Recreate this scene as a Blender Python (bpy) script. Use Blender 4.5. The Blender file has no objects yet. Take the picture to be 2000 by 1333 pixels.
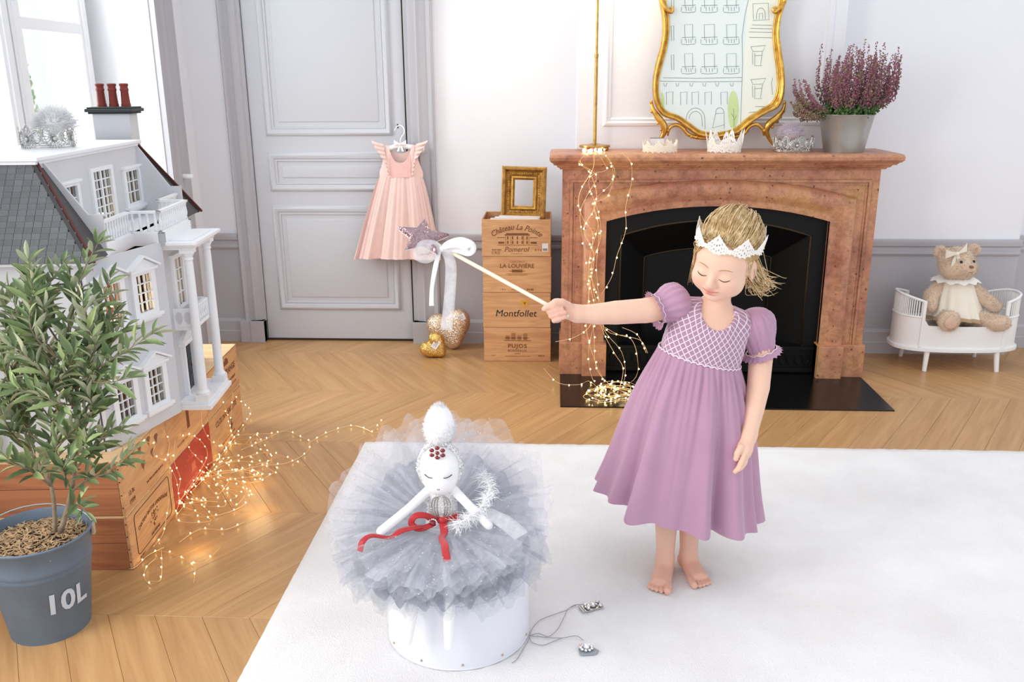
import bpy, bmesh, math, random
import numpy as np
from mathutils import Vector, Matrix

random.seed(7)
SC = bpy.context.scene
COL = SC.collection
PI = math.pi

# ---------------------------------------------------------------- camera
F_PX = 1718.02
PITCH, YAW, ROLL = math.radians(16.4127), math.radians(2.9085), math.radians(-0.3226)
EYE = Vector((0.0, 0.0, 1.42))
_fwd = Vector((-math.sin(YAW) * math.cos(PITCH), math.cos(YAW) * math.cos(PITCH), -math.sin(PITCH)))
_r0 = Vector((math.cos(YAW), math.sin(YAW), 0.0))
_u0 = _r0.cross(_fwd)
_right = _r0 * math.cos(ROLL) + _u0 * math.sin(ROLL)
_up = -_r0 * math.sin(ROLL) + _u0 * math.cos(ROLL)
cam_data = bpy.data.cameras.new('camera')
cam_data.sensor_width = 36.0
cam_data.lens = 36.0 * F_PX / 2000.0
cam_data.clip_start = 0.05
cam = bpy.data.objects.new('camera', cam_data)
_m = Matrix((_right, _up, -_fwd)).transposed().to_4x4()
_m.translation = EYE
cam.matrix_world = _m
COL.objects.link(cam)
SC.camera = cam

# ---------------------------------------------------------------- world and daylight
SC.view_settings.view_transform = 'Standard'
SC.view_settings.look = 'None'
SC.view_settings.gamma = 1.0
SC.view_settings.exposure = 0.24
world = bpy.data.worlds.new('pale_sky')
SC.world = world
world.use_nodes = True
_bg = world.node_tree.nodes['Background']
_bg.inputs['Color'].default_value = (0.93, 0.96, 1.0, 1)
_bg.inputs['Strength'].default_value = 0.95


def area_light(name, loc, target, sx, sy, power, col):
    l = bpy.data.lights.new(name, 'AREA')
    l.shape = 'RECTANGLE'
    l.size, l.size_y = sx, sy
    l.energy = power
    l.color = col
    o = bpy.data.objects.new(name, l)
    o.location = loc
    o.rotation_euler = (Vector(target) - Vector(loc)).to_track_quat('-Z', 'Y').to_euler()
    COL.objects.link(o)
    return o


# daylight through the left window, plus an added key light out of view
area_light('added_key_left', (-2.6, 0.7, 1.75), (0.5, 2.6, 0.6), 1.4, 2.1, 58, (1.0, 0.965, 0.92))
area_light('daylight_far_window', (-2.75, 3.7, 1.7), (0.3, 3.4, 0.7), 1.2, 1.7, 60, (1.0, 0.98, 0.95))


# ---------------------------------------------------------------- pixel rays (photo frame 2000 x 1333) to room points
def ray(u, v):
    return _fwd + _right * ((u - 1000.0) / F_PX) - _up * ((v - 666.5) / F_PX)


def at(u, v, y):
    d = ray(u, v)
    return EYE + d * (y / d.y)


def on_z(u, v, z=0.0):
    d = ray(u, v)
    return EYE + d * ((z - EYE.z) / d.z)


# ---------------------------------------------------------------- materials
def C(h):
    h = h.lstrip('#')
    return tuple(((int(h[i:i + 2], 16) / 255.0) / 12.92 if int(h[i:i + 2], 16) / 255.0 <= 0.04045 else
                  ((int(h[i:i + 2], 16) / 255.0 + 0.055) / 1.055) ** 2.4) for i in (0, 2, 4)) + (1.0,)


MATS = {}


class NT:
    def __init__(self, name):
        self.m = bpy.data.materials.new(name)
        self.m.use_nodes = True
        self.t = self.m.node_tree
        self.p = self.t.nodes['Principled BSDF']
        self.out = self.t.nodes['Material Output']

    def n(self, typ, **kw):
        nd = self.t.nodes.new(typ)
        for k, v in kw.items():
            if k.startswith('i_'):
                key = k[2:]
                nd.inputs[int(key) if key.isdigit() else key.replace('_', ' ')].default_value = v
            else:
                setattr(nd, k, v)
        return nd

    def l(self, a, b):
        self.t.links.new(a, b)

    def coords(self, scale=(1, 1, 1), rot=(0, 0, 0), rand=False, kind='Object'):
        tc = self.n('ShaderNodeTexCoord')
        mp = self.n('ShaderNodeMapping')
        mp.inputs['Scale'].default_value = scale
        mp.inputs['Rotation'].default_value = rot
        self.l(tc.outputs[kind], mp.inputs['Vector'])
        if rand:
            oi = self.n('ShaderNodeObjectInfo')
            ml = self.n('ShaderNodeMath', operation='MULTIPLY', i_1=37.0)
            self.l(oi.outputs['Random'], ml.inputs[0])
            self.l(ml.outputs[0], mp.inputs['Location'])
        return mp.outputs['Vector']

    def mix(self, fac, a, b):
        mx = self.n('ShaderNodeMix', data_type='RGBA')
        for val, idx in ((fac, 0), (a, 6), (b, 7)):
            if hasattr(val, 'links'):
                self.l(val, mx.inputs[idx])
            else:
                mx.inputs[idx].default_value = val
        return mx.outputs[2]

    def ramp(self, fac, stops):
        r = self.n('ShaderNodeValToRGB')
        while len(r.color_ramp.elements) < len(stops):
            r.color_ramp.elements.new(0.5)
        for e, (p, c) in zip(r.color_ramp.elements, stops):
            e.position = p
            e.color = c if len(c) == 4 else (*c, 1)
        self.l(fac, r.inputs[0])
        return r.outputs[0]

    def bump(self, h, strength=0.3, dist=0.01):
        b = self.n('ShaderNodeBump')
        b.inputs['Strength'].default_value = strength
        b.inputs['Distance'].default_value = dist
        self.l(h, b.inputs['Height'])
        self.l(b.outputs[0], self.p.inputs['Normal'])

    def setp(self, **kw):
        for k, v in kw.items():
            self.p.inputs[k.replace('_', ' ')].default_value = v


def simple(name, col, rough=0.5, metal=0.0, var=0.06, vscale=8.0, bump=0.0, bscale=60.0, bdist=0.002, sheen=0.0, spec=0.5,
           sss=0.0, emit=None, estr=0.0, alpha=1.0, coat=0.0, rand=0.0):
    col = C(col) if isinstance(col, str) else col
    nt = NT(name)
    nt.setp(Roughness=rough, Metallic=metal, Specular_IOR_Level=spec, Alpha=alpha)
    if sheen:
        nt.setp(Sheen_Weight=sheen)
    if coat:
        nt.setp(Coat_Weight=coat, Coat_Roughness=0.1)
    if sss:
        nt.setp(Subsurface_Weight=sss, Subsurface_Radius=(0.012, 0.005, 0.003), Subsurface_Scale=1.0)
    co = nt.coords()
    nz = nt.n('ShaderNodeTexNoise', i_Scale=vscale, i_Detail=4.0)
    nt.l(co, nz.inputs['Vector'])
    lo = tuple(max(0, c * (1 - var)) for c in col[:3]) + (1,)
    hi = tuple(min(1, c * (1 + var)) for c in col[:3]) + (1,)
    c = nt.ramp(nz.outputs['Fac'], [(0.3, lo), (0.7, hi)])
    if rand:
        oi = nt.n('ShaderNodeObjectInfo')
        mr = nt.n('ShaderNodeMapRange', i_3=1 - rand, i_4=1 + rand)
        nt.l(oi.outputs['Random'], mr.inputs[0])
        hs = nt.n('ShaderNodeHueSaturation')
        nt.l(mr.outputs[0], hs.inputs['Value'])
        nt.l(c, hs.inputs['Color'])
        c = hs.outputs[0]
    nt.l(c, nt.p.inputs['Base Color'])
    if emit:
        nt.setp(Emission_Color=C(emit) if isinstance(emit, str) else emit, Emission_Strength=estr)
    if bump:
        b = nt.n('ShaderNodeTexNoise', i_Scale=bscale, i_Detail=5.0)
        nt.l(co, b.inputs['Vector'])
        nt.bump(b.outputs['Fac'], bump, bdist)
    MATS[name] = nt.m
    return nt.m


def wood(name, c1, c2, scale=(3, 40, 40), rough=0.5, ring=0.5, rand=0.06, bump=0.1, bands=0.0):
    """grain runs along the local axis that has the small scale value"""
    nt = NT(name)
    nt.setp(Roughness=rough)
    co = nt.coords(scale, rand=True)
    nz = nt.n('ShaderNodeTexNoise', i_Scale=1.0, i_Detail=6.0, i_Roughness=0.6, i_Distortion=0.6)
    nt.l(co, nz.inputs['Vector'])
    fac = nz.outputs['Fac']
    if bands:
        co2 = nt.coords(tuple(s * bands for s in scale), rand=True)
        wv = nt.n('ShaderNodeTexNoise', i_Scale=1.0, i_Detail=2.0, i_Distortion=1.5)
        nt.l(co2, wv.inputs['Vector'])
        sn = nt.n('ShaderNodeMath', operation='MULTIPLY', i_1=42.0)
        nt.l(wv.outputs['Fac'], sn.inputs[0])
        s2 = nt.n('ShaderNodeMath', operation='SINE')
        nt.l(sn.outputs[0], s2.inputs[0])
        s3 = nt.n('ShaderNodeMath', operation='MULTIPLY_ADD', i_1=0.09, i_2=0.0)
        nt.l(s2.outputs[0], s3.inputs[0])
        ad = nt.n('ShaderNodeMath', operation='ADD')
        nt.l(fac, ad.inputs[0])
        nt.l(s3.outputs[0], ad.inputs[1])
        fac = ad.outputs[0]
    c = nt.ramp(fac, [(0.28, C(c2)), (0.68, C(c1))])
    oi = nt.n('ShaderNodeObjectInfo')
    mr = nt.n('ShaderNodeMapRange', i_3=1 - rand, i_4=1 + rand)
    nt.l(oi.outputs['Random'], mr.inputs[0])
    hs = nt.n('ShaderNodeHueSaturation')
    nt.l(mr.outputs[0], hs.inputs['Value'])
    nt.l(c, hs.inputs['Color'])
    nt.l(hs.outputs[0], nt.p.inputs['Base Color'])
    if bump:
        nt.bump(fac, bump, 0.001)
    MATS[name] = nt.m
    return nt.m


def veil(name, col, alpha, rough=0.8, glint=0.0):
    """thin see-through cloth"""
    nt = NT(name)
    col = C(col)
    nt.t.nodes.remove(nt.p)
    d = nt.n('ShaderNodeBsdfDiffuse', i_Color=col)
    tl = nt.n('ShaderNodeBsdfTranslucent', i_Color=col)
    m1 = nt.n('ShaderNodeMixShader', i_0=0.35)
    tr = nt.n('ShaderNodeBsdfTransparent')
    m2 = nt.n('ShaderNodeMixShader')
    nz = nt.n('ShaderNodeTexNoise', i_Scale=55.0, i_Detail=3.0)
    nt.l(nt.coords(), nz.inputs['Vector'])
    mr = nt.n('ShaderNodeMapRange', i_1=0.3, i_2=0.7, i_3=max(0, alpha - 0.08), i_4=min(1, alpha + 0.08))
    nt.l(nz.outputs['Fac'], mr.inputs[0])
    nt.l(mr.outputs[0], m2.inputs[0])
    nt.l(d.outputs[0], m1.inputs[1])
    nt.l(tl.outputs[0], m1.inputs[2])
    nt.l(tr.outputs[0], m2.inputs[1])
    nt.l(m1.outputs[0], m2.inputs[2])
    nt.l(m2.outputs[0], nt.out.inputs['Surface'])
    MATS[name] = nt.m
    return nt.m


# ---------------------------------------------------------------- mesh building
def frame_of(d):
    d = Vector(d).normalized()
    a = Vector((0, 0, 1)) if abs(d.z) < 0.9 else Vector((1, 0, 0))
    x = a.cross(d).normalized()
    return x, d.cross(x), d


def rot3(rx=0, ry=0, rz=0):
    return Matrix.Rotation(rz, 3, 'Z') @ Matrix.Rotation(ry, 3, 'Y') @ Matrix.Rotation(rx, 3, 'X')


class MB:
    def __init__(self):
        self.v, self.f = [], []

    def add(self, vs, fs):
        o = len(self.v)
        self.v += [tuple(p) for p in vs]
        self.f += [tuple(i + o for i in q) for q in fs]
        return self

    def box(self, c, s, R=None):
        c = Vector(c)
        vs = []
        for z in (-1, 1):
            for y in (-1, 1):
                for x in (-1, 1):
                    p = Vector((x * s[0] / 2, y * s[1] / 2, z * s[2] / 2))
                    vs.append(c + (R @ p if R else p))
        return self.add(vs, [(0, 2, 3, 1), (4, 5, 7, 6), (0, 1, 5, 4), (2, 6, 7, 3), (0, 4, 6, 2), (1, 3, 7, 5)])

    def bb(self, x0, x1, y0, y1, z0, z1):
        return self.box(((x0 + x1) / 2, (y0 + y1) / 2, (z0 + z1) / 2), (abs(x1 - x0), abs(y1 - y0), abs(z1 - z0)))

    def prism(self, poly, fn, a, b):
        """poly: 2D outline; fn(p, q, h) -> 3D point; extruded from a to b"""
        n = len(poly)
        vs = [fn(p, q, a) for p, q in poly] + [fn(p, q, b) for p, q in poly]
        fs = [tuple(range(n))[::-1], tuple(range(n, 2 * n))]
        fs += [(i, (i + 1) % n, n + (i + 1) % n, n + i) for i in range(n)]
        return self.add(vs, fs)

    def tube(self, pts, r, n=6, cap=True, closed=False):
        P = [Vector(p) for p in pts]
        m = len(P)
        R = r if hasattr(r, '__len__') else [r] * m
        T = []
        for i in range(m):
            a = P[(i - 1) % m] if (closed or i > 0) else P[i]
            b = P[(i + 1) % m] if (closed or i < m - 1) else P[i]
            t = b - a
            T.append(t.normalized() if t.length > 1e-9 else Vector((0, 0, 1)))
        x, y, _ = frame_of(T[0])
        vs = []
        for i in range(m):
            if i:
                x = x - T[i] * x.dot(T[i])
                x = x.normalized() if x.length > 1e-6 else frame_of(T[i])[0]
                y = T[i].cross(x)
            for k in range(n):
                a = 2 * PI * k / n
                vs.append(P[i] + (x * math.cos(a) + y * math.sin(a)) * R[i])
        fs = []
        for i in range(m if closed else m - 1):
            j = (i + 1) % m
            for k in range(n):
                fs.append((i * n + k, i * n + (k + 1) % n, j * n + (k + 1) % n, j * n + k))
        if cap and not closed:
            fs.append(tuple(range(n))[::-1])
            fs.append(tuple(range((m - 1) * n, m * n)))
        return self.add(vs, fs)

    def lathe(self, prof, n=24, c=(0, 0, 0), R=None, cap0=True, cap1=True, sq=1.0, fn=None):
        c = Vector(c)
        vs = []
        for r, z in prof:
            for k in range(n):
                a = 2 * PI * k / n
                rr = r * (fn(a, z) if fn else 1)
                p = Vector((rr * math.cos(a), rr * math.sin(a) * sq, z))
                vs.append(c + (R @ p if R else p))
        m = len(prof)
        fs = [(i * n + k, i * n + (k + 1) % n, (i + 1) * n + (k + 1) % n, (i + 1) * n + k) for i in range(m - 1) for k in range(n)]
        if cap0:
            fs.append(tuple(range(n))[::-1])
        if cap1:
            fs.append(tuple(range((m - 1) * n, m * n)))
        return self.add(vs, fs)

    def ball(self, c, r, n=10, m=6, R=None):
        r = r if hasattr(r, '__len__') else (r, r, r)
        c = Vector(c)
        vs = []
        fs = []
        for j in range(1, m):
            t = PI * j / m
            for k in range(n):
                a = 2 * PI * k / n
                p = Vector((r[0] * math.sin(t) * math.cos(a), r[1] * math.sin(t) * math.sin(a), r[2] * math.cos(t)))
                vs.append(c + (R @ p if R else p))
        for s in (1, -1):
            p = Vector((0, 0, s * r[2]))
            vs.append(c + (R @ p if R else p))
        top, bot = len(vs) - 2, len(vs) - 1
        for j in range(m - 2):
            for k in range(n):
                fs.append((j * n + k, (j + 1) * n + k, (j + 1) * n + (k + 1) % n, j * n + (k + 1) % n))
        for k in range(n):
            fs.append((top, k, (k + 1) % n))
            fs.append((bot, (m - 2) * n + (k + 1) % n, (m - 2) * n + k))
        return self.add(vs, fs)

    def grid(self, P, closed_u=False, closed_v=False):
        m, n = len(P), len(P[0])
        vs = [p for row in P for p in row]
        fs = []
        for i in range(m if closed_u else m - 1):
            for k in range(n if closed_v else n - 1):
                i2, k2 = (i + 1) % m, (k + 1) % n
                fs.append((i * n + k, i * n + k2, i2 * n + k2, i2 * n + k))
        return self.add(vs, fs)

    def nested(self, x0, x1, y0, y1, prof, fn, cap=True):
        """moulded rectangle: prof = [(inset, height)...]; fn(x, y, h) -> 3D"""
        vs = []
        for ins, h in prof:
            for x, y in ((x0 + ins, y0 + ins), (x1 - ins, y0 + ins), (x1 - ins, y1 - ins), (x0 + ins, y1 - ins)):
                vs.append(fn(x, y, h))
        fs = []
        for i in range(len(prof) - 1):
            for k in range(4):
                fs.append((i * 4 + k, i * 4 + (k + 1) % 4, i * 4 + 4 + (k + 1) % 4, i * 4 + 4 + k))
        if cap:
            b = (len(prof) - 1) * 4
            fs.append((b, b + 1, b + 2, b + 3))
        return self.add(vs, fs)

    def mesh(self, name, smooth=False, bevel=0.0, bseg=2, fix=True, angle=None):
        me = bpy.data.meshes.new(name)
        me.from_pydata(self.v, [], self.f)
        if fix or bevel:
            bm = bmesh.new()
            bm.from_mesh(me)
            if fix:
                bmesh.ops.recalc_face_normals(bm, faces=bm.faces)
            if bevel:
                bmesh.ops.bevel(bm, geom=[e for e in bm.edges if len(e.link_faces) == 2 and e.calc_face_angle(0) > 0.5],
                                offset=bevel, segments=bseg, profile=0.7, affect='EDGES', clamp_overlap=True)
            bm.to_mesh(me)
            bm.free()
        if smooth:
            me.polygons.foreach_set('use_smooth', [True] * len(me.polygons))
            if angle:
                try:
                    me.set_sharp_from_angle(angle=angle)
                except Exception:
                    pass
        me.update()
        return me

    def build(self, name, mat, parent=None, world=False, **kw):
        return put(name, self.mesh(name, **kw), mat, parent, world)


def world_of(o):
    m = o.matrix_basis.copy()
    if o.parent:
        m = world_of(o.parent) @ o.matrix_parent_inverse @ m
    return m


def put(name, me, mat, parent=None, world=False):
    o = bpy.data.objects.new(name, me)
    COL.objects.link(o)
    if mat is not None:
        me.materials.append(MATS[mat] if isinstance(mat, str) else mat)
    if parent is not None:
        o.parent = parent
        if world:
            o.matrix_parent_inverse = world_of(parent).inverted()
    return o


def tag(o, label, cat, group=None):
    o['label'] = label
    o['category'] = cat
    if group:
        o['group'] = group
    return o


def thing(name, label, cat, loc=(0, 0, 0), rz=0.0, group=None):
    o = bpy.data.objects.new(name, None)
    o.empty_display_size = 0.05
    COL.objects.link(o)
    o.location = loc
    o.rotation_euler = (0, 0, rz)
    return tag(o, label, cat, group)


def struct(o, label=None):
    o['kind'] = 'structure'
    if label:
        o['label'] = label
    return o


def stuff(o):
    o['kind'] = 'stuff'
    return o


def clone(o, parent, loc=None, R=None, name=None, scale=None):
    c = o.copy()
    if name:
        c.name = name
    COL.objects.link(c)
    c.parent = parent
    if loc is not None:
        c.location = loc
    if R is not None:
        c.rotation_euler = R if hasattr(R, 'order') or isinstance(R, tuple) else R.to_euler()
    if scale is not None:
        c.scale = scale
    return c


def text_mesh(s, size, align='CENTER', shear=0.0, space=1.0, bold=0.0, depth=0.0004):
    cu = bpy.data.curves.new('t', 'FONT')
    cu.body = s
    cu.size = size
    cu.align_x = align
    cu.align_y = 'CENTER'
    cu.shear = shear
    cu.space_character = space
    cu.offset = bold
    cu.extrude = depth
    cu.resolution_u = 3
    ob = bpy.data.objects.new('t', cu)
    COL.objects.link(ob)
    me = bpy.data.meshes.new_from_object(ob)
    me.materials.clear()
    bpy.data.objects.remove(ob)
    bpy.data.curves.remove(cu)
    return me


def lettering(s, size, parent, org, ex, ey, mat, sx=1.0, arc=0.0, **kw):
    """flat printed words lying in the plane ex, ey at org (parent's local frame)"""
    me = text_mesh(s, size, **kw)
    ex, ey, org = Vector(ex).normalized(), Vector(ey).normalized(), Vector(org)
    ez = ex.cross(ey)
    for v in me.vertices:
        x, y, z = v.co.x * sx, v.co.y, v.co.z
        if arc:
            a = x / arc
            x, y = (arc + y) * math.sin(a), (arc + y) * math.cos(a) - arc
        v.co = org + ex * x + ey * y + ez * z
    me.update()
    return put('lettering', me, mat, parent)


# ---------------------------------------------------------------- smooth bodies (distance field -> one closed surface)
class SDF:
    def __init__(s, lo, hi, h):
        s.lo, s.h = np.array(lo, float), h
        s.n = np.ceil((np.array(hi, float) - s.lo) / h).astype(int) + 1
        s.d = np.full(s.n, 0.25, np.float32)

    def block(s, lo, hi):
        a = np.clip(np.floor((np.array(lo) - s.lo) / s.h).astype(int), 0, s.n - 1)
        b = np.clip(np.ceil((np.array(hi) - s.lo) / s.h).astype(int) + 1, 1, s.n)
        if (b <= a).any():
            return None, None
        ax = [(s.lo[i] + s.h * np.arange(a[i], b[i])).astype(np.float32) for i in range(3)]
        P = np.stack(np.meshgrid(*ax, indexing='ij'), -1)
        return tuple(slice(a[i], b[i]) for i in range(3)), P

    def _mix(s, sl, d, k, sub=False):
        o = s.d[sl]
        if sub:
            d = -d
            h = np.maximum(k - np.abs(o - d), 0) / max(k, 1e-6)
            s.d[sl] = np.maximum(o, d) + h * h * k * 0.25
        else:
            h = np.maximum(k - np.abs(o - d), 0) / max(k, 1e-6)
            s.d[sl] = np.minimum(o, d) - h * h * k * 0.25

    def cap(s, a, b, ra, rb=None, k=0.01, sub=False):
        rb = ra if rb is None else rb
        a, b = np.array(a, np.float32), np.array(b, np.float32)
        m = max(ra, rb) + k + 3 * s.h
        sl, P = s.block(np.minimum(a, b) - m, np.maximum(a, b) + m)
        if sl is None:
            return s
        ab = b - a
        t = np.clip(((P - a) @ ab) / max(float(ab @ ab), 1e-9), 0, 1)
        d = np.linalg.norm(P - a - t[..., None] * ab, axis=-1) - (ra + (rb - ra) * t)
        s._mix(sl, d.astype(np.float32), k, sub)
        return s

    def ell(s, c, r, R=None, k=0.01, sub=False):
        c = np.array(c, np.float32)
        r = np.array(r if hasattr(r, '__len__') else (r, r, r), np.float32)
        m = float(r.max()) + k + 3 * s.h
        sl, P = s.block(c - m, c + m)
        if sl is None:
            return s
        q = P - c
        if R is not None:
            q = q @ np.array(R, np.float32)
        k0 = np.linalg.norm(q / r, axis=-1)
        k1 = np.linalg.norm(q / (r * r), axis=-1) + 1e-9
        s._mix(sl, (k0 * (k0 - 1) / k1).astype(np.float32), k, sub)
        return s

    def chain(s, pts, rs, k=0.01):
        # the links first meet each other without swelling, then blend into the body
        lo = np.min(np.array(pts, float), 0) - max(rs) - k - 4 * s.h
        hi = np.max(np.array(pts, float), 0) + max(rs) + k + 4 * s.h
        sl, P = s.block(lo, hi)
        d = None
        for i in range(len(pts) - 1):
            a, b = np.array(pts[i], np.float32), np.array(pts[i + 1], np.float32)
            ab = b - a
            t = np.clip(((P - a) @ ab) / max(float(ab @ ab), 1e-9), 0, 1)
            q = np.linalg.norm(P - a - t[..., None] * ab, axis=-1) - (rs[i] + (rs[i + 1] - rs[i]) * t)
            if d is None:
                d = q
            else:
                kk = 0.004
                h = np.maximum(kk - np.abs(d - q), 0) / kk
                d = np.minimum(d, q) - h * h * kk * 0.10
        s._mix(sl, d.astype(np.float32), k)
        return s

    def cut(s, fn, k=0.004):
        """keep only where fn(P) < 0"""
        sl, P = s.block(s.lo, s.lo + s.h * s.n)
        d = fn(P).astype(np.float32)
        o = s.d
        h = np.maximum(k - np.abs(o - d), 0) / k
        s.d = np.maximum(o, d) + h * h * k * 0.25
        return s

    def surface(s, relax=2):
        d = s.d
        d[0], d[-1], d[:, 0], d[:, -1], d[:, :, 0], d[:, :, -1] = (0.1,) * 6
        ins = d < 0
        nx, ny, nz = (np.array(d.shape) - 1)
        cnt = np.zeros((nx, ny, nz), np.int8)
        offs = [(i, j, k) for i in (0, 1) for j in (0, 1) for k in (0, 1)]
        for i, j, k in offs:
            cnt += ins[i:i + nx, j:j + ny, k:k + nz]
        act = np.argwhere((cnt > 0) & (cnt < 8))
        idx = np.full((nx, ny, nz), -1, np.int64)
        idx[tuple(act.T)] = np.arange(len(act))
        cv = np.stack([d[act[:, 0] + i, act[:, 1] + j, act[:, 2] + k] for i, j, k in offs], 1)
        acc = np.zeros((len(act), 3))
        num = np.zeros(len(act))
        for a in range(8):
            for b in range(a + 1, 8):
                oa, ob = np.array(offs[a]), np.array(offs[b])
                if abs(oa - ob).sum() != 1:
                    continue
                da, db = cv[:, a], cv[:, b]
                m = (da < 0) != (db < 0)
                t = np.where(m, da / np.where(m, da - db, 1), 0)
                acc += np.where(m[:, None], oa + (ob - oa) * t[:, None], 0)
                num += m
        V = s.lo + s.h * (act + acc / num[:, None])
        Fs = []
        for ax in range(3):
            o1, o2 = (ax + 1) % 3, (ax + 2) % 3
            A = [slice(None)] * 3
            B = [slice(None)] * 3
            A[ax], B[ax] = slice(0, -1), slice(1, None)
            ch = np.argwhere(ins[tuple(A)] != ins[tuple(B)])
            ch = ch[(ch[:, o1] > 0) & (ch[:, o2] > 0) & (ch[:, o1] < d.shape[o1] - 1) & (ch[:, o2] < d.shape[o2] - 1)]
            if not len(ch):
                continue
            e1 = np.zeros(3, int)
            e1[o1] = 1
            e2 = np.zeros(3, int)
            e2[o2] = 1
            q = np.stack([idx[tuple((ch - e1 - e2).T)], idx[tuple((ch - e2).T)], idx[tuple(ch.T)], idx[tuple((ch - e1).T)]], 1)
            fl = ~ins[tuple(ch.T)]
            q[fl] = q[fl][:, ::-1]
            Fs.append(q)
        Fa = np.concatenate(Fs)
        E = np.concatenate([Fa[:, [0, 1]], Fa[:, [1, 2]], Fa[:, [2, 3]], Fa[:, [3, 0]]])
        for _ in range(relax):
            acc = np.zeros_like(V)
            n = np.zeros(len(V))
            np.add.at(acc, E[:, 0], V[E[:, 1]])
            np.add.at(n, E[:, 0], 1)
            V = 0.5 * V + 0.5 * acc / np.maximum(n, 1)[:, None]
        return V, Fa

    def build(s, name, mat, parent=None, world=True, relax=2, tint=None):
        V, Fa = s.surface(relax)
        me = bpy.data.meshes.new(name)
        me.from_pydata(V.tolist(), [], Fa.tolist())
        me.polygons.foreach_set('use_smooth', [True] * len(me.polygons))
        if tint is not None:
            at_ = me.attributes.new('tint', 'FLOAT_COLOR', 'POINT')
            at_.data.foreach_set('color', tint(V).astype(np.float32).ravel())
        me.update()
        return put(name, me, mat, parent, world)
# ================================================================ the room
simple('wall_white', '#e9e9ee', 0.9, var=0.015, vscale=2.0, bump=0.03, bscale=250)
simple('trim_grey', '#b6b4ba', 0.55, var=0.02, vscale=3.0, bump=0.02, bscale=120)
simple('door_grey', '#c6c7ce', 0.5, var=0.015, vscale=3.0, bump=0.02, bscale=150)
simple('frame_white', '#eef0f3', 0.45, var=0.01)
simple('gap_dark', '#3a2a1d', 0.9)
simple('floor_bed', '#7a5532', 0.9)
simple('black_slate', '#0d0d0f', 0.22, var=0.2, vscale=5, spec=0.5)
simple('cast_iron', '#0a0a0b', 0.55, var=0.15, vscale=20, bump=0.1, bscale=200, spec=0.22)
simple('brass_dark', '#3a2f1f', 0.5, metal=0.5)
wood('oak_floor', '#c49a69', '#ac8053', (2.2, 34, 34), rough=0.34, rand=0.07, bump=0.05)

# floor: dark bed with chevron planks laid in rows along the back wall
bed = MB().bb(-2.05, 3.3, -0.2, 4.95, -0.03, -0.0035).build('floor', 'floor_bed')
struct(bed, 'oak chevron parquet floor')
SL, PW, RH = 0.65, 0.134, 0.6195
plank_mesh = {}


def plank(row, kx, y0, y1, x_at_y0, sgn):
    key = (sgn, round(y1 - y0, 3))
    ang = math.atan2(1.0, sgn * SL)
    if key not in plank_mesh:
        h = y1 - y0
        g = 0.0004
        poly = [(g, g), (PW - g, g), (PW - g + sgn * SL * (h - 2 * g), h - g), (g + sgn * SL * (h - 2 * g), h - g)]
        R = Matrix.Rotation(-ang, 2)
        mb = MB()
        mb.prism([tuple(R @ Vector(p)) for p in poly], lambda p, q, z: (p, q, z), -0.004, 0.0)
        plank_mesh[key] = mb.mesh('plank', bevel=0.0009, bseg=1)
        plank_mesh[key].materials.append(MATS['oak_floor'])
    o = bpy.data.objects.new('plank', plank_mesh[key])
    COL.objects.link(o)
    o.parent = bed
    o.location = (x_at_y0, y0, 0.0)
    o.rotation_euler = (0, 0, ang)


ROWS = [(0.842, 1.461, -1), (1.461, 2.08, 1), (2.08, 2.70, -1), (2.70, 3.32, 1), (3.32, 3.94, -1), (3.94, 4.56, 1), (4.56, 4.80, -1)]
for r, (y0, y1, s0) in enumerate(ROWS):
    sgn = -s0 if False else s0
    sgn = {0: 1, 1: -1, 2: 1, 3: -1, 4: 1, 5: -1, 6: 1}[r]
    sh = sgn * SL * RH
    for k in range(-22, 32):
        # joint marks measured on the row line y = 2.08 run through x = -1.106
        xj = -1.106 + k * PW
        xa = xj if sgn > 0 else xj - sh
        xb = xa + sgn * SL * (y1 - y0)
        lo, hi = min(xa, xb), max(xa, xb) + PW
        if hi < -2.0 or lo > 3.1:
            continue
        if y1 <= 3.30 and lo > -0.74:        # wholly under the rug
            continue
        if y1 < 3.3 and hi < -1.95:
            continue
        plank(r, k, y0, y1, xa, sgn)

# back wall with the door recess, chimney breast and the stepped wall on the right
WY = 4.79
struct(MB().bb(-1.98, -1.72, WY, WY + 0.12, 0, 2.9).bb(-0.72, 0.12, WY, WY + 0.12, 0, 2.9).bb(-1.72, -0.72, WY + 0.045, WY + 0.12, 0, 2.9).bb(-1.72, -0.72, WY, WY + 0.045, 2.35, 2.9)
       .build('wall_back', 'wall_white'), 'white painted back wall beside the door')
struct(MB().bb(0.10, 1.37, 4.50, 4.91, 0, 2.9).build('wall_chimney', 'wall_white'), 'white chimney breast above the fireplace')
struct(MB().bb(1.37, 2.41, 4.665, 4.91, 0, 2.9).bb(2.41, 3.3, 4.795, 4.91, 0, 2.9).build('wall_right', 'wall_white'), 'white wall behind the toy bed')

# grey dado, rail and skirting
tn = [0]


def dado(x0, x1, y, side):
    struct(MB().bb(x0, x1, y - 0.006, y, 0, 0.545).build('trim_%d' % (tn[0] + 1), 'trim_grey'))
    tn[0] += 1
    prof = [(0, 0.535), (0.014, 0.535), (0.022, 0.545), (0.022, 0.558), (0.014, 0.562), (0.014, 0.578), (0.026, 0.588), (0.03, 0.607), (0.03, 0.618), (0, 0.620)]
    struct(MB().prism(prof, lambda p, q, h: (h, y - p, q), x0, x1).build('trim_%d' % (tn[0] + 1), 'trim_grey'))
    tn[0] += 1
    prof = [(0, 0), (0.022, 0), (0.022, 0.062), (0.018, 0.066), (0.016, 0.118), (0.010, 0.13), (0, 0.134)]
    struct(MB().prism(prof, lambda p, q, h: (h, y - 0.004 - p, q), x0, x1).build('baseboard_' + side, 'trim_grey'))


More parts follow.
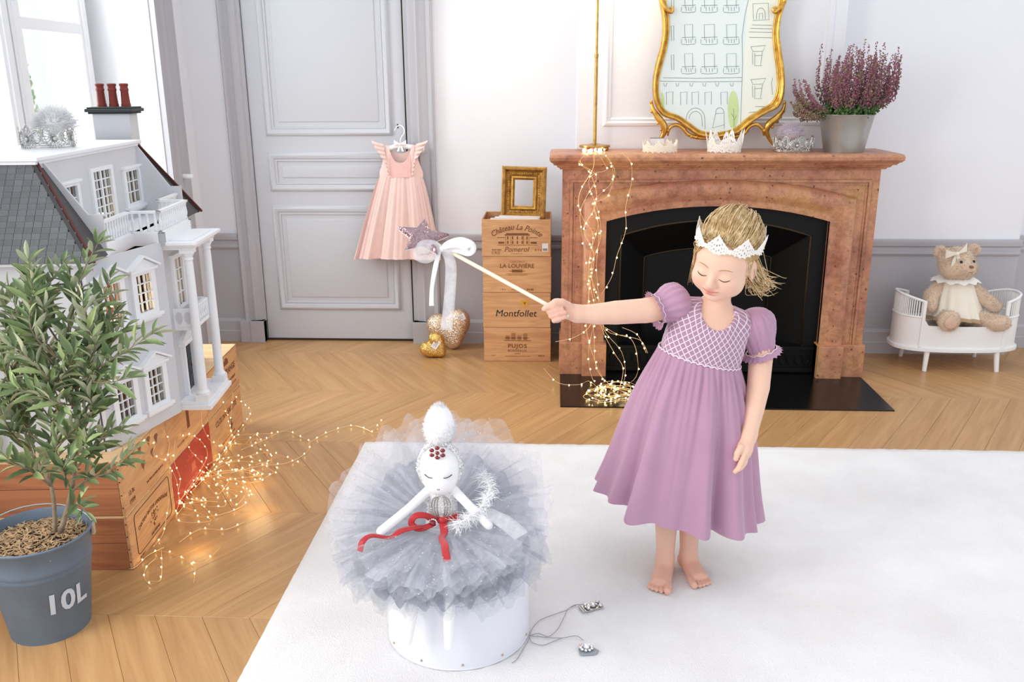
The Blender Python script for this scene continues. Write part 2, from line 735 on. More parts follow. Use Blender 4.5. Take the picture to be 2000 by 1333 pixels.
dado(-1.96, -1.765, WY, 'corner')
dado(-0.645, 0.10, WY, 'back')
dado(1.37, 2.416, 4.665, 'right')
dado(2.41, 3.3, 4.795, 'far_right')

# moulded panel on the chimney breast
fn_b = lambda x, y, h: (x, 4.50 - h, y)
struct(MB().nested(0.226, 1.312, 1.205, 2.7, [(0, 0), (0.006, 0.010), (0.018, 0.014), (0.028, 0.008), (0.036, 0.010), (0.044, 0.0)], fn_b, cap=False)
       .build('trim_20', 'wall_white', smooth=False))

# door, architrave and plinth blocks
DY = 4.80
door = struct(MB().bb(-1.648, -0.806, DY, DY + 0.035, 0.012, 2.24).build('door_1', 'door_grey'), 'grey panelled door with the pink dress hanging on it')
fn_d = lambda x, y, h: (x, DY - h, y)
PP = [(0, 0), (0.005, 0.010), (0.016, 0.015), (0.030, 0.011), (0.037, 0.003), (0.040, 0.006), (0.047, 0.006), (0.050, -0.002), (0.072, -0.002), (0.076, 0.004), (0.080, 0.005)]
for x0, x1, z0, z1 in ((-1.568, -0.876, 1.147, 2.12), (-1.566, -0.876, 0.850, 1.061), (-1.567, -0.868, 0.181, 0.772)):
    MB().nested(x0, x1, z0, z1, PP, fn_d).build('door_panel', 'door_grey', door, smooth=True, angle=0.7)
MB().lathe([(0.0035, 0), (0.0035, 0.003)], 10, (0, 0, 0)).build('keyhole', 'cast_iron', door).matrix_basis = \
    Matrix.Translation((-0.849, DY - 0.001, 1.205)) @ Matrix.Rotation(PI / 2, 4, 'X')
MB().bb(-0.852, -0.846, DY - 0.002, DY, 1.186, 1.204).build('keyhole_slot', 'cast_iron', door)
struct(MB().bb(-1.648, -0.806, DY - 0.005, DY + 0.03, -0.002, 0.012).build('trim_21', 'gap_dark'))  # dark strip stands in for the shaded gap under the door
struct(MB().bb(-0.806, -0.8015, DY - 0.012, DY + 0.02, 0.0, 2.24).build('trim_22', 'gap_dark'))  # dark strip stands in for the shade in the slit beside the door
AP = [(0, 0), (0, 0.026), (0.008, 0.034), (0.016, 0.030), (0.024, 0.020), (0.050, 0.026), (0.062, 0.032), (0.070, 0.022), (0.092, 0.018), (0.100, 0.006), (0.112, 0.006), (0.116, 0.0)]
struct(MB().prism([(-1.764 + p, q) for p, q in AP], lambda p, q, h: (p, WY - q, h), 0.12, 2.3).build('trim_23', 'trim_grey'))
struct(MB().prism([(-0.646 - p * 1.32, q) for p, q in AP], lambda p, q, h: (p, WY - q, h), 0.12, 2.3).build('trim_24', 'trim_grey'))
struct(MB().bb(-1.790, -1.652, WY - 0.045, WY, 0, 0.125).bb(-1.73, -1.652, WY - 0.05, WY, 0, 0.125).build('trim_25', 'trim_grey', bevel=0.003))
struct(MB().bb(-0.80, -0.640, WY - 0.045, WY, 0, 0.125).bb(-0.80, -0.70, WY - 0.05, WY, 0, 0.125).build('trim_26', 'trim_grey', bevel=0.003))

# left wall with the tall window in its white reveal
LX = -1.96
struct(MB().bb(LX - 0.41, LX, 4.40, 4.80, 0, 2.9).bb(LX - 0.41, LX, 1.60, 3.02, 0, 2.9).bb(LX - 0.41, LX, -0.2, 1.60, 0, 0.42).bb(LX - 0.41, LX, -0.2, 1.60, 2.75, 2.9).bb(LX - 0.41, LX, 3.02, 4.40, 0, 0.42).bb(LX - 0.41, LX, 3.02, 4.40, 2.6, 2.9)
       .build('wall_left', 'wall_white'), 'white window wall on the left')
struct(MB().prism([(4.405, 0.0), (4.405, 0.03), (4.43, 0.03), (4.435, 0.022), (4.47, 0.022), (4.475, 0.030), (4.50, 0.034), (4.53, 0.026), (4.58, 0.03), (4.62, 0.028), (4.63, 0.014), (4.66, 0.012), (4.66, 0.0)],
                  lambda p, q, h: (LX + q, p, h), 0.0, 2.65).build('trim_27', 'trim_grey'))
win = struct(MB().bb(LX - 0.400, LX - 0.340, 4.34, 4.40, 0.42, 2.6).bb(LX - 0.400, LX - 0.340, 3.02, 3.08, 0.42, 2.6).bb(LX - 0.400, LX - 0.340, 3.02, 4.40, 2.54, 2.6).bb(LX - 0.400, LX - 0.340, 3.02, 4.40, 0.42, 0.48)
             .build('window_1', 'frame_white', bevel=0.004), 'tall white casement window')


def sash(y0, y1):
    m = MB()
    xa, xb = LX - 0.395, LX - 0.275
    for a, b in ((y0, y0 + 0.075), (y1 - 0.075, y1)):
        m.bb(xa, xb, a, b, 0.48, 2.54)
        m.bb(xa + 0.01, xb + 0.008, a + 0.02, b - 0.02, 0.48, 2.54)
    for z in (0.48, 1.645, 2.46):
        m.bb(xa + 0.003, xb - 0.003, y0 + 0.07, y1 - 0.07, z, z + (0.05 if z > 0.5 else 0.08))
    s = m.build('sash', 'frame_white', win, bevel=0.003)
    for za, zb in ((0.56, 1.645), (1.695, 2.46)):
        MB().bb(LX - 0.372, LX - 0.368, y0 + 0.07, y1 - 0.07, za, zb).build('pane', 'pane_glass', s)
    return s


nt = NT('pane_glass')
nt.t.nodes.remove(nt.p)
_a = nt.n('ShaderNodeBsdfTransparent', i_Color=(0.97, 1.0, 0.99, 1))
_b = nt.n('ShaderNodeBsdfGlossy', i_Roughness=0.02)
_c = nt.n('ShaderNodeMixShader', i_0=0.05)
nt.l(_a.outputs[0], _c.inputs[1])
nt.l(_b.outputs[0], _c.inputs[2])
nt.l(_c.outputs[0], nt.out.inputs['Surface'])
MATS['pane_glass'] = nt.m
sash(3.08, 3.705)
sash(3.715, 4.34)
MB().bb(LX - 0.338, LX - 0.320, 3.68, 3.735, 0.48, 2.54).build('meeting_rail', 'frame_white', win, bevel=0.004)
for z in (0.72, 1.38):
    MB().tube([(LX - 0.332, 4.352, z), (LX - 0.332, 4.352, z + 0.10)], 0.008, 8).build('hinge', 'frame_white', win)
peg = MB().lathe([(0.011, 0), (0.013, 0.004), (0.013, 0.05), (0.010, 0.056)], 14, (0, 0, 0), R=rot3(0, PI / 2, 0)).build('curtain_peg', 'frame_white', smooth=True, angle=0.6)
peg.location = (LX + 0.027, 4.52, 0.96)
tag(peg, 'short white wooden peg sticking out of the grey window trim', 'peg')

# slim garden tree beyond the window
simple('garden_leaf', '#9fb67c', 0.8, var=0.25, vscale=20)
simple('garden_bark', '#7b6b58', 0.9)
_g = ray(50, 205)
_g = EYE + _g * (-5.2 / _g.x)
gt_ = thing('garden_tree', 'slim green tree outside, seen through the window pane', 'tree', (_g.x, _g.y, -0.6))
MB().tube([(0, 0, 0), (0.01, 0, 2.3)], [0.04, 0.015], 8).build('trunk', 'garden_bark', gt_, smooth=True)
_rg = random.Random(6)
m = MB()
for _ in range(1500):
    z = _rg.uniform(0.5, 2.75)
    r = 0.16 * (1 - max(0, (z - 0.9) / 1.9)) + 0.02
    a = _rg.uniform(0, 6.28)
    q = r * math.sqrt(_rg.random())
    p = Vector((q * math.cos(a), q * math.sin(a), z))
    x, y, d = frame_of((_rg.uniform(-1, 1), _rg.uniform(-1, 1), _rg.uniform(-1, 1)))
    s = _rg.uniform(0.02, 0.045)
    m.add([p - x * s * 0.4, p + y * s, p + x * s * 0.4, p - y * s], [(0, 1, 2, 3)])
stuff(m.build('foliage', 'garden_leaf', gt_, fix=False))

# ================================================================ fireplace
def marble(name):
    nt = NT(name)
    nt.setp(Roughness=0.38, Specular_IOR_Level=0.4)
    co = nt.coords((1, 1, 1))
    n1 = nt.n('ShaderNodeTexNoise', i_Scale=3.2, i_Detail=8.0, i_Roughness=0.62, i_Distortion=0.8)
    n2 = nt.n('ShaderNodeTexNoise', i_Scale=22.0, i_Detail=6.0, i_Roughness=0.7)
    n3 = nt.n('ShaderNodeTexVoronoi', i_Scale=26.0, feature='F1')
    n4 = nt.n('ShaderNodeTexNoise', i_Scale=7.0, i_Detail=9.0, i_Roughness=0.75, i_Distortion=2.5)
    for n in (n1, n2, n3, n4):
        nt.l(co, n.inputs['Vector'])
    base = nt.ramp(n1.outputs['Fac'], [(0.3, C('#935a44')), (0.43, C('#b97e64')), (0.57, C('#c7906c')), (0.72, C('#be8f58'))])
    spk = nt.ramp(n2.outputs['Fac'], [(0.35, (0.55, 0.5, 0.45, 1)), (0.55, (1, 1, 1, 1))])
    ml = nt.n('ShaderNodeMix', data_type='RGBA', blend_type='MULTIPLY')
    ml.inputs[0].default_value = 0.7
    nt.l(base, ml.inputs[6])
    nt.l(spk, ml.inputs[7])
    pit = nt.ramp(n3.outputs['Distance'], [(0.0, (0, 0, 0, 1)), (0.10, (0, 0, 0, 1)), (0.17, (1, 1, 1, 1))])
    gate = nt.ramp(n4.outputs['Fac'], [(0.44, (1, 1, 1, 1)), (0.52, (0, 0, 0, 1))])
    mx = nt.n('ShaderNodeMath', operation='MAXIMUM')
    nt.l(pit, mx.inputs[0])
    nt.l(gate, mx.inputs[1])
    vein = nt.ramp(n4.outputs['Fac'], [(0.485, (1, 1, 1, 1)), (0.5, (0.6, 0.6, 0.6, 1)), (0.515, (1, 1, 1, 1))])
    m3 = nt.n('ShaderNodeMix', data_type='RGBA', blend_type='MULTIPLY')
    m3.inputs[0].default_value = 0.85
    nt.l(ml.outputs[2], m3.inputs[6])
    nt.l(vein, m3.inputs[7])
    c = nt.mix(mx.outputs[0], C('#6b3f2a'), m3.outputs[2])
    nt.l(c, nt.p.inputs['Base Color'])
    nt.bump(n2.outputs['Fac'], 0.06, 0.002)
    MATS[name] = nt.m


marble('marble')
fp = thing('fireplace', 'salmon pink veined marble fireplace with black cast iron insert', 'fireplace', (0.7725, 4.22, 0))
FC, FYF = 0.7725, 4.245            # centre line and plain face of the surround
fx = lambda x, z, h: (x - FC, FYF - 4.22 - h, z)


def farch(n, x0, x1, zs, zc):
    """shallow three-centred arch from (x0, zs) over zc to (x1, zs)"""
    out = []
    for i in range(n + 1):
        t = -1 + 2 * i / n
        x = (x0 + x1) / 2 + (x1 - x0) / 2 * t
        out.append((x, zs + (zc - zs) * (1 - abs(t) ** 2.1)))
    return out


OX0, OX1, OZS, OZC = 0.243, 1.302, 0.775, 0.848
arch = farch(24, OX0, OX1, OZS, OZC)
# plain surround: legs and arched frieze in one slab
poly = [(0.03, 0.168), (0.03, 1.022), (1.515, 1.022), (1.515, 0.168), (OX1, 0.168)] + arch[::-1] + [(OX0, 0.168)]
m = MB()
nv = len(poly)
L_ = [(0.03, 0.168), (0.03, 1.022)] + []
quads = []
for i in range(len(arch) - 1):
    (xa, za), (xb, zb) = arch[i], arch[i + 1]
    for h0, h1 in ((0, -0.25),):
        m.add([fx(xa, za, h0), fx(xb, zb, h0), fx(xb, 1.022, h0), fx(xa, 1.022, h0), fx(xa, za, h1), fx(xb, zb, h1)],
              [(0, 1, 2, 3), (0, 4, 5, 1)])
m.bb(0.03 - FC, OX0 - FC, FYF - 4.22, 0.275, 0.168, 1.022)
m.bb(OX1 - FC, 1.515 - FC, FYF - 4.22, 0.275, 0.168, 1.022)
m.build('surround', 'marble', fp, fix=False)
# bolection roll that follows the opening
path = [(OX0, 0.168)] + arch + [(OX1, 0.168)]
RP = [(0.0, -0.02), (0.0, 0.010), (0.012, 0.014), (0.022, 0.012), (0.030, 0.016), (0.050, 0.036), (0.070, 0.043), (0.090, 0.040), (0.105, 0.028), (0.112, 0.012), (0.114, 0.0)]


def offset_path(d):
    zt = [(x, z + d) for x, z in farch(24, OX0 - d, OX1 + d, OZS + 0.0, OZC + 0.012 * d / 0.114)]
    return [(OX0 - d, 0.168)] + zt + [(OX1 + d, 0.168)]


m = MB()
m.grid([[fx(x, z, h) for x, z in offset_path(d)] for d, h in RP])
m.build('roll_moulding', 'marble', fp, smooth=True, angle=0.9)
# fine frame fillets around the surround face
m = MB()
for x0, x1, z1, w, h in ((0.068, 1.477, 0.972, 0.012, 0.008), (0.086, 1.459, 0.955, 0.006, 0.005)):
    m.prism([(x0, 0.168), (x0, z1), (x1, z1), (x1, 0.168), (x1 - w, 0.168), (x1 - w, z1 - w), (x0 + w, z1 - w), (x0 + w, 0.168)], fx, -0.002, h)
m.build('face_fillet', 'marble', fp, bevel=0.002)
for s in (-1, 1):
    xi = lambda x: FC + s * x
    tri = [(xi(0.33), 0.925), (xi(0.645), 0.925), (xi(0.645), 0.875)]
    m = MB()
    m.prism(tri, fx, -0.004, 0.004)
    m.build('spandrel_panel', 'marble', fp, bevel=0.0025)
    # plinth block of two steps, and outer pilaster strip
    m = MB()
    a, b = (0.022, 0.255) if s < 0 else (1.29, 1.523)
    mid = 0.135 if s < 0 else 1.41
    i0, i1 = (mid, b) if s < 0 else (a, mid)
    m.bb(a - FC, b - FC, -0.005, 0.275, 0, 0.17)
    m.bb(i0 - FC, i1 - FC, -0.035, 0.1, 0, 0.168)
    m.build('plinth_block', 'marble', fp, bevel=0.004)
# mantel shelf, built up of a moulded edge
SH = [(0.0, 1.022), (0.020, 1.022), (0.026, 1.030), (0.040, 1.034), (0.048, 1.044), (0.066, 1.046), (0.074, 1.056), (0.086, 1.060), (0.098, 1.070), (0.100, 1.084), (0.094, 1.094), (0.080, 1.098)]
m = MB()
ring = []
for d, z in SH:
    e = d * 0.62
    ring.append([(0.03 - e - FC, 0.275, z), (0.03 - e - FC, FYF - 4.22 - d * 1.15, z), (1.515 + e - FC, FYF - 4.22 - d * 1.15, z), (1.515 + e - FC, 0.275, z)])
m.grid(ring)
m.add(ring[-1], [(0, 1, 2, 3)])
m.build('mantel_shelf', 'marble', fp, fix=False)
# iron insert: face plate with arched opening, stepped firebox, brass fillets
IY = 0.055
m = MB()
ia = farch(20, OX0 + 0.075, OX1 - 0.075, 0.70, 0.775)
iy = lambda x, z, h: (x - FC, IY - h, z)
for i in range(len(ia) - 1):
    (xa, za), (xb, zb) = ia[i], ia[i + 1]
    m.add([iy(xa, za, 0), iy(xb, zb, 0), iy(xb, 0.9, 0), iy(xa, 0.9, 0), iy(xa, za, -0.03), iy(xb, zb, -0.03)], [(0, 1, 2, 3), (0, 4, 5, 1)])
m.bb(OX0 - 0.02 - FC, OX0 + 0.075 - FC, IY, IY + 0.03, 0, 0.9)
m.bb(OX1 - 0.075 - FC, OX1 + 0.02 - FC, IY, IY + 0.03, 0, 0.9)
m.build('insert_plate', 'cast_iron', fp, fix=False)
m = MB()
m.tube([iy(x, z, 0.0) for x, z in [(OX0 + 0.075, 0.16)] + ia + [(OX1 - 0.075, 0.16)]], 0.006, 6)
m.build('brass_fillet', 'brass_dark', fp, smooth=True)
m = MB()
ib = farch(20, OX0 + 0.21, OX1 - 0.21, 0.56, 0.605)
oa = [(OX0 + 0.075, 0.10)] + ia + [(OX1 - 0.075, 0.10)]
ob_ = [(OX0 + 0.21, 0.10)] + ib + [(OX1 - 0.21, 0.10)]
m.grid([[iy(x, z, -0.02) for x, z in oa], [iy(x, z, -0.19) for x, z in ob_], [iy(x, z, -0.205) for x, z in ob_]])
m.add([iy(x, z, -0.2) for x, z in ob_], [tuple(range(len(ob_)))])
m.build('firebox', 'cast_iron', fp, fix=False)
MB().tube([iy(x, z, -0.188) for x, z in ob_], 0.005, 6).build('inner_fillet', 'brass_dark', fp, smooth=True)
m = MB()
m.bb(OX0 - FC, OX1 - FC, IY - 0.012, IY + 0.05, 0.125, 0.145)
m.bb(OX0 - FC, OX1 - FC, IY - 0.004, IY + 0.05, 0.02, 0.125)
m.bb(OX0 - FC, OX1 - FC, IY - 0.016, IY + 0.05, 0.012, 0.035)
m.build('ash_rail', 'cast_iron', fp, bevel=0.003)
m = MB()
for i in range(26):
    x = OX0 + 0.05 + i * 0.0385 - FC
    m.tube([(x + 0.016 * math.cos(a), IY - 0.006, 0.08 + 0.03 * math.sin(a)) for a in [k * PI / 5 for k in range(10)]], 0.003, 5, closed=True)
m.build('rail_scrollwork', 'cast_iron', fp, smooth=True)
hearth = MB().bb(0.027, 1.517, 3.755, 4.36, -0.003, 0.006).build('hearth_slab', 'black_slate', bevel=0.002)
hearth.location = (0, 0, 0)
tag(hearth, 'polished black slate hearth slab in front of the fireplace', 'hearth')

# ================================================================ rug
nt = NT('rug_pile')
nt.setp(Roughness=1.0, Sheen_Weight=0.4)
co = nt.coords()
n1 = nt.n('ShaderNodeTexNoise', i_Scale=4.0, i_Detail=5.0)
n2 = nt.n('ShaderNodeTexNoise', i_Scale=260.0, i_Detail=3.0)
for n in (n1, n2):
    nt.l(co, n.inputs['Vector'])
nt.l(nt.ramp(n1.outputs['Fac'], [(0.3, C('#e4e1e2')), (0.7, C('#f0eff1'))]), nt.p.inputs['Base Color'])
nt.bump(n2.outputs['Fac'], 0.55, 0.006)
MATS['rug_pile'] = nt.m
rx0, rx1, ry0, ry1 = -0.775, 3.2, 0.2, 3.305
rng = random.Random(3)
m = MB()
NX, NY = 200, 160
P = []
for j in range(NY + 1):
    row = []
    for i in range(NX + 1):
        x = rx0 + (rx1 - rx0) * i / NX
        y = ry0 + (ry1 - ry0) * j / NY
        e = min(i, NX - i, j, NY - j)
        z = 0.013 + 0.0016 * math.sin(x * 7.1 + y * 3.3) * math.sin(y * 5.7 - x * 2.1) + rng.uniform(-0.0012, 0.0012)
        if e == 0:
            x += rng.uniform(-0.003, 0.003)
            y += rng.uniform(-0.003, 0.003)
            z = 0.001
        elif e == 1:
            x = rx0 + 0.004 if i == 1 else (rx1 - 0.004 if i == NX - 1 else x)
            y = ry1 - 0.004 if j == NY - 1 else y
            z *= 0.93
        row.append((x, y, z))
    P.append(row)
m.grid(P)
rug = m.build('rug', 'rug_pile', smooth=True)
tag(rug, 'large plain white short pile rug covering the parquet', 'rug')
# ================================================================ wooden wine crates
wood('pine_end', '#dcab7a', '#c59063', (26, 3.0, 26), rough=0.6, rand=0.05, bump=0.04, bands=0.35)
wood('pine_side', '#b97a52', '#9c6040', (2.0, 30, 34), rough=0.65, rand=0.06, bump=0.05, bands=0.35)
wood('pine_top', '#e8c79c', '#d4aa78', (2.0, 26, 26), rough=0.6, rand=0.04, bump=0.03)
simple('print_brown', '#7b4a2a', 0.8)
simple('print_faint', '#a4714a', 0.8)
simple('print_black', '#2a1c14', 0.8)
simple('paint_red', '#b0382f', 0.6, var=0.08)
simple('print_red', '#cf6a55', 0.7)
simple('paper_white', '#e9e7e6', 0.8)
simple('sticker_yellow', '#d8a33a', 0.7)
simple('nail_dark', '#2b211b', 0.6)


def crate(name, label, org, rz, L, W, H, group=None, lid=True, t=0.011, boards=2, endmat='pine_end'):
    """org: floor point of the near lower corner of the branded end; local +x faces out of that end, +y runs along it"""
    c = thing(name, label, 'crate', org, rz, group)
    g = 0.0008
    e = MB().bb(-t, 0, g, W - g, g, H - g).build('end_panel', endmat, c, bevel=0.0012, bseg=1)
    MB().bb(-L, -L + t, g, W - g, g, H - g).build('end_panel', endmat, c, bevel=0.0012, bseg=1)
    bh = H / boards
    for ya, yb in ((0, t * 0.8), (W - t * 0.8, W)):
        for b in range(boards):
            MB().bb(-L + t + g, -t - g, ya + 0.001, yb - 0.001, b * bh + g, (b + 1) * bh - g).build('side_board', 'pine_side', c, bevel=0.001, bseg=1)
    MB().bb(-L + t, -t, t, W - t, g, 0.008).build('bottom_board', 'pine_side', c)
    if lid:
        for b in range(2):
            MB().bb(-L, 0, W / 2 * b + g, W / 2 * (b + 1) - g, H - 0.007, H + 0.0005).build('lid_board', 'pine_top', c, bevel=0.001, bseg=1)
    m = MB()
    for z in (0.15, 0.38, 0.62, 0.85):
        for x in (-0.006,):
            m.ball((x, -0.0002, H * z), (0.0022, 0.001, 0.0022), 6, 4)
        m.ball((0.0002, 0.006, H * (z + 0.04)), (0.0008, 0.0014, 0.0014), 6, 4)
        m.ball((0.0002, W - 0.006, H * (z - 0.03)), (0.0008, 0.0014, 0.0014), 6, 4)
    stuff(m.build('nail_heads', 'nail_dark', c))
    return c, e


def print_on(c, s, size, y, z, mat='print_brown', **kw):
    return lettering(s, size, c, (0.0006, y, z), (0, 1, 0), (0, 0, 1), mat, **kw)


def marks(c, name, mat, rects):
    m = MB()
    for y0, y1, z0, z1 in rects:
        m.bb(0.0, 0.0008, y0, y1, z0, z1)
    return m.build(name, mat, c)


def small_print(c, yc, z, width, h=0.006, mat='print_faint'):
    """a line of print too small to read: a row of uneven dashes"""
    rq = random.Random(int(yc * 1000 + z * 7000))
    y, out = yc - width / 2, []
    while y < yc + width / 2:
        w = rq.uniform(0.5, 1.1) * h * 0.7
        out.append((y, y + w, z - h / 2 * rq.uniform(0.6, 1), z + h / 2 * rq.uniform(0.6, 1)))
        y += w + h * rq.choice((0.25, 0.25, 0.6))
    return marks(c, 'small_print', mat, out)


def outline(c, mat, y0, y1, z0, z1, r=0.015, w=0.0012):
    pts = []
    for cy, cz, a0 in ((y1 - r, z1 - r, 0), (y0 + r, z1 - r, PI / 2), (y0 + r, z0 + r, PI), (y1 - r, z0 + r, 1.5 * PI)):
        for k in range(5):
            a = a0 + PI / 2 * k / 4
            pts.append((0.0006, cy + r * math.cos(a), cz + r * math.sin(a)))
    MB().tube(pts, w, 4, closed=True).build('printed_border', mat, c)


# stack beside the fireplace, ends towards the camera
SX, SY = -0.374, 4.432
HS = [0.187, 0.187, 0.190, 0.190]
zz = 0.0
stk = []
for i, (lab, h) in enumerate(zip((
        'bottom wooden wine crate of the tall stack, printed PUJOS BORDEAUX',
        'wooden wine crate printed Montfollet in black script, second from the floor',
        'wooden wine crate printed LA LOUVIERE, third of the tall stack',
        'open topmost wooden crate printed Chateau La Pointe, holding magazines'), HS)):
    dx = (0.0, -0.002, 0.0, -0.003)[i]
    c, e = crate('wine_crate', lab, (SX + dx, SY, zz), -PI / 2, 0.30, 0.353, h - 0.0005, 'wooden wine crates stacked beside the fireplace', lid=False)
    stk.append(c)
    zz += h
W = 0.353
c = stk[0]
print_on(c, 'PUJOS', 0.030, W / 2, 0.085, space=1.15, sx=1.1, bold=0.0004)
print_on(c, 'BORDEAUX', 0.017, W / 2, 0.060, space=1.15)
small_print(c, W / 2, 0.044, 0.03)
small_print(c, W / 2, 0.030, 0.13, 0.005)
small_print(c, 0.05, 0.033, 0.022, 0.007)
small_print(c, W - 0.05, 0.033, 0.03, 0.008, 'print_brown')
marks(c, 'printed_estate', 'print_faint', [(0.115 + k * 0.031, 0.136 + k * 0.031, 0.118, 0.143 + 0.012 * (k % 2)) for k in range(4)] + [(0.105, 0.248, 0.113, 0.118), (0.11, 0.24, 0.128, 0.131)])
c = stk[1]
print_on(c, 'Montfollet', 0.050, W / 2 - 0.005, 0.075, 'print_black', shear=0.15, sx=1.02)
m = MB().bb(0.0, 0.0008, 0.20, 0.235, 0.113, 0.148).build('sticker', 'sticker_yellow', c)
lettering('v', 0.03, c, (0.0010, 0.2175, 0.133), (0, 1, 0), (0, 0, 1), 'print_brown', bold=0.0006)
c = stk[2]
print_on(c, 'CHÂTEAU', 0.015, W / 2, 0.163, 'print_faint', space=1.2)
print_on(c, 'LA LOUVIÈRE', 0.030, W / 2, 0.140, bold=0.0003)
marks(c, 'printed_crest', 'print_faint', [(0.135, 0.22, 0.112, 0.116), (0.15, 0.205, 0.105, 0.124), (0.12, 0.235, 0.100, 0.102)])
small_print(c, W / 2, 0.094, 0.10, 0.006)
small_print(c, 0.105, 0.017, 0.03, 0.009)
small_print(c, 0.245, 0.017, 0.032, 0.009, 'print_brown')
small_print(c, 0.165, 0.017, 0.035, 0.007)
c = stk[3]
print_on(c, 'Château La Pointe', 0.040, W / 2, 0.150, shear=0.3, arc=0.22, sx=0.92, bold=0.0003)
print_on(c, 'Pomerol', 0.036, W / 2, 0.036, shear=0.3, sx=1.0)
print_on(c, 'CRD', 0.020, 0.072, 0.018, space=1.2)
small_print(c, 0.075, 0.034, 0.045, 0.007, 'print_brown')
small_print(c, W - 0.068, 0.034, 0.028, 0.011)
small_print(c, W / 2, 0.014, 0.055, 0.005)
rects = [(0.118, 0.245, 0.108, 0.114), (0.125, 0.238, 0.114, 0.120), (0.08, 0.285, 0.058, 0.060), (0.08, 0.12, 0.096, 0.099), (0.245, 0.285, 0.096, 0.099), (0.085, 0.115, 0.066, 0.076), (0.25, 0.28, 0.066, 0.076)]
rects += [(0.13 + k * 0.0245, 0.1365 + k * 0.0245, z, z + 0.016) for k in range(5) for z in (0.065, 0.088)]
rects += [(x, x + 0.0015, 0.060, 0.108) for x in (0.122, 0.148, 0.213, 0.240)]
marks(c, 'printed_house', 'print_brown', rects)
marks(c, 'price_sticker', 'paper_white', [(W - 0.045, W - 0.014, 0.026, 0.068)])
m = MB()
for k in range(9):
    m.bb(0.0005, 0.0013, W - 0.041 + k * 0.0026, W - 0.0397 + k * 0.0026, 0.030, 0.042)
m.build('barcode', 'print_black', c)
for i in range(4):
    kb = random.Random(40 + i)
    simple('magazine_%d' % i, ('#efe7e2', '#dcd0cd', '#f1ecea', '#e6d9d2')[i], 0.5)
labels = ('magazine with pale pink cover edge, leaning frontmost in the top crate', 'cream coloured magazine, second in the top crate',
          'white magazine in the middle of the open crate', 'beige magazine at the back of the open crate')
for i in range(4):
    y0 = SY + 0.03 + i * 0.016
    m = MB()
    R = rot3(-0.10 - 0.02 * i, 0.02 * (i - 1.5), 0.015 * (i - 1))
    m.box((SX + 0.165 + 0.01 * (i - 1), y0 - 0.002, 0.592 + 0.085), (0.27 - 0.02 * i, 0.007, 0.152 + 0.005 * i), R)
    tag(m.build('magazine', 'magazine_%d' % i, bevel=0.001, bseg=1), labels[i], 'magazine', 'magazines in the top crate')

# crates under the doll's house, branded ends towards the right
CRZ = math.radians(3.8)
cx, cy = -1.274, 2.313
dirv = Vector((-math.sin(CRZ), math.cos(CRZ), 0))
y_ = 0.0
lows = ('lower crate at the near corner under the dollhouse, with framed CHATEAU BASTOR LAMONTAGNE print',
        'lower middle crate under the dollhouse with a red painted end',
        'lower far crate under the dollhouse printed CLOS MARSALETTE')
ups = ('upper crate at the near corner under the dollhouse, printed with shells and 1999',
       'upper middle crate directly above the red crate',
       'upper far crate under the dollhouse printed LAGRANGE, its lid bare behind the portico')
dcr = []
for k, wd in enumerate((0.370, 0.412, 0.428)):
    p = Vector((cx, cy, 0)) + dirv * y_
    a, e = crate('wine_crate', lows[k], p, CRZ, 0.52, wd - 0.002, 0.1795, 'wooden wine crates under the dollhouse', endmat='pine_end')
    if k == 1:
        e.data.materials[0] = MATS['paint_red']
    b, e2 = crate('wine_crate', ups[k], p + Vector((0, 0, 0.18)), CRZ, 0.52, wd - 0.002, 0.1795, 'wooden wine crates under the dollhouse')
    dcr.append((a, b, wd))
    y_ += wd
a, b, w = dcr[0]
outline(a, 'print_black', 0.045, 0.335, 0.022, 0.158)
print_on(a, 'CHATEAU BASTOR LAMONTAGNE', 0.0185, 0.19, 0.118, arc=0.4, sx=0.86)
print_on(a, 'SAUTERNES', 0.014, 0.19, 0.035)
m = MB()
rr = random.Random(5)
for k in range(26):
    x, z = rr.gauss(0, 0.013), rr.uniform(-0.024, 0.024)
    m.bb(0, 0.0008, 0.19 + x - 0.003, 0.19 + x + 0.003, 0.078 + z - 0.002, 0.078 + z + 0.003)
m.build('printed_crest', 'print_brown', a)
small_print(a, 0.075, 0.010, 0.04, 0.007, 'print_brown')
print_on(b, '12 Bt', 0.020, 0.055, 0.055)
print_on(b, '1999', 0.022, 0.055, 0.026)
print_on(b, 'Ch', 0.030, 0.06, 0.150, shear=0.3)
for (y, z) in ((0.15, 0.15), (0.22, 0.145), (0.16, 0.09), (0.24, 0.095), (0.28, 0.13)):
    m = MB()
    for k in range(7):
        t = -0.9 + 0.3 * k
        m.add([(0.0006, y - 0.004 * math.sin(t), z - 0.016), (0.0006, y + 0.018 * math.sin(t) - 0.0012, z + 0.02 * math.cos(t)), (0.0006, y + 0.018 * math.sin(t) + 0.0012, z + 0.02 * math.cos(t))], [(0, 1, 2)])
    m.tube([(0.0006, y + 0.018 * math.sin(t), z + 0.02 * math.cos(t)) for t in [-1.0 + 0.25 * k for k in range(9)]], 0.001, 4)
    m.build('printed_shell', 'print_brown', b)
small_print(b, 0.24, 0.030, 0.14, 0.008, 'print_brown')
a, b, w = dcr[1]
print_on(a, 'CHATEAU', 0.026, w / 2 - 0.02, 0.13, 'print_red', arc=0.25, sx=1.1)
small_print(a, w / 2, 0.045, 0.2, 0.011, 'print_red')
marks(a, 'printed_crest', 'print_red', [(w / 2 - 0.02, w / 2 + 0.02, 0.07, 0.10), (w / 2 - 0.03, w / 2 + 0.03, 0.066, 0.069)])
marks(b, 'printed_bar', 'print_brown', [(0.19, 0.215, 0.055, 0.125)])
small_print(b, 0.13, 0.03, 0.10, 0.010, 'print_faint')
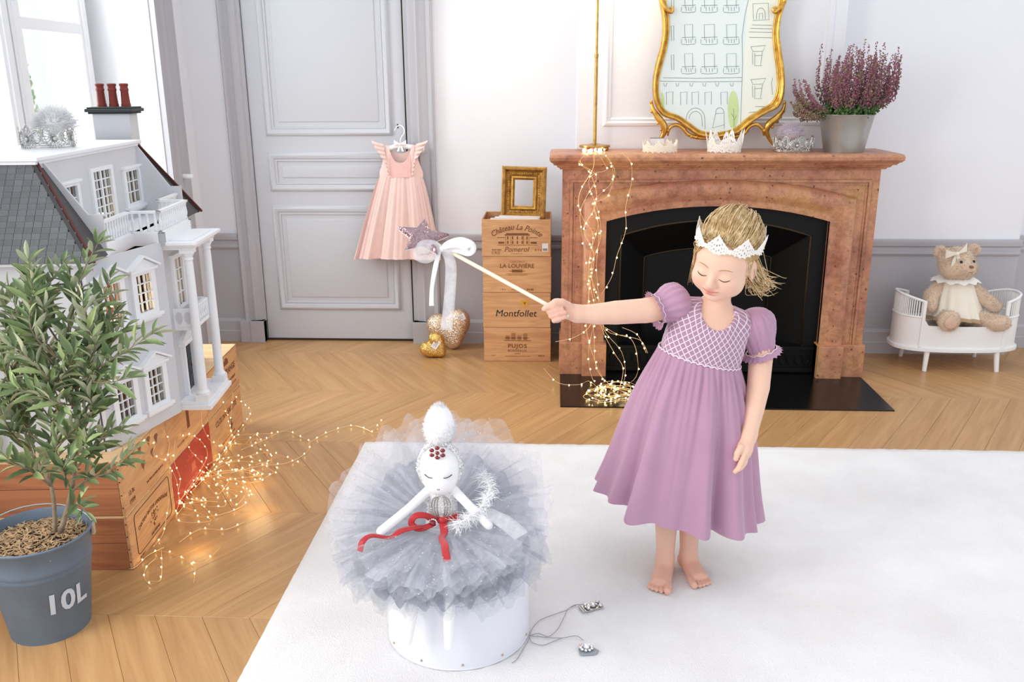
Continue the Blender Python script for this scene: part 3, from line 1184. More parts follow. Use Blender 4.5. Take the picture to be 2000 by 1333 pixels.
small_print(b, 0.28, 0.14, 0.14, 0.010, 'print_faint')
a, b, w = dcr[2]
print_on(a, 'CLOS MARSALETTE', 0.034, w / 2, 0.125, sx=0.95)
marks(a, 'printed_crest', 'print_brown', [(w / 2 + 0.035, w / 2 + 0.055, 0.04, 0.09), (w / 2 + 0.025, w / 2 + 0.065, 0.05, 0.06), (w / 2 + 0.028, w / 2 + 0.062, 0.075, 0.082)])
small_print(a, w / 2, 0.022, 0.18, 0.010, 'print_faint')
print_on(b, 'LAGRANGE', 0.036, w / 2 + 0.075, 0.105, bold=0.0004)
small_print(b, w / 2 + 0.08, 0.06, 0.16, 0.012, 'print_brown')
small_print(b, w / 2 + 0.12, 0.035, 0.10, 0.008)
marks(b, 'printed_crest', 'print_brown', [(w / 2 + 0.03, w / 2 + 0.085, 0.135, 0.155), (w / 2 + 0.045, w / 2 + 0.07, 0.155, 0.163)])

# gilt frame leaning in the top crate
def gold(name, c1, c2, rough=0.35, metal=0.75):
    nt = NT(name)
    nt.setp(Roughness=rough, Metallic=metal)
    co = nt.coords()
    nz = nt.n('ShaderNodeTexNoise', i_Scale=30.0, i_Detail=6.0, i_Roughness=0.65)
    nt.l(co, nz.inputs['Vector'])
    nt.l(nt.ramp(nz.outputs['Fac'], [(0.3, C(c2)), (0.62, C(c1))]), nt.p.inputs['Base Color'])
    nt.bump(nz.outputs['Fac'], 0.15, 0.002)
    MATS[name] = nt.m


gold('gilt_old', '#c0924a', '#7f5726', 0.45, 0.6)
gold('gilt_bright', '#e6b85a', '#b07c30', 0.28, 0.85)
gold('brass', '#c7a05c', '#a07a3c', 0.3, 0.9)
fr = thing('picture_frame', 'empty old gilt picture frame standing on the open crate', 'picture frame', (-0.172, 4.575, 0.735))
fr.rotation_euler = (-0.10, 0.035, 0.05)
ff = lambda x, y, h: (x, -h, y)
FP = [(0, 0), (0, 0.030), (0.006, 0.036), (0.016, 0.036), (0.021, 0.030), (0.026, 0.022), (0.046, 0.014), (0.050, 0.018), (0.058, 0.018), (0.061, 0.012), (0.068, 0.008), (0.068, 0.0)]
MB().nested(-0.115, 0.115, 0, 0.268, FP, ff, cap=False).build('moulding', 'gilt_old', fr, smooth=True, angle=0.5)
m = MB()
for side in range(4):
    L = (0.15, 0.19)[side % 2]
    for k in range(int(L / 0.009)):
        t = -L / 2 + 0.0045 + k * 0.009
        p = ((t, 0.036), (0.079, 0.134 + t), (t, 0.232), (-0.079, 0.134 + t))[side]
        m.ball((p[0], -0.019, p[1]), (0.004, 0.004, 0.006) if side % 2 == 0 else (0.006, 0.004, 0.004), 6, 4)
m.build('beaded_ornament', 'gilt_bright', fr, smooth=True)
MB().nested(-0.0645, 0.0645, 0.0505, 0.2175, [(0, 0.021), (0.004, 0.0225), (0.008, 0.020)], ff, cap=False).build('inner_slip', 'gilt_bright', fr, smooth=True)

# ================================================================ doll's house
simple('house_grey', '#cfd0d5', 0.7, var=0.02)
simple('house_white', '#eceef2', 0.5, var=0.015)
simple('house_inside', '#8a5230', 0.7, var=0.15, vscale=6)
simple('slate_tile', '#65696c', 0.75, var=0.12, vscale=40, rand=0.12, bump=0.1, bscale=200)
simple('slate_dark', '#4c4a4c', 0.7, var=0.1, vscale=30)
simple('ridge_dark', '#3c393b', 0.7, var=0.1)
simple('ridge_red', '#54241f', 0.7, var=0.15)
simple('chimney_cap', '#34393a', 0.6)
simple('terracotta', '#7c2a21', 0.6, var=0.1, vscale=30)
simple('door_black', '#20262c', 0.35)
HZ = 0.3605
HRZ = math.radians(5.5)
hs = thing('dollhouse', 'grey and white mansard dollhouse with slate roof and columned portico on the crates', 'dollhouse', (-1.33, 2.38, HZ), HRZ)
HL, HH = 0.94, 0.575
PAN = math.radians(18.3)
sP, cP = math.sin(PAN), math.cos(PAN)
fpan = lambda s, h, n: (s * sP + n * cP, s * cP - n * sP, h)
fflat = lambda w: (lambda u, h, n: (w + n, u, h))


def holed(m, s0, s1, h0, h1, holes, fn, t):
    xs = sorted({s0, s1} | {v for a in holes for v in a[:2]})
    ys = sorted({h0, h1} | {v for a in holes for v in a[2:]})
    for i in range(len(xs) - 1):
        for j in range(len(ys) - 1):
            xm, ym = (xs[i] + xs[i + 1]) / 2, (ys[j] + ys[j + 1]) / 2
            if any(a < xm < b and c < ym < d for a, b, c, d in holes):
                continue
            m.prism([(xs[i], ys[j]), (xs[i + 1], ys[j]), (xs[i + 1], ys[j + 1]), (xs[i], ys[j + 1])], fn, -t, 0)
    return m


def bar(m, fn, s0, s1, h0, h1, n0, n1):
    m.prism([(s0, h0), (s1, h0), (s1, h1), (s0, h1)], fn, n0, n1)


def house_window(s0, s1, h0, h1, fn, cols, rows, ped=True, sill=True, door=False, head=False):
    m = MB()
    f = 0.021
    bar(m, fn, s0 - f, s0, h0 - f * 0.6, h1 + f * 0.6, -0.004, 0.008)
    bar(m, fn, s1, s1 + f, h0 - f * 0.6, h1 + f * 0.6, -0.004, 0.008)
    bar(m, fn, s0, s1, h1, h1 + f * 0.6, -0.004, 0.008)
    bar(m, fn, s0, s1, h0 - f * 0.6, h0, -0.004, 0.008)
    if sill:
        bar(m, fn, s0 - f - 0.010, s1 + f + 0.010, h0 - 0.022, h0 - 0.012, 0, 0.018)
        bar(m, fn, s0 - f - 0.004, s1 + f + 0.004, h0 - 0.030, h0 - 0.022, 0, 0.012)
    if head or ped:
        bar(m, fn, s0 - f - 0.008, s1 + f + 0.008, h1 + 0.010, h1 + 0.018, 0, 0.014)
    w = m.build('window', 'house_white', hs)
    if ped:
        a, b, z = s0 - f - 0.012, s1 + f + 0.012, h1 + 0.018
        mid = (a + b) / 2
        pm = MB().prism([(a, z), (b, z), (mid, z + 0.034)], fn, 0, 0.009)
        pm.prism([(a - 0.004, z), (mid, z + 0.036), (mid, z + 0.043), (a - 0.010, z + 0.004)], fn, 0, 0.019)
        pm.prism([(b + 0.004, z), (b + 0.010, z + 0.004), (mid, z + 0.043), (mid, z + 0.036)], fn, 0, 0.019)
        pm.build('pediment', 'house_white', w)
    m = MB()
    for i in range(1, cols):
        x = s0 + (s1 - s0) * i / cols
        th = 0.006 if door and i == cols // 2 else 0.0017
        bar(m, fn, x - th, x + th, h0, h1, -0.004, 0.002)
    for j in range(1, rows):
        y = h0 + (h1 - h0) * j / rows
        bar(m, fn, s0, s1, y - 0.0017, y + 0.0017, -0.004, 0.0015)
    m.build('glazing_bars', 'house_white', w)
    for i in range(cols):
        for j in range(rows):
            pa, pb = s0 + (s1 - s0) * i / cols, s0 + (s1 - s0) * (i + 1) / cols
            qa, qb = h0 + (h1 - h0) * j / rows, h0 + (h1 - h0) * (j + 1) / rows
            mm = MB()
            bar(mm, fn, pa + 0.0012, pb - 0.0012, qa + 0.0012, qb - 0.0012, -0.0035, -0.0025)
            mm.build('pane', 'pane_glass', w)
    return w


# shell
m = MB()
m.bb(-0.44, 0.0, 0.0, 0.010, 0, HH)                       # near end wall
m.bb(-0.44, -0.43, 0.0, HL, 0, HH)                        # back wall
m.bb(-0.44, 0.0, HL - 0.01, HL, 0, HH)                    # far end wall
m.build('house_wall', 'house_grey', hs)
m = MB()
m.bb(-0.43, 0.0, 0.010, HL - 0.01, 0.0, 0.008)
m.bb(-0.43, -0.003, 0.010, HL - 0.01, 0.285, 0.293)
m.bb(-0.43, -0.003, 0.010, HL - 0.01, HH - 0.006, HH)
m.bb(-0.43, -0.003, 0.33, 0.338, 0.008, HH)
m.bb(-0.4295, -0.425, 0.010, HL - 0.01, 0.008, HH)
m.bb(-0.43, -0.004, 0.0101, 0.014, 0.008, HH)
m.build('interior', 'house_inside', hs)
simple('house_gap', '#b5672f', 0.7)
MB().prism([(0.0, 0.012), (-0.004, 0.325), (0.088, 0.316), (0.010, 0.030)], lambda p, q, h: (p, q, h), HH - 0.030, HH - 0.024).build('interior_ledge', 'house_gap', hs)
wins = [(0.053, 0.124), (0.198, 0.266)]
lv = [(0.075, 0.189), (0.378, 0.495)]
pan = holed(MB(), 0.0, 0.345, 0.0, HH, [(a, b, c, d) for a, b in wins for c, d in lv], fpan, 0.012).build('facade_panel', 'house_grey', hs)
MB().prism([(0.0, 0.0), (0.0, HH)] and [(-0.0015, 0.0), (0.0, 0.0), (0.0, HH), (-0.0015, HH)], lambda a, b, n: (n, a, b), -0.016, -0.012).build('hinge_strip', 'ridge_dark', hs)
for a, b in wins:
    for c_, d_ in lv:
        house_window(a, b, c_, d_, fpan, 3, 4)
# pavilion behind the portico, with its door, balcony and upper window
m = MB()
PU0, PU1 = 0.335, 0.605
holed(m, PU0, PU1, 0.0, HH, [(0.425, 0.515, 0.03, 0.20), (0.43, 0.51, 0.34, 0.50)], fflat(0.10), 0.010)
m.bb(0.0, 0.095, PU1 - 0.01, PU1, 0, HH)
holed(m, PU1, HL, 0.0, HH, [], fflat(0.0), 0.010)
m.build('pavilion_wall', 'house_grey', hs)
dr = MB()
fd = fflat(0.10)
bar(dr, fd, 0.425, 0.515, 0.03, 0.20, -0.006, -0.002)
dr = dr.build('front_door', 'door_black', hs)
m = MB()
for y in (0.432, 0.475):
    for z in (0.04, 0.09, 0.145):
        bar(m, fd, y, y + 0.033, z, z + 0.042, -0.002, 0.0)
m.build('door_panel', 'door_black', dr, bevel=0.001, bseg=1)
MB().ball((0.103, 0.505, 0.11), 0.003, 8, 5).build('door_knob', 'brass', dr)
m = MB()
for y0, y1 in ((0.408, 0.425), (0.515, 0.532)):
    bar(m, fd, y0, y1, 0.02, 0.215, -0.002, 0.014)
bar(m, fd, 0.40, 0.54, 0.205, 0.222, -0.002, 0.02)
m.prism([(0.395, 0.222), (0.545, 0.222), (0.47, 0.26)], fd, 0, 0.016)
m.build('door_surround', 'house_white', hs)
house_window(0.43, 0.51, 0.34, 0.50, fd, 3, 4, ped=False, sill=False, head=True)
b_ = MB()
b_.bb(0.10, 0.165, 0.385, 0.555, 0.268, 0.280)
b_.bb(0.152, 0.165, 0.385, 0.555, 0.335, 0.343)
b_ = b_.build('porch_balcony', 'house_white', hs)
for k in range(9):
    y = 0.392 + k * 0.0195
    MB().lathe([(0.0035, 0.28), (0.0055, 0.292), (0.003, 0.306), (0.0055, 0.322), (0.0035, 0.336)], 7, (0.1585, y, 0)).build('baluster', 'house_white', b_, smooth=True)
for y in (0.385, 0.555):
    m = MB()
    m.prism([(0.10, 0.28), (0.165, 0.28), (0.165, 0.343), (0.10, 0.343)], lambda p, q, n, y=y: (p, y + n, q), -0.003, 0.003)
    m.build('balcony_side', 'house_white', b_)
m = MB()
for x in (0.118, 0.146):
    m.lathe([(0.011, 0.0), (0.011, 0.0008)], 12, (x, 0.3815, 0.311), R=rot3(PI / 2, 0, 0) @ Matrix.Diagonal((1, 1.9, 1)))
m.build('balcony_oval', 'house_grey', b_)
# portico base, columns, roof
pb = MB()
pb.bb(0.095, 0.205, 0.338, 0.602, 0, 0.016)
pb.bb(0.095, 0.196, 0.345, 0.595, 0.016, 0.028)
pb.build('portico_base', 'house_white', hs, bevel=0.001, bseg=1)
colm = MB()
colm.bb(-0.021, 0.021, -0.021, 0.021, 0.028, 0.050)
colm.lathe([(0.021, 0.050), (0.022, 0.056), (0.017, 0.062), (0.0155, 0.068), (0.0155, 0.24), (0.0135, 0.50), (0.0125, 0.508), (0.016, 0.512), (0.0135, 0.520), (0.019, 0.530), (0.020, 0.534)], 16, (0, 0, 0))
colm.bb(-0.021, 0.021, -0.021, 0.021, 0.534, 0.548)
cme = colm.mesh('column', smooth=True, angle=0.5)
for (x, y) in ((0.174, 0.368), (0.174, 0.572)):
    o = put('column', cme, None if cme.materials else 'house_white', hs)
    o.location = (x, y, 0)
    if not cme.materials:
        cme.materials.append(MATS['house_white'])
pr_ = MB()
pr_.bb(0.092, 0.198, 0.344, 0.596, 0.547, 0.556)
pr_.bb(0.088, 0.206, 0.336, 0.604, 0.556, 0.564)
pr_.bb(0.085, 0.216, 0.326, 0.614, 0.564, 0.574)
pr_.bb(0.10, 0.196, 0.36, 0.58, 0.574, 0.578)
pr_.build('portico_roof', 'house_white', hs, bevel=0.001, bseg=1)
# terrace under the mansard
TB = -0.112
fT = fflat(TB)
tw = holed(MB(), 0.06, 0.815, 0.585, 0.855, [(0.402, 0.541, 0.618, 0.79), (0.672, 0.788, 0.655, 0.765), (0.155, 0.271, 0.655, 0.765)], fT, 0.008).build('terrace_wall', 'house_grey', hs)
bk = MB()
bk.bb(-0.30, -0.296, 0.08, 0.81, 0.60, 0.85)
bk.build('attic_lining', 'house_inside', hs)
house_window(0.402, 0.541, 0.618, 0.79, fT, 4, 6, ped=False, sill=False, door=True)
house_window(0.672, 0.788, 0.655, 0.765, fT, 3, 3, ped=False, head=True)
house_window(0.155, 0.271, 0.655, 0.765, fT, 3, 3, ped=False, head=True)
m = MB()
m.bb(-0.30, 0.022, 0.085, 0.815, 0.585, 0.600)
m.bb(0.0, 0.115, 0.325, 0.615, 0.583, 0.600)
m.build('terrace_floor', 'house_white', hs)
bal_path = [(0.014, 0.105), (0.014, 0.330), (0.108, 0.330), (0.108, 0.610), (0.014, 0.610), (0.014, 0.800)]
fas = MB()
rail = MB()
for (xa, ya), (xb, yb) in zip(bal_path, bal_path[1:]):
    x0, x1, y0, y1 = min(xa, xb), max(xa, xb), min(ya, yb), max(ya, yb)
    fas.bb(x0 - 0.006, x1 + 0.012, y0 - 0.008, y1 + 0.008, 0.566, 0.606)
    rail.bb(x0 - 0.006, x1 + 0.006, y0 - 0.006, y1 + 0.006, 0.668, 0.676)
    rail.bb(x0 - 0.005, x1 + 0.005, y0 - 0.005, y1 + 0.005, 0.606, 0.611)
fas.build('terrace_fascia', 'house_white', hs)
rl = rail.build('balustrade', 'house_white', hs)
bme = MB().lathe([(0.0045, 0.611), (0.0045, 0.617), (0.0030, 0.620), (0.0062, 0.634), (0.0042, 0.648), (0.0028, 0.658), (0.0048, 0.664), (0.0048, 0.669)], 8).mesh('baluster', smooth=True)
bme.materials.append(MATS['house_white'])
for (xa, ya), (xb, yb), n in zip(bal_path, bal_path[1:], (11, 4, 14, 4, 11)):
    for k in range(n):
        t = (k + 0.5) / n
        o = bpy.data.objects.new('baluster', bme)
        COL.objects.link(o)
        o.parent = rl
        o.location = (xa + (xb - xa) * t, ya + (yb - ya) * t, 0)
for u0 in (0.086, 0.808):
    ck = [(TB, 0.587), (0.022, 0.587), (0.034, 0.60), (0.034, 0.70), (-0.006, 0.70), (TB, 0.853)]
    MB().prism(ck, lambda p, q, n, u0=u0: (p, u0 + n, q), 0, 0.008).build('terrace_cheek', 'house_grey', hs)
# mansard roof
EU0, EU1, EW0, EW1, EH = -0.04, 0.985, -0.47, 0.036, 0.583
TU0, TU1, TW0, TW1, TH = 0.052, 0.825, -0.38, -0.122, 0.852
m = MB()
E4 = [(EW0, EU0, EH), (EW1, EU0, EH), (EW1, EU1, EH), (EW0, EU1, EH)]
T4 = [(TW0, TU0, TH), (TW1, TU0, TH), (TW1, TU1, TH), (TW0, TU1, TH)]
m.add([E4[0], E4[1], T4[1], T4[0]], [(0, 1, 2, 3)])
m.add([E4[2], E4[3], T4[3], T4[2]], [(0, 1, 2, 3)])
m.add([E4[3], E4[0], T4[0], T4[3]], [(0, 1, 2, 3)])
m.build('roof_slope', 'slate_dark', hs, fix=False)
ft = lambda t: EW1 + (TW1 - EW1) * t
for ua, ub, ta, tb in ((EU0, 0.086, TU0, 0.086), (0.816, EU1, 0.816, TU1)):
    mm = MB()
    a = [(EW1, ua, EH), (EW1, ub, EH), (TW1, tb, TH), (TW1, ta, TH)]
    mm.add(a + [(x - 0.006, y, z - 0.004) for x, y, z in a], [(0, 1, 2, 3), (7, 6, 5, 4), (0, 4, 5, 1), (1, 5, 6, 2), (2, 6, 7, 3), (3, 7, 4, 0)])
    mm.build('roof_slope', 'slate_dark', hs, fix=False)
for a, b in ((E4[1], T4[1]), (E4[2], T4[2])):
    a, b = Vector(a), Vector(b)
    MB().tube([a, b], 0.0075, 4).build('hip_ridge', 'ridge_dark', hs)
    pa, pb2 = a + Vector((0.010, 0.004, 0.0)), b + Vector((0.010, 0.004, 0.0))
    MB().tube([pa, pb2], 0.005, 4).build('hip_flashing', 'ridge_red', hs)
m = MB()
m.bb(EW0 + 0.02, EW1 - 0.02, EU0 + 0.012, 0.0, EH - 0.010, EH - 0.002)
m.build('eaves', 'house_white', hs)
# slate tiles on the near slope
nrow = 17
tme = MB().bb(-0.0117, 0.0117, 0.0, 0.0205, 0, 0.0022).mesh('slate_tile', bevel=0.0005, bseg=1)
tme.materials.append(MATS['slate_tile'])
eL, eR, tL, tR = Vector(E4[0]), Vector(E4[1]), Vector(T4[0]), Vector(T4[1])
up_ = ((tL + tR) / 2 - (eL + eR) / 2)
upn = (up_ - Vector((1, 0, 0)) * up_.x).normalized()
nn = Vector((1, 0, 0)).cross(upn)
if nn.y > 0:
    nn = -nn
Rt = Matrix((Vector((1, 0, 0)), upn, Vector((1, 0, 0)).cross(upn))).transposed()
rr = random.Random(12)
ntile = 0
for r in range(nrow):
    t0 = (r + 0.02) / nrow
    xl, xr = eL.x + (tL.x - eL.x) * t0, eR.x + (tR.x - eR.x) * t0
    base = eL.lerp(tL, t0)
    x = xr - 0.0125 - (0.012 if r % 2 else 0)
    while x > max(xl, -0.395) and ntile < 290:
        o = bpy.data.objects.new('slate_tile', tme)
        COL.objects.link(o)
        o.parent = hs
        o.location = Vector((x, base.y, base.z)) - Vector((1, 0, 0)).cross(upn) * 0 + nn * 0.002
        o.rotation_euler = (Rt @ rot3(-0.05 if (Vector((1, 0, 0)).cross(upn)).dot(nn) > 0 else 0.05, 0, rr.uniform(-0.012, 0.012))).to_euler()
        ntile += 1
        x -= 0.0242
m = MB()
m.bb(TW0 - 0.012, TW1 + 0.014, TU0 - 0.012, TU1 + 0.010, TH - 0.006, TH + 0.004)
m.bb(TW0 - 0.018, TW1 + 0.022, TU0 - 0.020, TU1 + 0.018, TH + 0.004, TH + 0.014)
m.build('roof_deck', 'house_white', hs, bevel=0.001, bseg=1)
# chimneys
ch = MB().bb(-0.285, -0.155, 0.90, 0.985, 0.60, 0.955).build('chimney_stack', 'house_grey', hs)
ch.data.materials[0] = MATS['house_grey']
m = MB()
m.bb(-0.298, -0.142, 0.888, 0.997, 0.955, 0.962)
m.bb(-0.306, -0.134, 0.880, 1.005, 0.962, 0.974)
m.bb(-0.300, -0.140, 0.886, 0.999, 0.974, 0.980)
m.build('chimney_cap', 'chimney_cap', ch, bevel=0.002, bseg=1)
for x in (-0.264, -0.220, -0.176):
    MB().lathe([(0.017, 0.98), (0.017, 0.988), (0.0155, 0.992), (0.0135, 1.035), (0.0155, 1.038), (0.0155, 1.043), (0.0135, 1.046), (0.0135, 1.052), (0.016, 1.056), (0.016, 1.061), (0.011, 1.063)], 14, (x, 0.943, 0)) \
        .build('chimney_pot', 'terracotta', ch, smooth=True, angle=0.7)
m = MB()
m.bb(-0.43, -0.318, -0.05, 0.0, 0, 0.60)
m.bb(-0.436, -0.312, -0.056, 0.0, 0.60, 0.615)
m.build('side_chimney', 'house_white', hs, bevel=0.001, bseg=1)
# ================================================================ olive tree in the zinc bucket
simple('zinc', '#667687', 0.6, metal=0.1, var=0.10, vscale=14, bump=0.04, bscale=120)
simple('zinc_bright', '#a9aaa6', 0.38, metal=0.75, var=0.12, vscale=9)
simple('stencil_white', '#c9d3df', 0.8)
simple('bark', '#8b7c66', 0.9, var=0.2, vscale=60, bump=0.3, bscale=150)
simple('twig_green', '#8c9563', 0.7)
simple('straw', '#b79a76', 0.9, var=0.3, vscale=50)
simple('soil', '#4a3a2c', 0.95, var=0.3, vscale=60)


def leafmat(name, a, b, back):
    nt = NT(name)
    nt.setp(Roughness=0.45)
    oi = nt.n('ShaderNodeObjectInfo')
    nz = nt.n('ShaderNodeTexNoise', i_Scale=9.0, i_Detail=2.0)
    nt.l(nt.coords(kind='Object'), nz.inputs['Vector'])
    ad = nt.n('ShaderNodeMath', operation='MULTIPLY_ADD', i_1=0.5)
    nt.l(nz.outputs['Fac'], ad.inputs[0])
    ml = nt.n('ShaderNodeMath', operation='MULTIPLY', i_1=0.5)
    nt.l(oi.outputs['Random'], ml.inputs[0])
    nt.l(ml.outputs[0], ad.inputs[2])
    top = nt.ramp(ad.outputs[0], [(0.2, C(a)), (0.8, C(b))])
    ge = nt.n('ShaderNodeNewGeometry')
    c = nt.mix(ge.outputs['Backfacing'], top, C(back))
    nt.l(c, nt.p.inputs['Base Color'])
    MATS[name] = nt.m


leafmat('olive_leaf', '#5d734b', '#a9bb7c', '#b4ba9c')

BX, BY = -1.372, 2.03
bucket = thing('zinc_bucket', 'blue grey zinc bucket stencilled 10L holding the olive tree', 'bucket', (BX, BY, 0))
BH, RB, RT = 0.285, 0.100, 0.136
prof = [(RB - 0.004, 0.004), (RB, 0.0), (RB, 0.008)]
rad = lambda z: RB + (RT - RB) * z / BH
prof += [(rad(0.02), 0.02), (rad(0.19), 0.19), (rad(0.2) + 0.002, 0.196), (rad(0.2), 0.202), (rad(0.21), 0.206), (rad(0.215) + 0.002, 0.212), (rad(0.22), 0.218), (rad(0.275), 0.275),
         (RT + 0.003, 0.279), (RT + 0.004, 0.284), (RT, 0.287), (RT - 0.004, 0.283), (rad(0.25) - 0.004, 0.25), (rad(0.2) - 0.006, 0.2)]
MB().lathe(prof, 48, cap1=False).build('bucket_body', 'zinc', bucket, smooth=True, angle=0.9)
d_c = Vector((-BX, -BY, 0)).normalized()
right_ = Vector((-d_c.y, d_c.x, 0))
ang0 = math.atan2(*(d_c * math.cos(0.42) + right_ * math.sin(0.42)).yx)


def on_bucket(s, size, dx):
    me = text_mesh(s, size, bold=0.0022)
    for v in me.vertices:
        z = 0.118 + v.co.y
        r = rad(z) + 0.0024 + v.co.z
        a = ang0 + (v.co.x * 0.95 + dx) / r
        v.co = Vector((r * math.cos(a), r * math.sin(a), z))
    return put('stencil_mark', me, 'stencil_white', bucket)


on_bucket('1', 0.082, -0.040)
on_bucket('0', 0.082, 0.0)
on_bucket('L', 0.082, 0.040)
hp = []
for k in range(15):
    t = -0.15 + 1.3 * k / 14
    a = PI * 0.5 + 0.0
    ex = Vector((math.cos(0.35), math.sin(0.35), 0))
    hp.append(ex * (RT + 0.005) * math.cos(PI * (1 - k / 14)) + Vector((-0.25, 0.55, 0)) * 0.12 * math.sin(PI * k / 14) + Vector((0, 0, 0.272 + 0.055 * math.sin(PI * k / 14))))
MB().tube(hp, 0.0028, 6).build('bail_handle', 'zinc_bright', bucket, smooth=True)
for s in (-1, 1):
    ex = Vector((math.cos(0.35), math.sin(0.35), 0)) * s
    MB().box(ex * (RT + 0.004) + Vector((0, 0, 0.27)), (0.008, 0.022, 0.03), rot3(0, 0, 0.35)).build('handle_ear', 'zinc_bright', bucket, bevel=0.002)

tree = thing('olive_tree', 'young olive tree with grey green leaves growing from the 10L bucket', 'tree', (BX, BY, 0.2))
MB().lathe([(0.001, 0.262 - 0.2), (0.06, 0.258 - 0.2), (rad(0.25) - 0.006, 0.25 - 0.2), (rad(0.2) - 0.008, 0.0)], 28).build('soil', 'soil', tree)
rr = random.Random(21)
m = MB()
for k in range(900):
    a, r = rr.uniform(0, 2 * PI), 0.122 * math.sqrt(rr.random())
    L = rr.uniform(0.008, 0.03)
    th = rr.uniform(0, PI)
    tilt = rr.uniform(-0.35, 0.35)
    p = Vector((r * math.cos(a), r * math.sin(a), 0.064 - 0.06 * (r / 0.11) ** 2 * 0.15 + rr.uniform(0, 0.008)))
    m.box(p, (L, rr.uniform(0.0015, 0.004), 0.0012), rot3(0, tilt, th))
stuff(m.build('straw_mulch', 'straw', tree))


def P3(u, v, dy=0.0):
    return at(u, v, BY + dy)


def smooth_path(pts, n):
    out = []
    for i in range(n):
        t = i / (n - 1) * (len(pts) - 1)
        k = min(int(t), len(pts) - 2)
        f = t - k
        p0, p1, p2, p3 = pts[max(k - 1, 0)], pts[k], pts[k + 1], pts[min(k + 2, len(pts) - 1)]
        out.append(0.5 * ((2 * p1) + (p2 - p0) * f + (2 * p0 - 5 * p1 + 4 * p2 - p3) * f * f + (3 * p1 - p0 - 3 * p2 + p3) * f ** 3))
    return out


# traced stems: (photo points with depth offset), base radius, leaf spacing
STEMS = [
    ([(118, 1040, 0), (140, 960, 0.0), (148, 870, -.01), (150, 780, -.02), (147, 700, -.02), (135, 640, 0), (150, 585, .02), (158, 540, .03), (190, 478, .04)], 0.0075, 0.013),
    ([(108, 1040, 0.01), (100, 950, .02), (60, 880, .05), (40, 800, .06), (25, 720, .05), (15, 650, .04)], 0.006, 0.014),
    ([(147, 715, -.02), (100, 690, -.05), (60, 640, -.06), (62, 560, -.05), (55, 505, -.05)], 0.004, 0.011),
    ([(148, 760, -.02), (190, 720, -.05), (240, 690, -.06), (298, 652, -.06)], 0.0035, 0.013),
    ([(150, 800, -.02), (95, 740, -.07), (45, 690, -.09), (0, 665, -.1)], 0.004, 0.012),
    ([(148, 740, -.02), (175, 680, .02), (185, 630, .04), (195, 600, .05), (215, 545, .07)], 0.0035, 0.012),
    ([(147, 700, -.02), (110, 640, .03), (85, 600, .05), (95, 560, .06), (120, 520, .05)], 0.0035, 0.012),
    ([(148, 850, -.01), (185, 800, .0), (190, 760, .0), (178, 700, .0), (165, 650, .0)], 0.004, 0.012),
    ([(140, 960, 0), (175, 935, -.04), (215, 922, -.06), (262, 882, -.07)], 0.004, 0.015),
    ([(143, 930, 0), (110, 885, -.05), (135, 850, -.06), (180, 800, -.06), (170, 770, -.06)], 0.0035, 0.013),
    ([(143, 920, 0), (190, 870, -.03), (205, 850, -.04), (240, 838, -.04)], 0.0035, 0.013),
    ([(60, 880, .05), (25, 850, .0), (0, 800, -.03), (-25, 740, -.03)], 0.004, 0.013),
    ([(100, 950, .02), (60, 920, -.05), (25, 905, -.07), (0, 880, -.08)], 0.004, 0.014),
    ([(150, 780, -.02), (120, 760, .05), (85, 720, .07), (60, 690, .08), (45, 620, .08)], 0.0035, 0.012),
    ([(148, 720, -.02), (205, 690, .03), (225, 655, .05), (245, 640, .05)], 0.003, 0.012),
    ([(140, 960, 0), (125, 915, -.08), (160, 880, -.09), (172, 850, -.09)], 0.003, 0.014),
    ([(125, 1010, 0), (150, 985, -.05), (168, 1000, -.07)], 0.0025, 0.017),
    ([(150, 790, -.02), (120, 790, -.10), (70, 770, -.12), (30, 760, -.13)], 0.003, 0.012),
    ([(25, 720, .05), (50, 660, .02), (30, 600, .02), (20, 565, .02)], 0.003, 0.014),
]
STEMS += [([(150, 780, -.02), (90, 700, .06), (20, 620, .07), (-10, 560, .07)], 0.0035, 0.013), ([(147, 700, -.02), (190, 655, .08), (225, 612, .09)], 0.003, 0.013), ([(148, 740, -.02), (205, 748, -.09), (255, 738, -.1)], 0.003, 0.013), ([(40, 800, .06), (15, 740, -.06), (5, 690, -.07)], 0.003, 0.013)]
rr = random.Random(71)
for _ in range(17):
    u0, v0 = rr.uniform(20, 185), rr.uniform(600, 900)
    du, dv = rr.uniform(-45, 60), rr.uniform(-95, -35)
    dy = rr.uniform(-0.10, 0.08)
    STEMS.append(([(u0 * 0.5 + 70, v0 + 45, dy * 0.4), (u0, v0, dy), (u0 + du * 0.6, v0 + dv * 0.5, dy), (u0 + du, v0 + dv, dy)], 0.0026, 0.0125))
wood_m = MB()
leaves = []
rr = random.Random(77)
for pts, r0, sp in STEMS:
    path = smooth_path([P3(*p) for p in pts], 26)
    wood_m.tube(path, [max(0.0009, r0 * (1 - 0.86 * i / 25)) for i in range(26)], 6)
    tot = sum((path[i + 1] - path[i]).length for i in range(25))
    s, nxt, side = 0.0, max(0.05, tot * 0.22), 0
    for i in range(25):
        seg = (path[i + 1] - path[i])
        s += seg.length
        while s > nxt:
            d = seg.normalized()
            for sd in (0, 1):
                if rr.random() < 0.10:
                    continue
                x, y, _ = frame_of(d)
                a = side * 1.35 + sd * PI + rr.uniform(-0.5, 0.5)
                o = x * math.cos(a) + y * math.sin(a)
                dr = (d * rr.uniform(0.5, 1.0) + o * rr.uniform(0.6, 1.0) + Vector((0, 0, rr.uniform(-0.1, 0.35)))).normalized()
                leaves.append((path[i + 1].copy(), dr, rr.uniform(0.048, 0.080) * (0.80 + 0.35 * (1 - s / tot))))
            nxt += sp
            side += 1
    leaves.append((path[-1].copy(), (path[-1] - path[-2]).normalized(), 0.045))
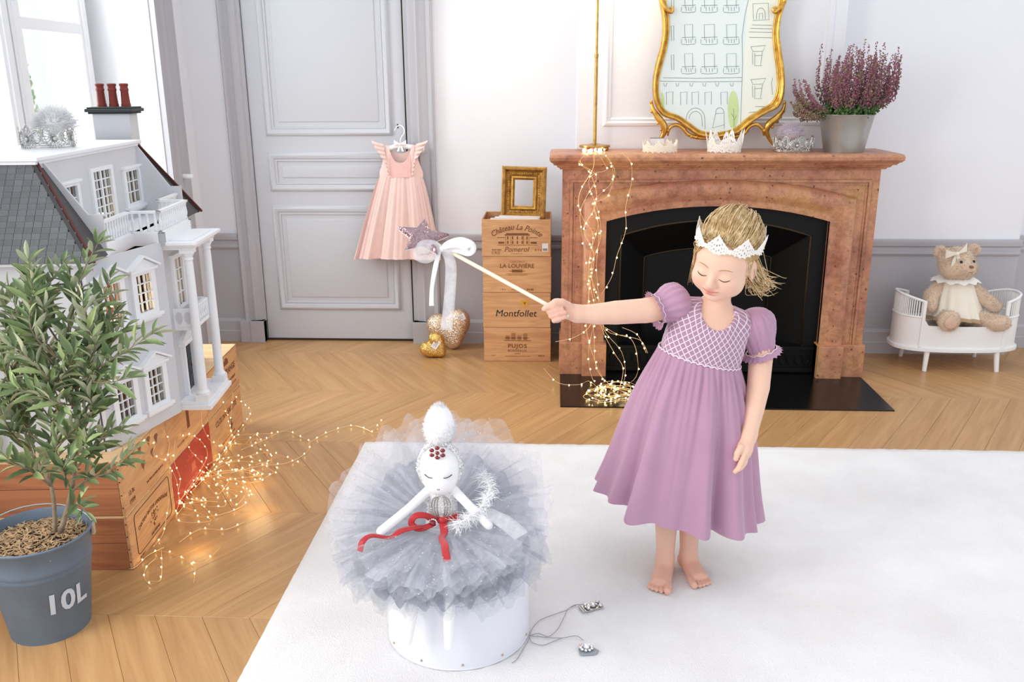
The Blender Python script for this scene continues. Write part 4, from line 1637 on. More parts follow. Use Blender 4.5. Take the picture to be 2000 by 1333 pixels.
wood_m.build('stems', 'bark', tree, world=True, smooth=True)


def leaf_mesh():
    m = MB()
    prof = [(0.0, 0.06), (0.12, 0.35), (0.32, 0.85), (0.55, 1.0), (0.78, 0.7), (0.93, 0.3), (1.0, 0.02)]
    rows = []
    for t, w in prof:
        b = 0.10 * t * t
        rows.append([(-w * 0.5, t, -b + 0.10 * w), (0, t, -b), (w * 0.5, t, -b + 0.10 * w)])
    m.grid(rows)
    return m


lm = leaf_mesh()
lme = lm.mesh('leaf', smooth=True)
lme.materials.append(MATS['olive_leaf'])
extra = MB()
rr.shuffle(leaves)
inv = world_of(tree).inverted()
for i, (p, d, L) in enumerate(leaves):
    z = Vector((rr.uniform(-0.7, 0.7), rr.uniform(-1.0, 0.3), 1.0))
    x = d.cross(z).normalized()
    z = x.cross(d)
    w = L * rr.uniform(0.21, 0.30)
    R = Matrix((x, d, z)).transposed()
    if i < 298:
        o = bpy.data.objects.new('leaf', lme)
        COL.objects.link(o)
        o.parent = tree
        o.location = inv @ p
        o.rotation_euler = R.to_euler()
        o.scale = (w, L, L)
    else:
        extra.add([p + R @ Vector((v[0] * w, v[1] * L, v[2] * L)) for v in lm.v], lm.f)
if extra.v:
    stuff(extra.build('leaf_mass', 'olive_leaf', tree, world=True, smooth=True, fix=False))
print('LEAVES', len(leaves))

# ================================================================ strings of tiny copper lights
simple('copper_wire', '#f0cb95', 0.4, metal=0.4)
simple('lamp_warm', '#fff0c8', 0.4, emit=(1.0, 0.76, 0.34, 1), estr=9.0)


def bulbs_on(m, pts, r=0.0024):
    for p in pts:
        m.ball(p, (r, r, r * 1.15), 6, 4)


def point_light(name, parent, loc, power, rad_=0.02, col=(1.0, 0.72, 0.36)):
    l = bpy.data.lights.new(name, 'POINT')
    l.energy = power
    l.color = col
    l.shadow_soft_size = rad_
    o = bpy.data.objects.new(name, l)
    o.parent = parent
    o.location = loc
    COL.objects.link(o)


def walk(path, step):
    out, acc = [], 0.0
    for a, b in zip(path, path[1:]):
        acc += (b - a).length
        if acc >= step:
            out.append(b)
            acc = 0.0
    return out


ls = thing('string_lights', 'tangle of warm copper wire fairy lights spilling over the crates onto the parquet', 'string lights', (-1.0, 2.75, 0))
wire, bl = MB(), MB()
rr = random.Random(4)


def fp_(u, v, z=0.006):
    return on_z(u, v, z)


def cf(u, v, off=0.012):
    """point just in front of the crate ends"""
    d = ray(u, v)
    p0 = Vector((cx, cy, 0)) + Vector((math.cos(CRZ), math.sin(CRZ), 0)) * off
    n = Vector((math.cos(CRZ), math.sin(CRZ), 0))
    return EYE + d * ((p0 - EYE).dot(n) / d.dot(n))


strands = []
# drops over the crate ends, then onto the floor
drops = [[(262, 860), (300, 868), (300, 890), (330, 905), (335, 935)], [(315, 835), (330, 862), (328, 900), (345, 940), (350, 985)],
         [(393, 803), (395, 830), (410, 860), (440, 900), (430, 935)], [(455, 765), (450, 830), (455, 860), (430, 900), (400, 935), (375, 960)],
         [(455, 770), (475, 790), (490, 805), (475, 840), (455, 880), (440, 905)], [(360, 855), (372, 880), (395, 905), (410, 935)],
         [(345, 860), (370, 850), (395, 865), (405, 890), (385, 930), (350, 980)], [(330, 975), (325, 1010), (318, 1050), (300, 1075)],
         [(352, 985), (365, 1010), (360, 1040), (350, 1060)], [(430, 770), (440, 800), (450, 840), (448, 880), (450, 910)],
         [(440, 790), (450, 840), (455, 880), (440, 900)], [(342, 860), (340, 900), (352, 935), (348, 965), (360, 1000)]]
for dpts in drops:
    dl = [cf(u, v) for u, v in dpts]
    for p in dl:
        p.z = max(p.z, 0.006)
    strands.append(smooth_path(dl, 26))
# loops lying on the floor
loops = []
for _ in range(19):
    c0 = (rr.gauss(415, 45), rr.gauss(935, 26))
    a0 = rr.uniform(0, 6.28)
    pts = []
    for k in range(6):
        a = a0 + k * 1.15
        pts.append(fp_(c0[0] + rr.uniform(30, 95) * math.cos(a) + 14 * k - 40, c0[1] + rr.uniform(10, 42) * math.sin(a) - 9 * k + 30, rr.uniform(0.004, 0.03)))
    loops.append(smooth_path(pts, 40))
loops += [smooth_path([fp_(*p) for p in q], 40) for q in (
    [(470, 880), (520, 858), (555, 842), (590, 855), (606, 865), (598, 885), (560, 905), (510, 910), (450, 925)],
    [(480, 868), (500, 850), (522, 880), (530, 898), (500, 908)], [(600, 868), (640, 845), (690, 832), (728, 845)], [(728, 843), (745, 822), (752, 815)],
    [(300, 1075), (330, 1080), (360, 1092), (380, 1110), (378, 1140)], [(315, 1075), (316, 1110), (312, 1135), (290, 1135)],
    [(303, 1092), (285, 1110), (282, 1130), (295, 1143)], [(430, 1070), (400, 1098), (370, 1100)], [(350, 1060), (390, 1035), (440, 1035), (478, 1020)],
    [(355, 1005), (400, 1010), (450, 1000), (485, 978), (480, 950)], [(252, 1112), (265, 1108), (290, 1085), (320, 1070)])]
strands += loops
for st in strands:
    wire.tube(st, 0.0011, 4, cap=False)
    bulbs_on(bl, [p + Vector((rr.uniform(-.002, .002), rr.uniform(-.002, .002), 0.003)) for p in walk(st, rr.uniform(0.045, 0.062))])
# a skein pushed inside the lit rooms of the house
Hm = world_of(hs)
for (u0, h0, n) in ((0.08, 0.31, 26), (0.21, 0.31, 26), (0.12, 0.02, 5), (0.47, 0.61, 16)):
    pts = [Hm @ Vector((rr.uniform(-0.12, -0.03) - (0.12 if h0 > 0.5 else 0.0), u0 + rr.uniform(-0.05, 0.06), h0 + abs(rr.gauss(0, 0.055)) + 0.008)) for _ in range(n)]
    wire.tube(smooth_path(pts, n * 4), 0.0005, 4, cap=False)
    bulbs_on(bl, pts, 0.0042)
stuff(wire.build('wire', 'copper_wire', ls, world=True, fix=False))
stuff(bl.build('bulbs', 'lamp_warm', ls, world=True, smooth=True, fix=False))
for q, pw in (((-0.02, -0.05, 0.05), 0.22), ((-0.12, -0.32, 0.04), 0.16), ((-0.1, 0.15, 0.05), 0.16)):
    point_light('string_glow', ls, q, pw, 0.05)
for w_, u_, h_, pw in ((-0.08, 0.15, 0.36, 0.8), (-0.22, 0.47, 0.66, 0.10), (-0.1, 0.15, 0.06, 0.04)):
    q = Hm @ Vector((w_, u_, h_))
    point_light('string_glow', ls, q - Vector((-1.0, 2.75, 0)), pw, 0.03)

l2 = thing('string_lights', 'warm fairy lights draped from the mantel lamp down to the black hearth', 'string lights', (0.25, 4.0, 0))
wire, bl = MB(), MB()
rr = random.Random(9)
ms = []
for k, q in enumerate((
        [(1160, 292), (1140, 305), (1135, 320), (1165, 345), (1145, 385), (1133, 420), (1140, 480), (1150, 560), (1145, 640), (1160, 700), (1180, 745)],
        [(1165, 292), (1190, 312), (1198, 350), (1185, 385), (1160, 400), (1170, 450), (1165, 520), (1168, 600), (1150, 680), (1157, 740), (1185, 765)],
        [(1150, 292), (1130, 318), (1150, 335), (1165, 375), (1160, 410), (1140, 450), (1160, 500), (1150, 580), (1160, 650), (1165, 720), (1200, 760)],
        [(1170, 292), (1200, 330), (1192, 360), (1160, 395), (1168, 440), (1150, 520), (1175, 600), (1180, 645), (1215, 690), (1220, 740), (1200, 765)],
        [(1160, 295), (1158, 330), (1135, 370), (1130, 400), (1140, 430), (1158, 460), (1150, 540), (1175, 640), (1200, 690), (1217, 720), (1210, 760)],
        [(1165, 297), (1185, 330), (1160, 340), (1150, 360), (1170, 420), (1172, 470), (1155, 530), (1180, 640), (1230, 660), (1245, 700), (1240, 740), (1190, 770)],
        [(1212, 297), (1232, 318), (1233, 358), (1222, 405), (1222, 450), (1205, 500), (1195, 540), (1175, 575)],
        [(1085, 668), (1120, 660), (1150, 640), (1160, 610)], [(1062, 720), (1090, 748), (1130, 752), (1150, 745), (1170, 760)],
        [(1182, 640), (1210, 655), (1250, 665), (1265, 690)], [(1215, 640), (1245, 655), (1262, 690)])):
    pts = []
    for (u, v) in q:
        if v < 300:
            pts.append(on_z(u, v + 4, 1.106) if v < 296 else at(u, v, 4.10))
        elif v < 735:
            pts.append(at(u, v, 4.10 + 0.06 * min(1, (v - 300) / 60) - (0.10 * max(0, v - 600) / 140)))
        else:
            pts.append(on_z(u, v, 0.012))
    ms.append(smooth_path(pts, 60))
for _ in range(7):
    a0 = rr.uniform(0, 6.28)
    u0, v0 = rr.gauss(1195, 12), rr.gauss(765, 4)
    ms.append(smooth_path([on_z(u0 + rr.uniform(20, 52) * math.cos(a0 + k * 1.1), min(790, v0 + rr.uniform(8, 20) * math.sin(a0 + k * 1.1)), rr.uniform(0.01, 0.035)) for k in range(8)], 50))
for st in ms:
    wire.tube(st, 0.0012, 4, cap=False)
    bulbs_on(bl, [p + Vector((rr.uniform(-.004, .004), -0.002, rr.uniform(-.003, .003))) for p in walk(st, rr.uniform(0.06, 0.085))], 0.0036)
bulbs_on(bl, [on_z(1160 + rr.uniform(-22, 22), 293 + rr.uniform(-2, 4), 1.107) for _ in range(34)], 0.0042)
stuff(wire.build('wire', 'copper_wire', l2, world=True, fix=False))
stuff(bl.build('bulbs', 'lamp_warm', l2, world=True, smooth=True, fix=False))
point_light('string_glow', l2, (-0.02, 0.0, 0.7), 0.25, 0.05)
point_light('string_glow', l2, (0.1, -0.1, 0.06), 0.18, 0.05)
# ================================================================ things on the mantel
ZM = 1.0985
simple('lamp_shade', '#e8d9b8', 0.6, var=0.03)
simple('lace_white', '#f3f0ea', 0.8, var=0.03)
simple('lace_ivory', '#efe6d6', 0.8, var=0.03)
simple('silver', '#c9c8c6', 0.22, metal=0.95, var=0.12, vscale=60)
simple('rhinestone', '#eef1f5', 0.08, metal=0.55, var=0.05, spec=0.9)
simple('fluff_white', '#f6f6f8', 1.0, var=0.01, sheen=0.5)
simple('fluff_lilac', '#d9cdd8', 1.0, var=0.04, sheen=0.5)

lamp = thing('mantel_lamp', 'slim brass pole lamp on a round base standing at the left of the mantel', 'lamp', (0.185, 4.385, ZM))
MB().lathe([(0.02, 0.016), (0.074, 0.016), (0.076, 0.020), (0.074, 0.026), (0.035, 0.030), (0.012, 0.034), (0.0, 0.036)], 36).build('base', 'brass', lamp, smooth=True, angle=0.6)
for k in range(3):
    a = -PI / 2 - 0.6 + k * 2 * PI / 3
    MB().ball((0.058 * math.cos(a), 0.058 * math.sin(a), 0.008), (0.011, 0.011, 0.0085), 10, 6).build('foot', 'brass', lamp, smooth=True)
MB().lathe([(0.0085, 0.03), (0.0078, 0.43), (0.0095, 0.432), (0.0095, 0.447), (0.0062, 0.449), (0.0060, 1.02)], 14).build('pole', 'brass', lamp, smooth=True, angle=0.6)
MB().lathe([(0.17, 0.93), (0.085, 1.16), (0.083, 1.16), (0.168, 0.93)], 40, cap0=False, cap1=False).build('shade', 'lamp_shade', lamp, smooth=True, angle=0.9)
MB().tube([(0.006, 0, 1.0), (0.084, 0, 1.158)], 0.003, 6).tube([(-0.006, 0, 1.0), (-0.084, 0, 1.158)], 0.003, 6).build('shade_carrier', 'brass', lamp)
MB().ball((0, 0, 1.06), (0.03, 0.03, 0.038), 14, 9).build('light_bulb', 'lamp_warm', lamp, smooth=True)
point_light('lamp_light', lamp, (0, 0, 0.99), 10.0, 0.05, (1.0, 0.86, 0.66))

# mirror with its gilt frame, the reflected wallpaper drawing painted on the pane
mir = thing('gilt_mirror', 'curvy gilt framed mirror with the reflection of a drawn house front painted on, standing on the mantel', 'mirror', (0.765, 4.40, ZM))
MYp = 4.40


def mpx(x, y):                       # zoomed crop coordinates of the mirror -> plane of the glass
    p = at(1060 + x / 4.0, y / 4.0, MYp)
    return (p.x, p.z)


inner = [(1340, 1036), (1230, 1018), (1150, 962), (1060, 902), (960, 862), (912, 775), (905, 640), (930, 520), (965, 390), (985, 270), (985, 130), (962, 0), (955, -120), (985, -250), (1080, -330), (1220, -370), (1400, -400)]
innerR = [(1400, -400), (1580, -375), (1720, -335), (1815, -255), (1848, -120), (1845, 0), (1812, 120), (1794, 260), (1803, 400), (1822, 540), (1828, 690), (1790, 795), (1700, 852), (1600, 915), (1490, 1005), (1340, 1036)]
outer = [(1340, 1078), (1215, 1066), (1130, 1010), (1040, 945), (930, 905), (868, 800), (857, 650), (880, 500), (916, 370), (932, 260), (930, 130), (905, 0), (893, -130), (930, -290), (1050, -385), (1210, -430), (1400, -462)]
outerR = [(1400, -462), (1590, -435), (1750, -390), (1865, -295), (1908, -130), (1903, 0), (1862, 120), (1846, 260), (1862, 400), (1882, 540), (1886, 700), (1850, 830), (1730, 897), (1630, 960), (1510, 1050), (1340, 1078)]
V2 = lambda l: [Vector((*mpx(*p), 0)) for p in l]
n_ = 44
loopI = smooth_path(V2(inner), n_)[:-1] + smooth_path(V2(innerR), n_)[:-1]
loopO = smooth_path(V2(outer), n_)[:-1] + smooth_path(V2(outerR), n_)[:-1]
lo2 = lambda p, h: (p.x - 0.765, (MYp - 4.40) - h, p.y - ZM)
prof = [(0.0, 0.002), (0.0, 0.014), (0.10, 0.018), (0.20, 0.016), (0.27, 0.010), (0.36, 0.020), (0.55, 0.032), (0.75, 0.034), (0.88, 0.028), (0.96, 0.018), (1.0, 0.006), (1.0, -0.008)]
m = MB()
m.grid([[lo2(a.lerp(b, t), h) for a, b in zip(loopI, loopO)] for t, h in prof], closed_v=True)
m.build('frame', 'gilt_bright', mir, smooth=True)
nt = NT('mirror_pane')
nt.setp(Roughness=0.25, Specular_IOR_Level=0.4)
tc = nt.n('ShaderNodeTexCoord')
sx_ = nt.n('ShaderNodeSeparateXYZ')
nt.l(tc.outputs['Object'], sx_.inputs[0])
gt = nt.n('ShaderNodeMath', operation='GREATER_THAN', i_1=mpx(1556, 700)[0] - 0.765)
nt.l(sx_.outputs['X'], gt.inputs[0])
nt.l(nt.mix(gt.outputs[0], C('#e4eeeb'), C('#edf0e2')), nt.p.inputs['Base Color'])  # two flat tints painted in as the reflected wallpaper
MATS['mirror_pane'] = nt.m
m = MB()
m.add([lo2(p, 0.003) for p in loopI], [tuple(range(len(loopI)))])
m.build('pane', 'mirror_pane', mir, fix=False)
simple('ink_grey', '#7f8c8d', 0.8)
simple('leaf_wash', '#c9dda0', 0.8)
dl = MB()


def stroke(pts, w=0.0011):
    if len(pts) < 2:
        return
    dl.tube([lo2(Vector((*mpx(*p), 0)), 0.0034) for p in pts], w, 4)


def draw_window(x, y, w, h, bal=True):
    stroke([(x + 4, y + h), (x, y + 3), (x + w, y), (x + w + 1, y + h)])
    if bal:
        by = y + h * 0.80
        stroke([(x - 22, by + 4), (x + w + 24, by)])
        stroke([(x - 24, by + 16), (x - 26, by + 50)])
        stroke([(x + w + 22, by + 12), (x + w + 24, by + 50)])
        stroke([(x - 22, by + 56), (x + w * 0.4, by + 60), (x + w + 20, by + 54)])
        for k in range(3):
            stroke([(x + w * (0.2 + 0.3 * k), by + 14), (x + w * (0.2 + 0.3 * k) + 1, by + 46)])


for yy in (-60, 190, 418):
    for xx, ww in ((1108, 62), (1260, 80), (1435, 75)):
        draw_window(xx, yy, ww, 125)
    draw_window(1003, yy + 10, 20, 120, False)
stroke([(940, 608), (1200, 612), (1558, 606)])
stroke([(915, 634), (1250, 640), (1558, 636)])
stroke([(1605, 0), (1580, 110), (1556, 285), (1560, 500), (1553, 720), (1545, 960)])
for xx in (945, 1040, 1148, 1250, 1350, 1465):
    stroke([(xx, 650), (xx + 4, 672), (xx + 18, 674), (xx + 24, 648)])
for xx in (965, 1075, 1165, 1265, 1390):
    stroke([(xx + 2, 820), (xx, 722), (xx + 52, 718), (xx + 50, 815)])
arc = lambda cx_, cy_, r, k=12, s=1.2: [(cx_ + r * math.cos(PI * (1 - i / k)), cy_ - r * s * math.sin(PI * i / k)) for i in range(k + 1)]
stroke(arc(1193, 930, 72))
stroke(arc(1193, 930, 50))
stroke([(1122, 930), (1120, 940)])
stroke([(1265, 930), (1268, 1010)])
stroke([(1243, 930), (1246, 990)])
stroke([(1352, 885)] + arc(1382, 880, 32) + [(1414, 885)])
stroke([(1350, 888), (1415, 884), (1418, 1005)])
stroke([(1350, 888), (1325, 1000), (1418, 975)])
for yy in (355, 612):
    stroke([(1625, yy + 10), (1740, yy), (1718, yy + 45), (1640, yy + 48), (1625, yy + 10)])
    stroke([(1636, yy + 55), (1640, yy + 150)])
    stroke([(1715, yy + 50), (1700, yy + 150)])
    stroke([(1655, yy + 60), (1655, yy + 160), (1712, yy + 158)])
    stroke([(1655, yy + 80), (1710, yy + 78)])
stroke([(1645, 150), (1640, 30), (1760, 25), (1765, 155), (1640, 160)])
stroke([(1668, 150)] + arc(1703, 120, 34, s=1.7) + [(1738, 150)])
stroke([(1690, 150), (1692, 105), (1716, 102), (1718, 150)])
for yy in (195, 222, 250, 292):
    stroke([(1600 + (yy % 40), yy), (1790, yy + 4)])
stroke([(1660, 832), (1770, 834)])
stroke([(1610, 880), (1700, 870)])
stroke([(1795, 610), (1785, 650), (1795, 740)])
stroke([(1490, 850), (1494, 990)])
stroke([(1494, 940), (1515, 900)])
stroke([(1493, 920), (1470, 885)])
dl.build('reflected_lines', 'ink_grey', mir)
for (x, y, a, b) in ((1488, 860, 44, 152), (926, 800, 26, 78)):
    MB().add([lo2(Vector((*mpx(max(x + a * math.cos(t), 922 if x < 1000 else 0), y + b * math.sin(t)), 0)), 0.0032) for t in [2 * PI * k / 24 for k in range(24)]], [tuple(range(24))]).build('reflected_tree', 'leaf_wash', mir, fix=False)


def scroll(pts, rs, name='scroll'):
    mm = MB()
    path = smooth_path([Vector((*lo2(Vector((*mpx(*p), 0)), h),)) for p, h in pts], 24)
    k = len(rs) - 1
    rad_ = [rs[min(int(i / 23 * k), k - 1)] + (rs[min(int(i / 23 * k), k - 1) + 1] - rs[min(int(i / 23 * k), k - 1)]) * ((i / 23 * k) % 1 if i < 23 else 1) for i in range(24)]
    mm.tube(path, rad_, 10)
    return mm.build(name, 'gilt_bright', mir, smooth=True)


def leafy(cps, s):
    mm = MB()
    for i, (x, y) in enumerate(cps):
        p = lo2(Vector((*mpx(x, y), 0)), 0.016)
        mm.ball(p, (s * (1 + 0.3 * (i % 2)), s * 0.8, s * 1.3), 8, 6, R=rot3(0, 0.9 * i, 0))
    stuff(mm.build('carved_leaf', 'gilt_bright', mir, smooth=True))


scroll([((848, 785), 0.008), ((858, 850), 0.014), ((905, 925), 0.018), ((945, 985), 0.018), ((940, 1050), 0.014), ((905, 1090), 0.010), ((872, 1082), 0.01)], [0.005, 0.010, 0.016, 0.017, 0.012, 0.008, 0.006])
scroll([((1888, 785), 0.008), ((1872, 860), 0.014), ((1815, 925), 0.018), ((1760, 970), 0.018), ((1745, 1030), 0.014), ((1775, 1100), 0.010), ((1800, 1130), 0.01)], [0.005, 0.010, 0.016, 0.017, 0.012, 0.008, 0.006])
scroll([((975, 1060), 0.01), ((985, 1005), 0.014), ((1030, 975), 0.016), ((1085, 995), 0.014), ((1130, 1045), 0.012), ((1210, 1075), 0.010), ((1330, 1082), 0.010)], [0.004, 0.008, 0.009, 0.009, 0.010, 0.009, 0.006])
scroll([((1725, 1060), 0.01), ((1710, 1005), 0.014), ((1665, 970), 0.016), ((1610, 990), 0.014), ((1570, 1040), 0.012), ((1490, 1070), 0.010), ((1330, 1082), 0.010)], [0.004, 0.008, 0.009, 0.009, 0.010, 0.009, 0.006])
scroll([((925, 20), 0.03), ((955, 70), 0.034), ((1000, 100), 0.03), ((1010, 70), 0.03), ((985, 62), 0.03)], [0.008, 0.010, 0.008, 0.006, 0.005])
scroll([((1880, 20), 0.03), ((1840, 70), 0.034), ((1800, 100), 0.03), ((1790, 70), 0.03), ((1815, 62), 0.03)], [0.008, 0.010, 0.008, 0.006, 0.005])
leafy([(845, 800), (850, 870), (880, 915), (900, 960), (925, 1010), (1105, 1010), (1130, 1050), (1160, 1066), (1200, 1070), (975, 1020)], 0.007)
leafy([(1880, 800), (1875, 870), (1850, 915), (1825, 950), (1790, 990), (1590, 1020), (1560, 1050), (1530, 1066), (1490, 1070), (1725, 1020)], 0.007)


# crowns
def crown(name, label, org, R, r0, r1, hfn, mat, n=132, rows=11, sq=0.85, holes=True, arc_=2 * PI, a0=0.0, band=None, cat='crown', group=None, world_R=None):
    t = thing(name, label, cat, org, 0, group)
    if world_R is not None:
        t.rotation_euler = world_R.to_euler()
    P = []
    for j in range(rows + 1):
        row = []
        f = j / rows
        for i in range(n):
            a = a0 + arc_ * i / n
            h0, h1 = hfn(a)
            z = h0 + (h1 - h0) * f
            r = r0 + (r1 - r0) * z / 0.06
            row.append((r * math.cos(a), r * math.sin(a) * sq, z))
        P.append(row)
    m = MB().grid(P, closed_v=abs(arc_ - 2 * PI) < 1e-3)
    fs = []
    nn_ = n if abs(arc_ - 2 * PI) < 1e-3 else n - 1
    for q, f in enumerate(m.f):
        j, i = q // nn_, q % nn_
        if holes and ((i % 4 == 1 and j % 3 == 1) or (i % 4 == 3 and j % 3 == 2 and j < rows - 2)):
            continue
        fs.append(f)
    m.f = fs
    me = m.mesh('lace_band')
    bm = bmesh.new()
    bm.from_mesh(me)
    bmesh.ops.solidify(bm, geom=bm.faces, thickness=0.0012)
    bm.to_mesh(me)
    bm.free()
    put('lace_band', me, mat, t)
    mb = MB()
    for i in range(0, n, 4):
        a = a0 + arc_ * (i + 0.5) / n
        h0, _ = hfn(a)
        mb.ball(((r0 + 0.0006) * math.cos(a), (r0 + 0.0006) * math.sin(a) * sq, h0), 0.0026, 6, 4)
    stuff(mb.build('lace_edging', mat, t, smooth=True))
    return t


def peaks(n, base, tall, low, ph=0.0, sharp=1.5):
    def f(a):
        t = abs(((a + ph) * n / (2 * PI)) % 1.0 - 0.5) * 2
        return (base - 0.003 * math.cos(a * n * 2), low + (tall - low) * (1 - min(1, t * 1.25)) ** sharp + 0.002 * math.cos(a * 60))
    return f


pA = at(1276, 296, 4.215)
crown('lace_crown', 'low ivory lace crown at the left on the mantel, in front of the mirror foot', (0.487, 4.265, ZM + 0.004), None, 0.080, 0.084, peaks(9, 0.0, 0.058, 0.030), 'lace_ivory')
cd = thing('name_card', 'small white card with a dark edge behind the low lace crown', 'card', (0.478, 4.315, ZM))
MB().bb(-0.033, 0.033, 0, 0.002, 0.0, 0.062).build('card', 'paper_white', cd)
MB().bb(-0.034, 0.034, -0.001, 0.003, 0.060, 0.064).build('card_edge', 'ink_grey', cd)
crown('lace_crown', 'tall white lace crown with sharp points in the middle of the mantel', (0.787, 4.265, ZM + 0.004), None, 0.076, 0.086, peaks(7, 0.0, 0.105, 0.035, 0.3, 1.2), 'lace_white')


def tiara(name, label, org, rz, r, h, rosettes, fluff, fl_mat, fl_c, fl_r, seed):
    t = thing(name, label, 'tiara', org, rz)
    rr = random.Random(seed)
    m = MB()
    N = 56
    sq = 0.8
    pt = lambda a, z: (r * math.cos(a), r * sq * math.sin(a), z)
    for z in (0.003, 0.008):
        m.tube([pt(2 * PI * i / N, z) for i in range(N)], 0.0016, 5, closed=True)
    ns = 16
    for i in range(ns):
        a = 2 * PI * (i + 0.5) / ns
        hh = h * (0.72 + 0.28 * ((i + 1) % 2))
        for q in (1.0, 0.62):
            m.tube([pt(a + 0.19 * q * math.sin(x), 0.01 + hh * 0.5 * (1 - q * math.cos(x))) for x in [2 * PI * k / 14 for k in range(14)]], 0.0014, 5, closed=True)
        m.tube([pt(a - 0.2 + 0.4 * k / 8, 0.008 + hh * (0.25 + 0.75 * math.sin(PI * k / 8))) for k in range(9)], 0.0013, 5)
    m.build('filigree', 'silver', t, smooth=True)
    g = MB()
    for i in range(190):
        a = rr.uniform(0, 2 * PI)
        g.ball(pt(a, rr.uniform(0.006, h)), rr.uniform(0.0016, 0.0032), 6, 4)
    stuff(g.build('rhinestones', 'rhinestone', t))
    for a in rosettes:
        q = MB()
        c = Vector((r * 1.02 * math.cos(a), r * sq * 1.02 * math.sin(a), h * 0.5))
        x = Vector((-math.sin(a), math.cos(a), 0))
        for k in range(20):
            b = 2 * PI * k / 20
            d = x * math.cos(b) + Vector((0, 0, 1)) * math.sin(b)
            q.tube([c + d * 0.007, c + d * h * 0.52], 0.0012, 5)
            q.ball(c + d * h * 0.54, 0.0022, 6, 4)
        q.ball(c, (0.007, 0.007, 0.007), 10, 6)
        q.build('rosette', 'silver', t, smooth=True)
    f = MB()
    for i in range(fluff):
        th, ph = rr.uniform(0, 2 * PI), math.acos(rr.uniform(-0.35, 1))
        d = Vector((math.sin(ph) * math.cos(th), math.sin(ph) * math.sin(th), math.cos(ph)))
        c = Vector(fl_c)
        L = rr.uniform(0.75, 1.0)
        e = c + Vector((d.x * fl_r[0], d.y * fl_r[1], d.z * fl_r[2])) * L
        s = c + Vector((d.x * fl_r[0], d.y * fl_r[1], d.z * fl_r[2])) * 0.25
        md = s.lerp(e, 0.6) + Vector((rr.uniform(-1, 1), rr.uniform(-1, 1), rr.uniform(-1, 1))) * 0.004
        f.tube([s, md, e], [0.0011, 0.0008, 0.0002], 3, cap=False)
    f.ball(fl_c, tuple(x * 0.55 for x in fl_r), 14, 9)
    stuff(f.build('feather_puff', fl_mat, t, smooth=True, fix=False))
    return t


tiara('silver_tiara', 'silver rhinestone tiara with a lilac feather puff beside the heather pot', (1.108, 4.275, ZM + 0.002), 0, 0.092, 0.062, (-PI / 2,), 900, 'fluff_lilac', (-0.005, 0.03, 0.085), (0.075, 0.05, 0.06), 5)
pt_ = on_z(68, 292, 1.226)
tiara('silver_tiara', 'ornate silver rhinestone tiara with white feathers on top of the dollhouse roof', (pt_.x, pt_.y + 0.075, 1.2275), 0.3, 0.078, 0.058, (-1.1, -2.2, -0.2), 1100, 'fluff_white', (0.025, 0.02, 0.075), (0.085, 0.06, 0.065), 6)

# heather in a zinc pot
pot = thing('heather_pot', 'shiny zinc pot holding purple heather at the right of the mantel', 'flower pot', (1.345, 4.285, ZM))
MB().lathe([(0.088, 0.0), (0.090, 0.0), (0.091, 0.006), (0.121, 0.165), (0.124, 0.168), (0.122, 0.171), (0.118, 0.167), (0.112, 0.13)], 40, cap1=False).build('pot_body', 'zinc_bright', pot, smooth=True, angle=0.8)
hea = thing('heather', 'bushy purple flowering heather in the zinc pot on the mantel', 'plant', (1.345, 4.285, ZM + 0.13))
simple('heather_bloom', '#8a5a66', 0.85, var=0.35, vscale=45)
simple('heather_green', '#4c6b38', 0.8, var=0.35, vscale=40)
simple('heather_dry', '#8a7a5c', 0.85, var=0.3, vscale=40)
rr = random.Random(31)
bm_, gm_, dm_ = MB(), MB(), MB()


def floret(m, p, s):
    a = rr.uniform(0, 6.28)
    x, y = math.cos(a) * s, math.sin(a) * s
    m.add([(p[0] + x, p[1] + y, p[2]), (p[0] - y, p[1] + x, p[2]), (p[0] - x, p[1] - y, p[2]), (p[0] + y, p[1] - x, p[2]), (p[0], p[1], p[2] + s * 1.2), (p[0], p[1], p[2] - s)],
          [(0, 1, 4), (1, 2, 4), (2, 3, 4), (3, 0, 4), (1, 0, 5), (2, 1, 5), (3, 2, 5), (0, 3, 5)])


for i in range(150):
    a = rr.uniform(0, 2 * PI)
    q = math.sqrt(rr.random())
    b = Vector((0.09 * q * math.cos(a), 0.075 * q * math.sin(a), 0.03))
    out = Vector((math.cos(a) * 1.05, math.sin(a) * 0.75, 0)) * q
    H_ = rr.uniform(0.20, 0.30) + (0.05 if rr.random() < 0.3 else 0) - 0.03 * q
    tip = b + out * 0.12 + Vector((0.012, 0, H_))
    if a > 2.4 and a < 3.9 and q > 0.6:
        tip = b + Vector((-0.13 - 0.05 * rr.random(), out.y * 0.1, rr.uniform(-0.02, 0.17)))
    mid = b.lerp(tip, 0.5) + out * 0.05 - Vector((0, 0, 0.01))
    path = smooth_path([b, mid, tip], 26)
    gm_.tube(path[:12], 0.0018, 4, cap=False)
    for k, p in enumerate(path):
        t = k / 25
        m_ = gm_ if t < 0.28 else (dm_ if (tip.z < 0.16 and rr.random() < 0.7) or rr.random() < 0.14 else bm_)
        for _ in range(5 if t < 0.8 else 3):
            s = 0.0085 * (1 - 0.72 * t)
            floret(m_, p + Vector((rr.gauss(0, s), rr.gauss(0, s), rr.gauss(0, s))), rr.uniform(0.0035, 0.0055) * (1.1 - 0.45 * t))
for _ in range(500):
    a = rr.uniform(0, 2 * PI)
    q = 0.115 * math.sqrt(rr.random())
    floret(gm_, (q * math.cos(a), q * math.sin(a), rr.uniform(0.02, 0.075)), 0.009)
gm_.lathe([(0.112, -0.01), (0.108, 0.02), (0.06, 0.045), (0.0, 0.05)], 20)
stuff(bm_.build('blossom_spikes', 'heather_bloom', hea, fix=False))
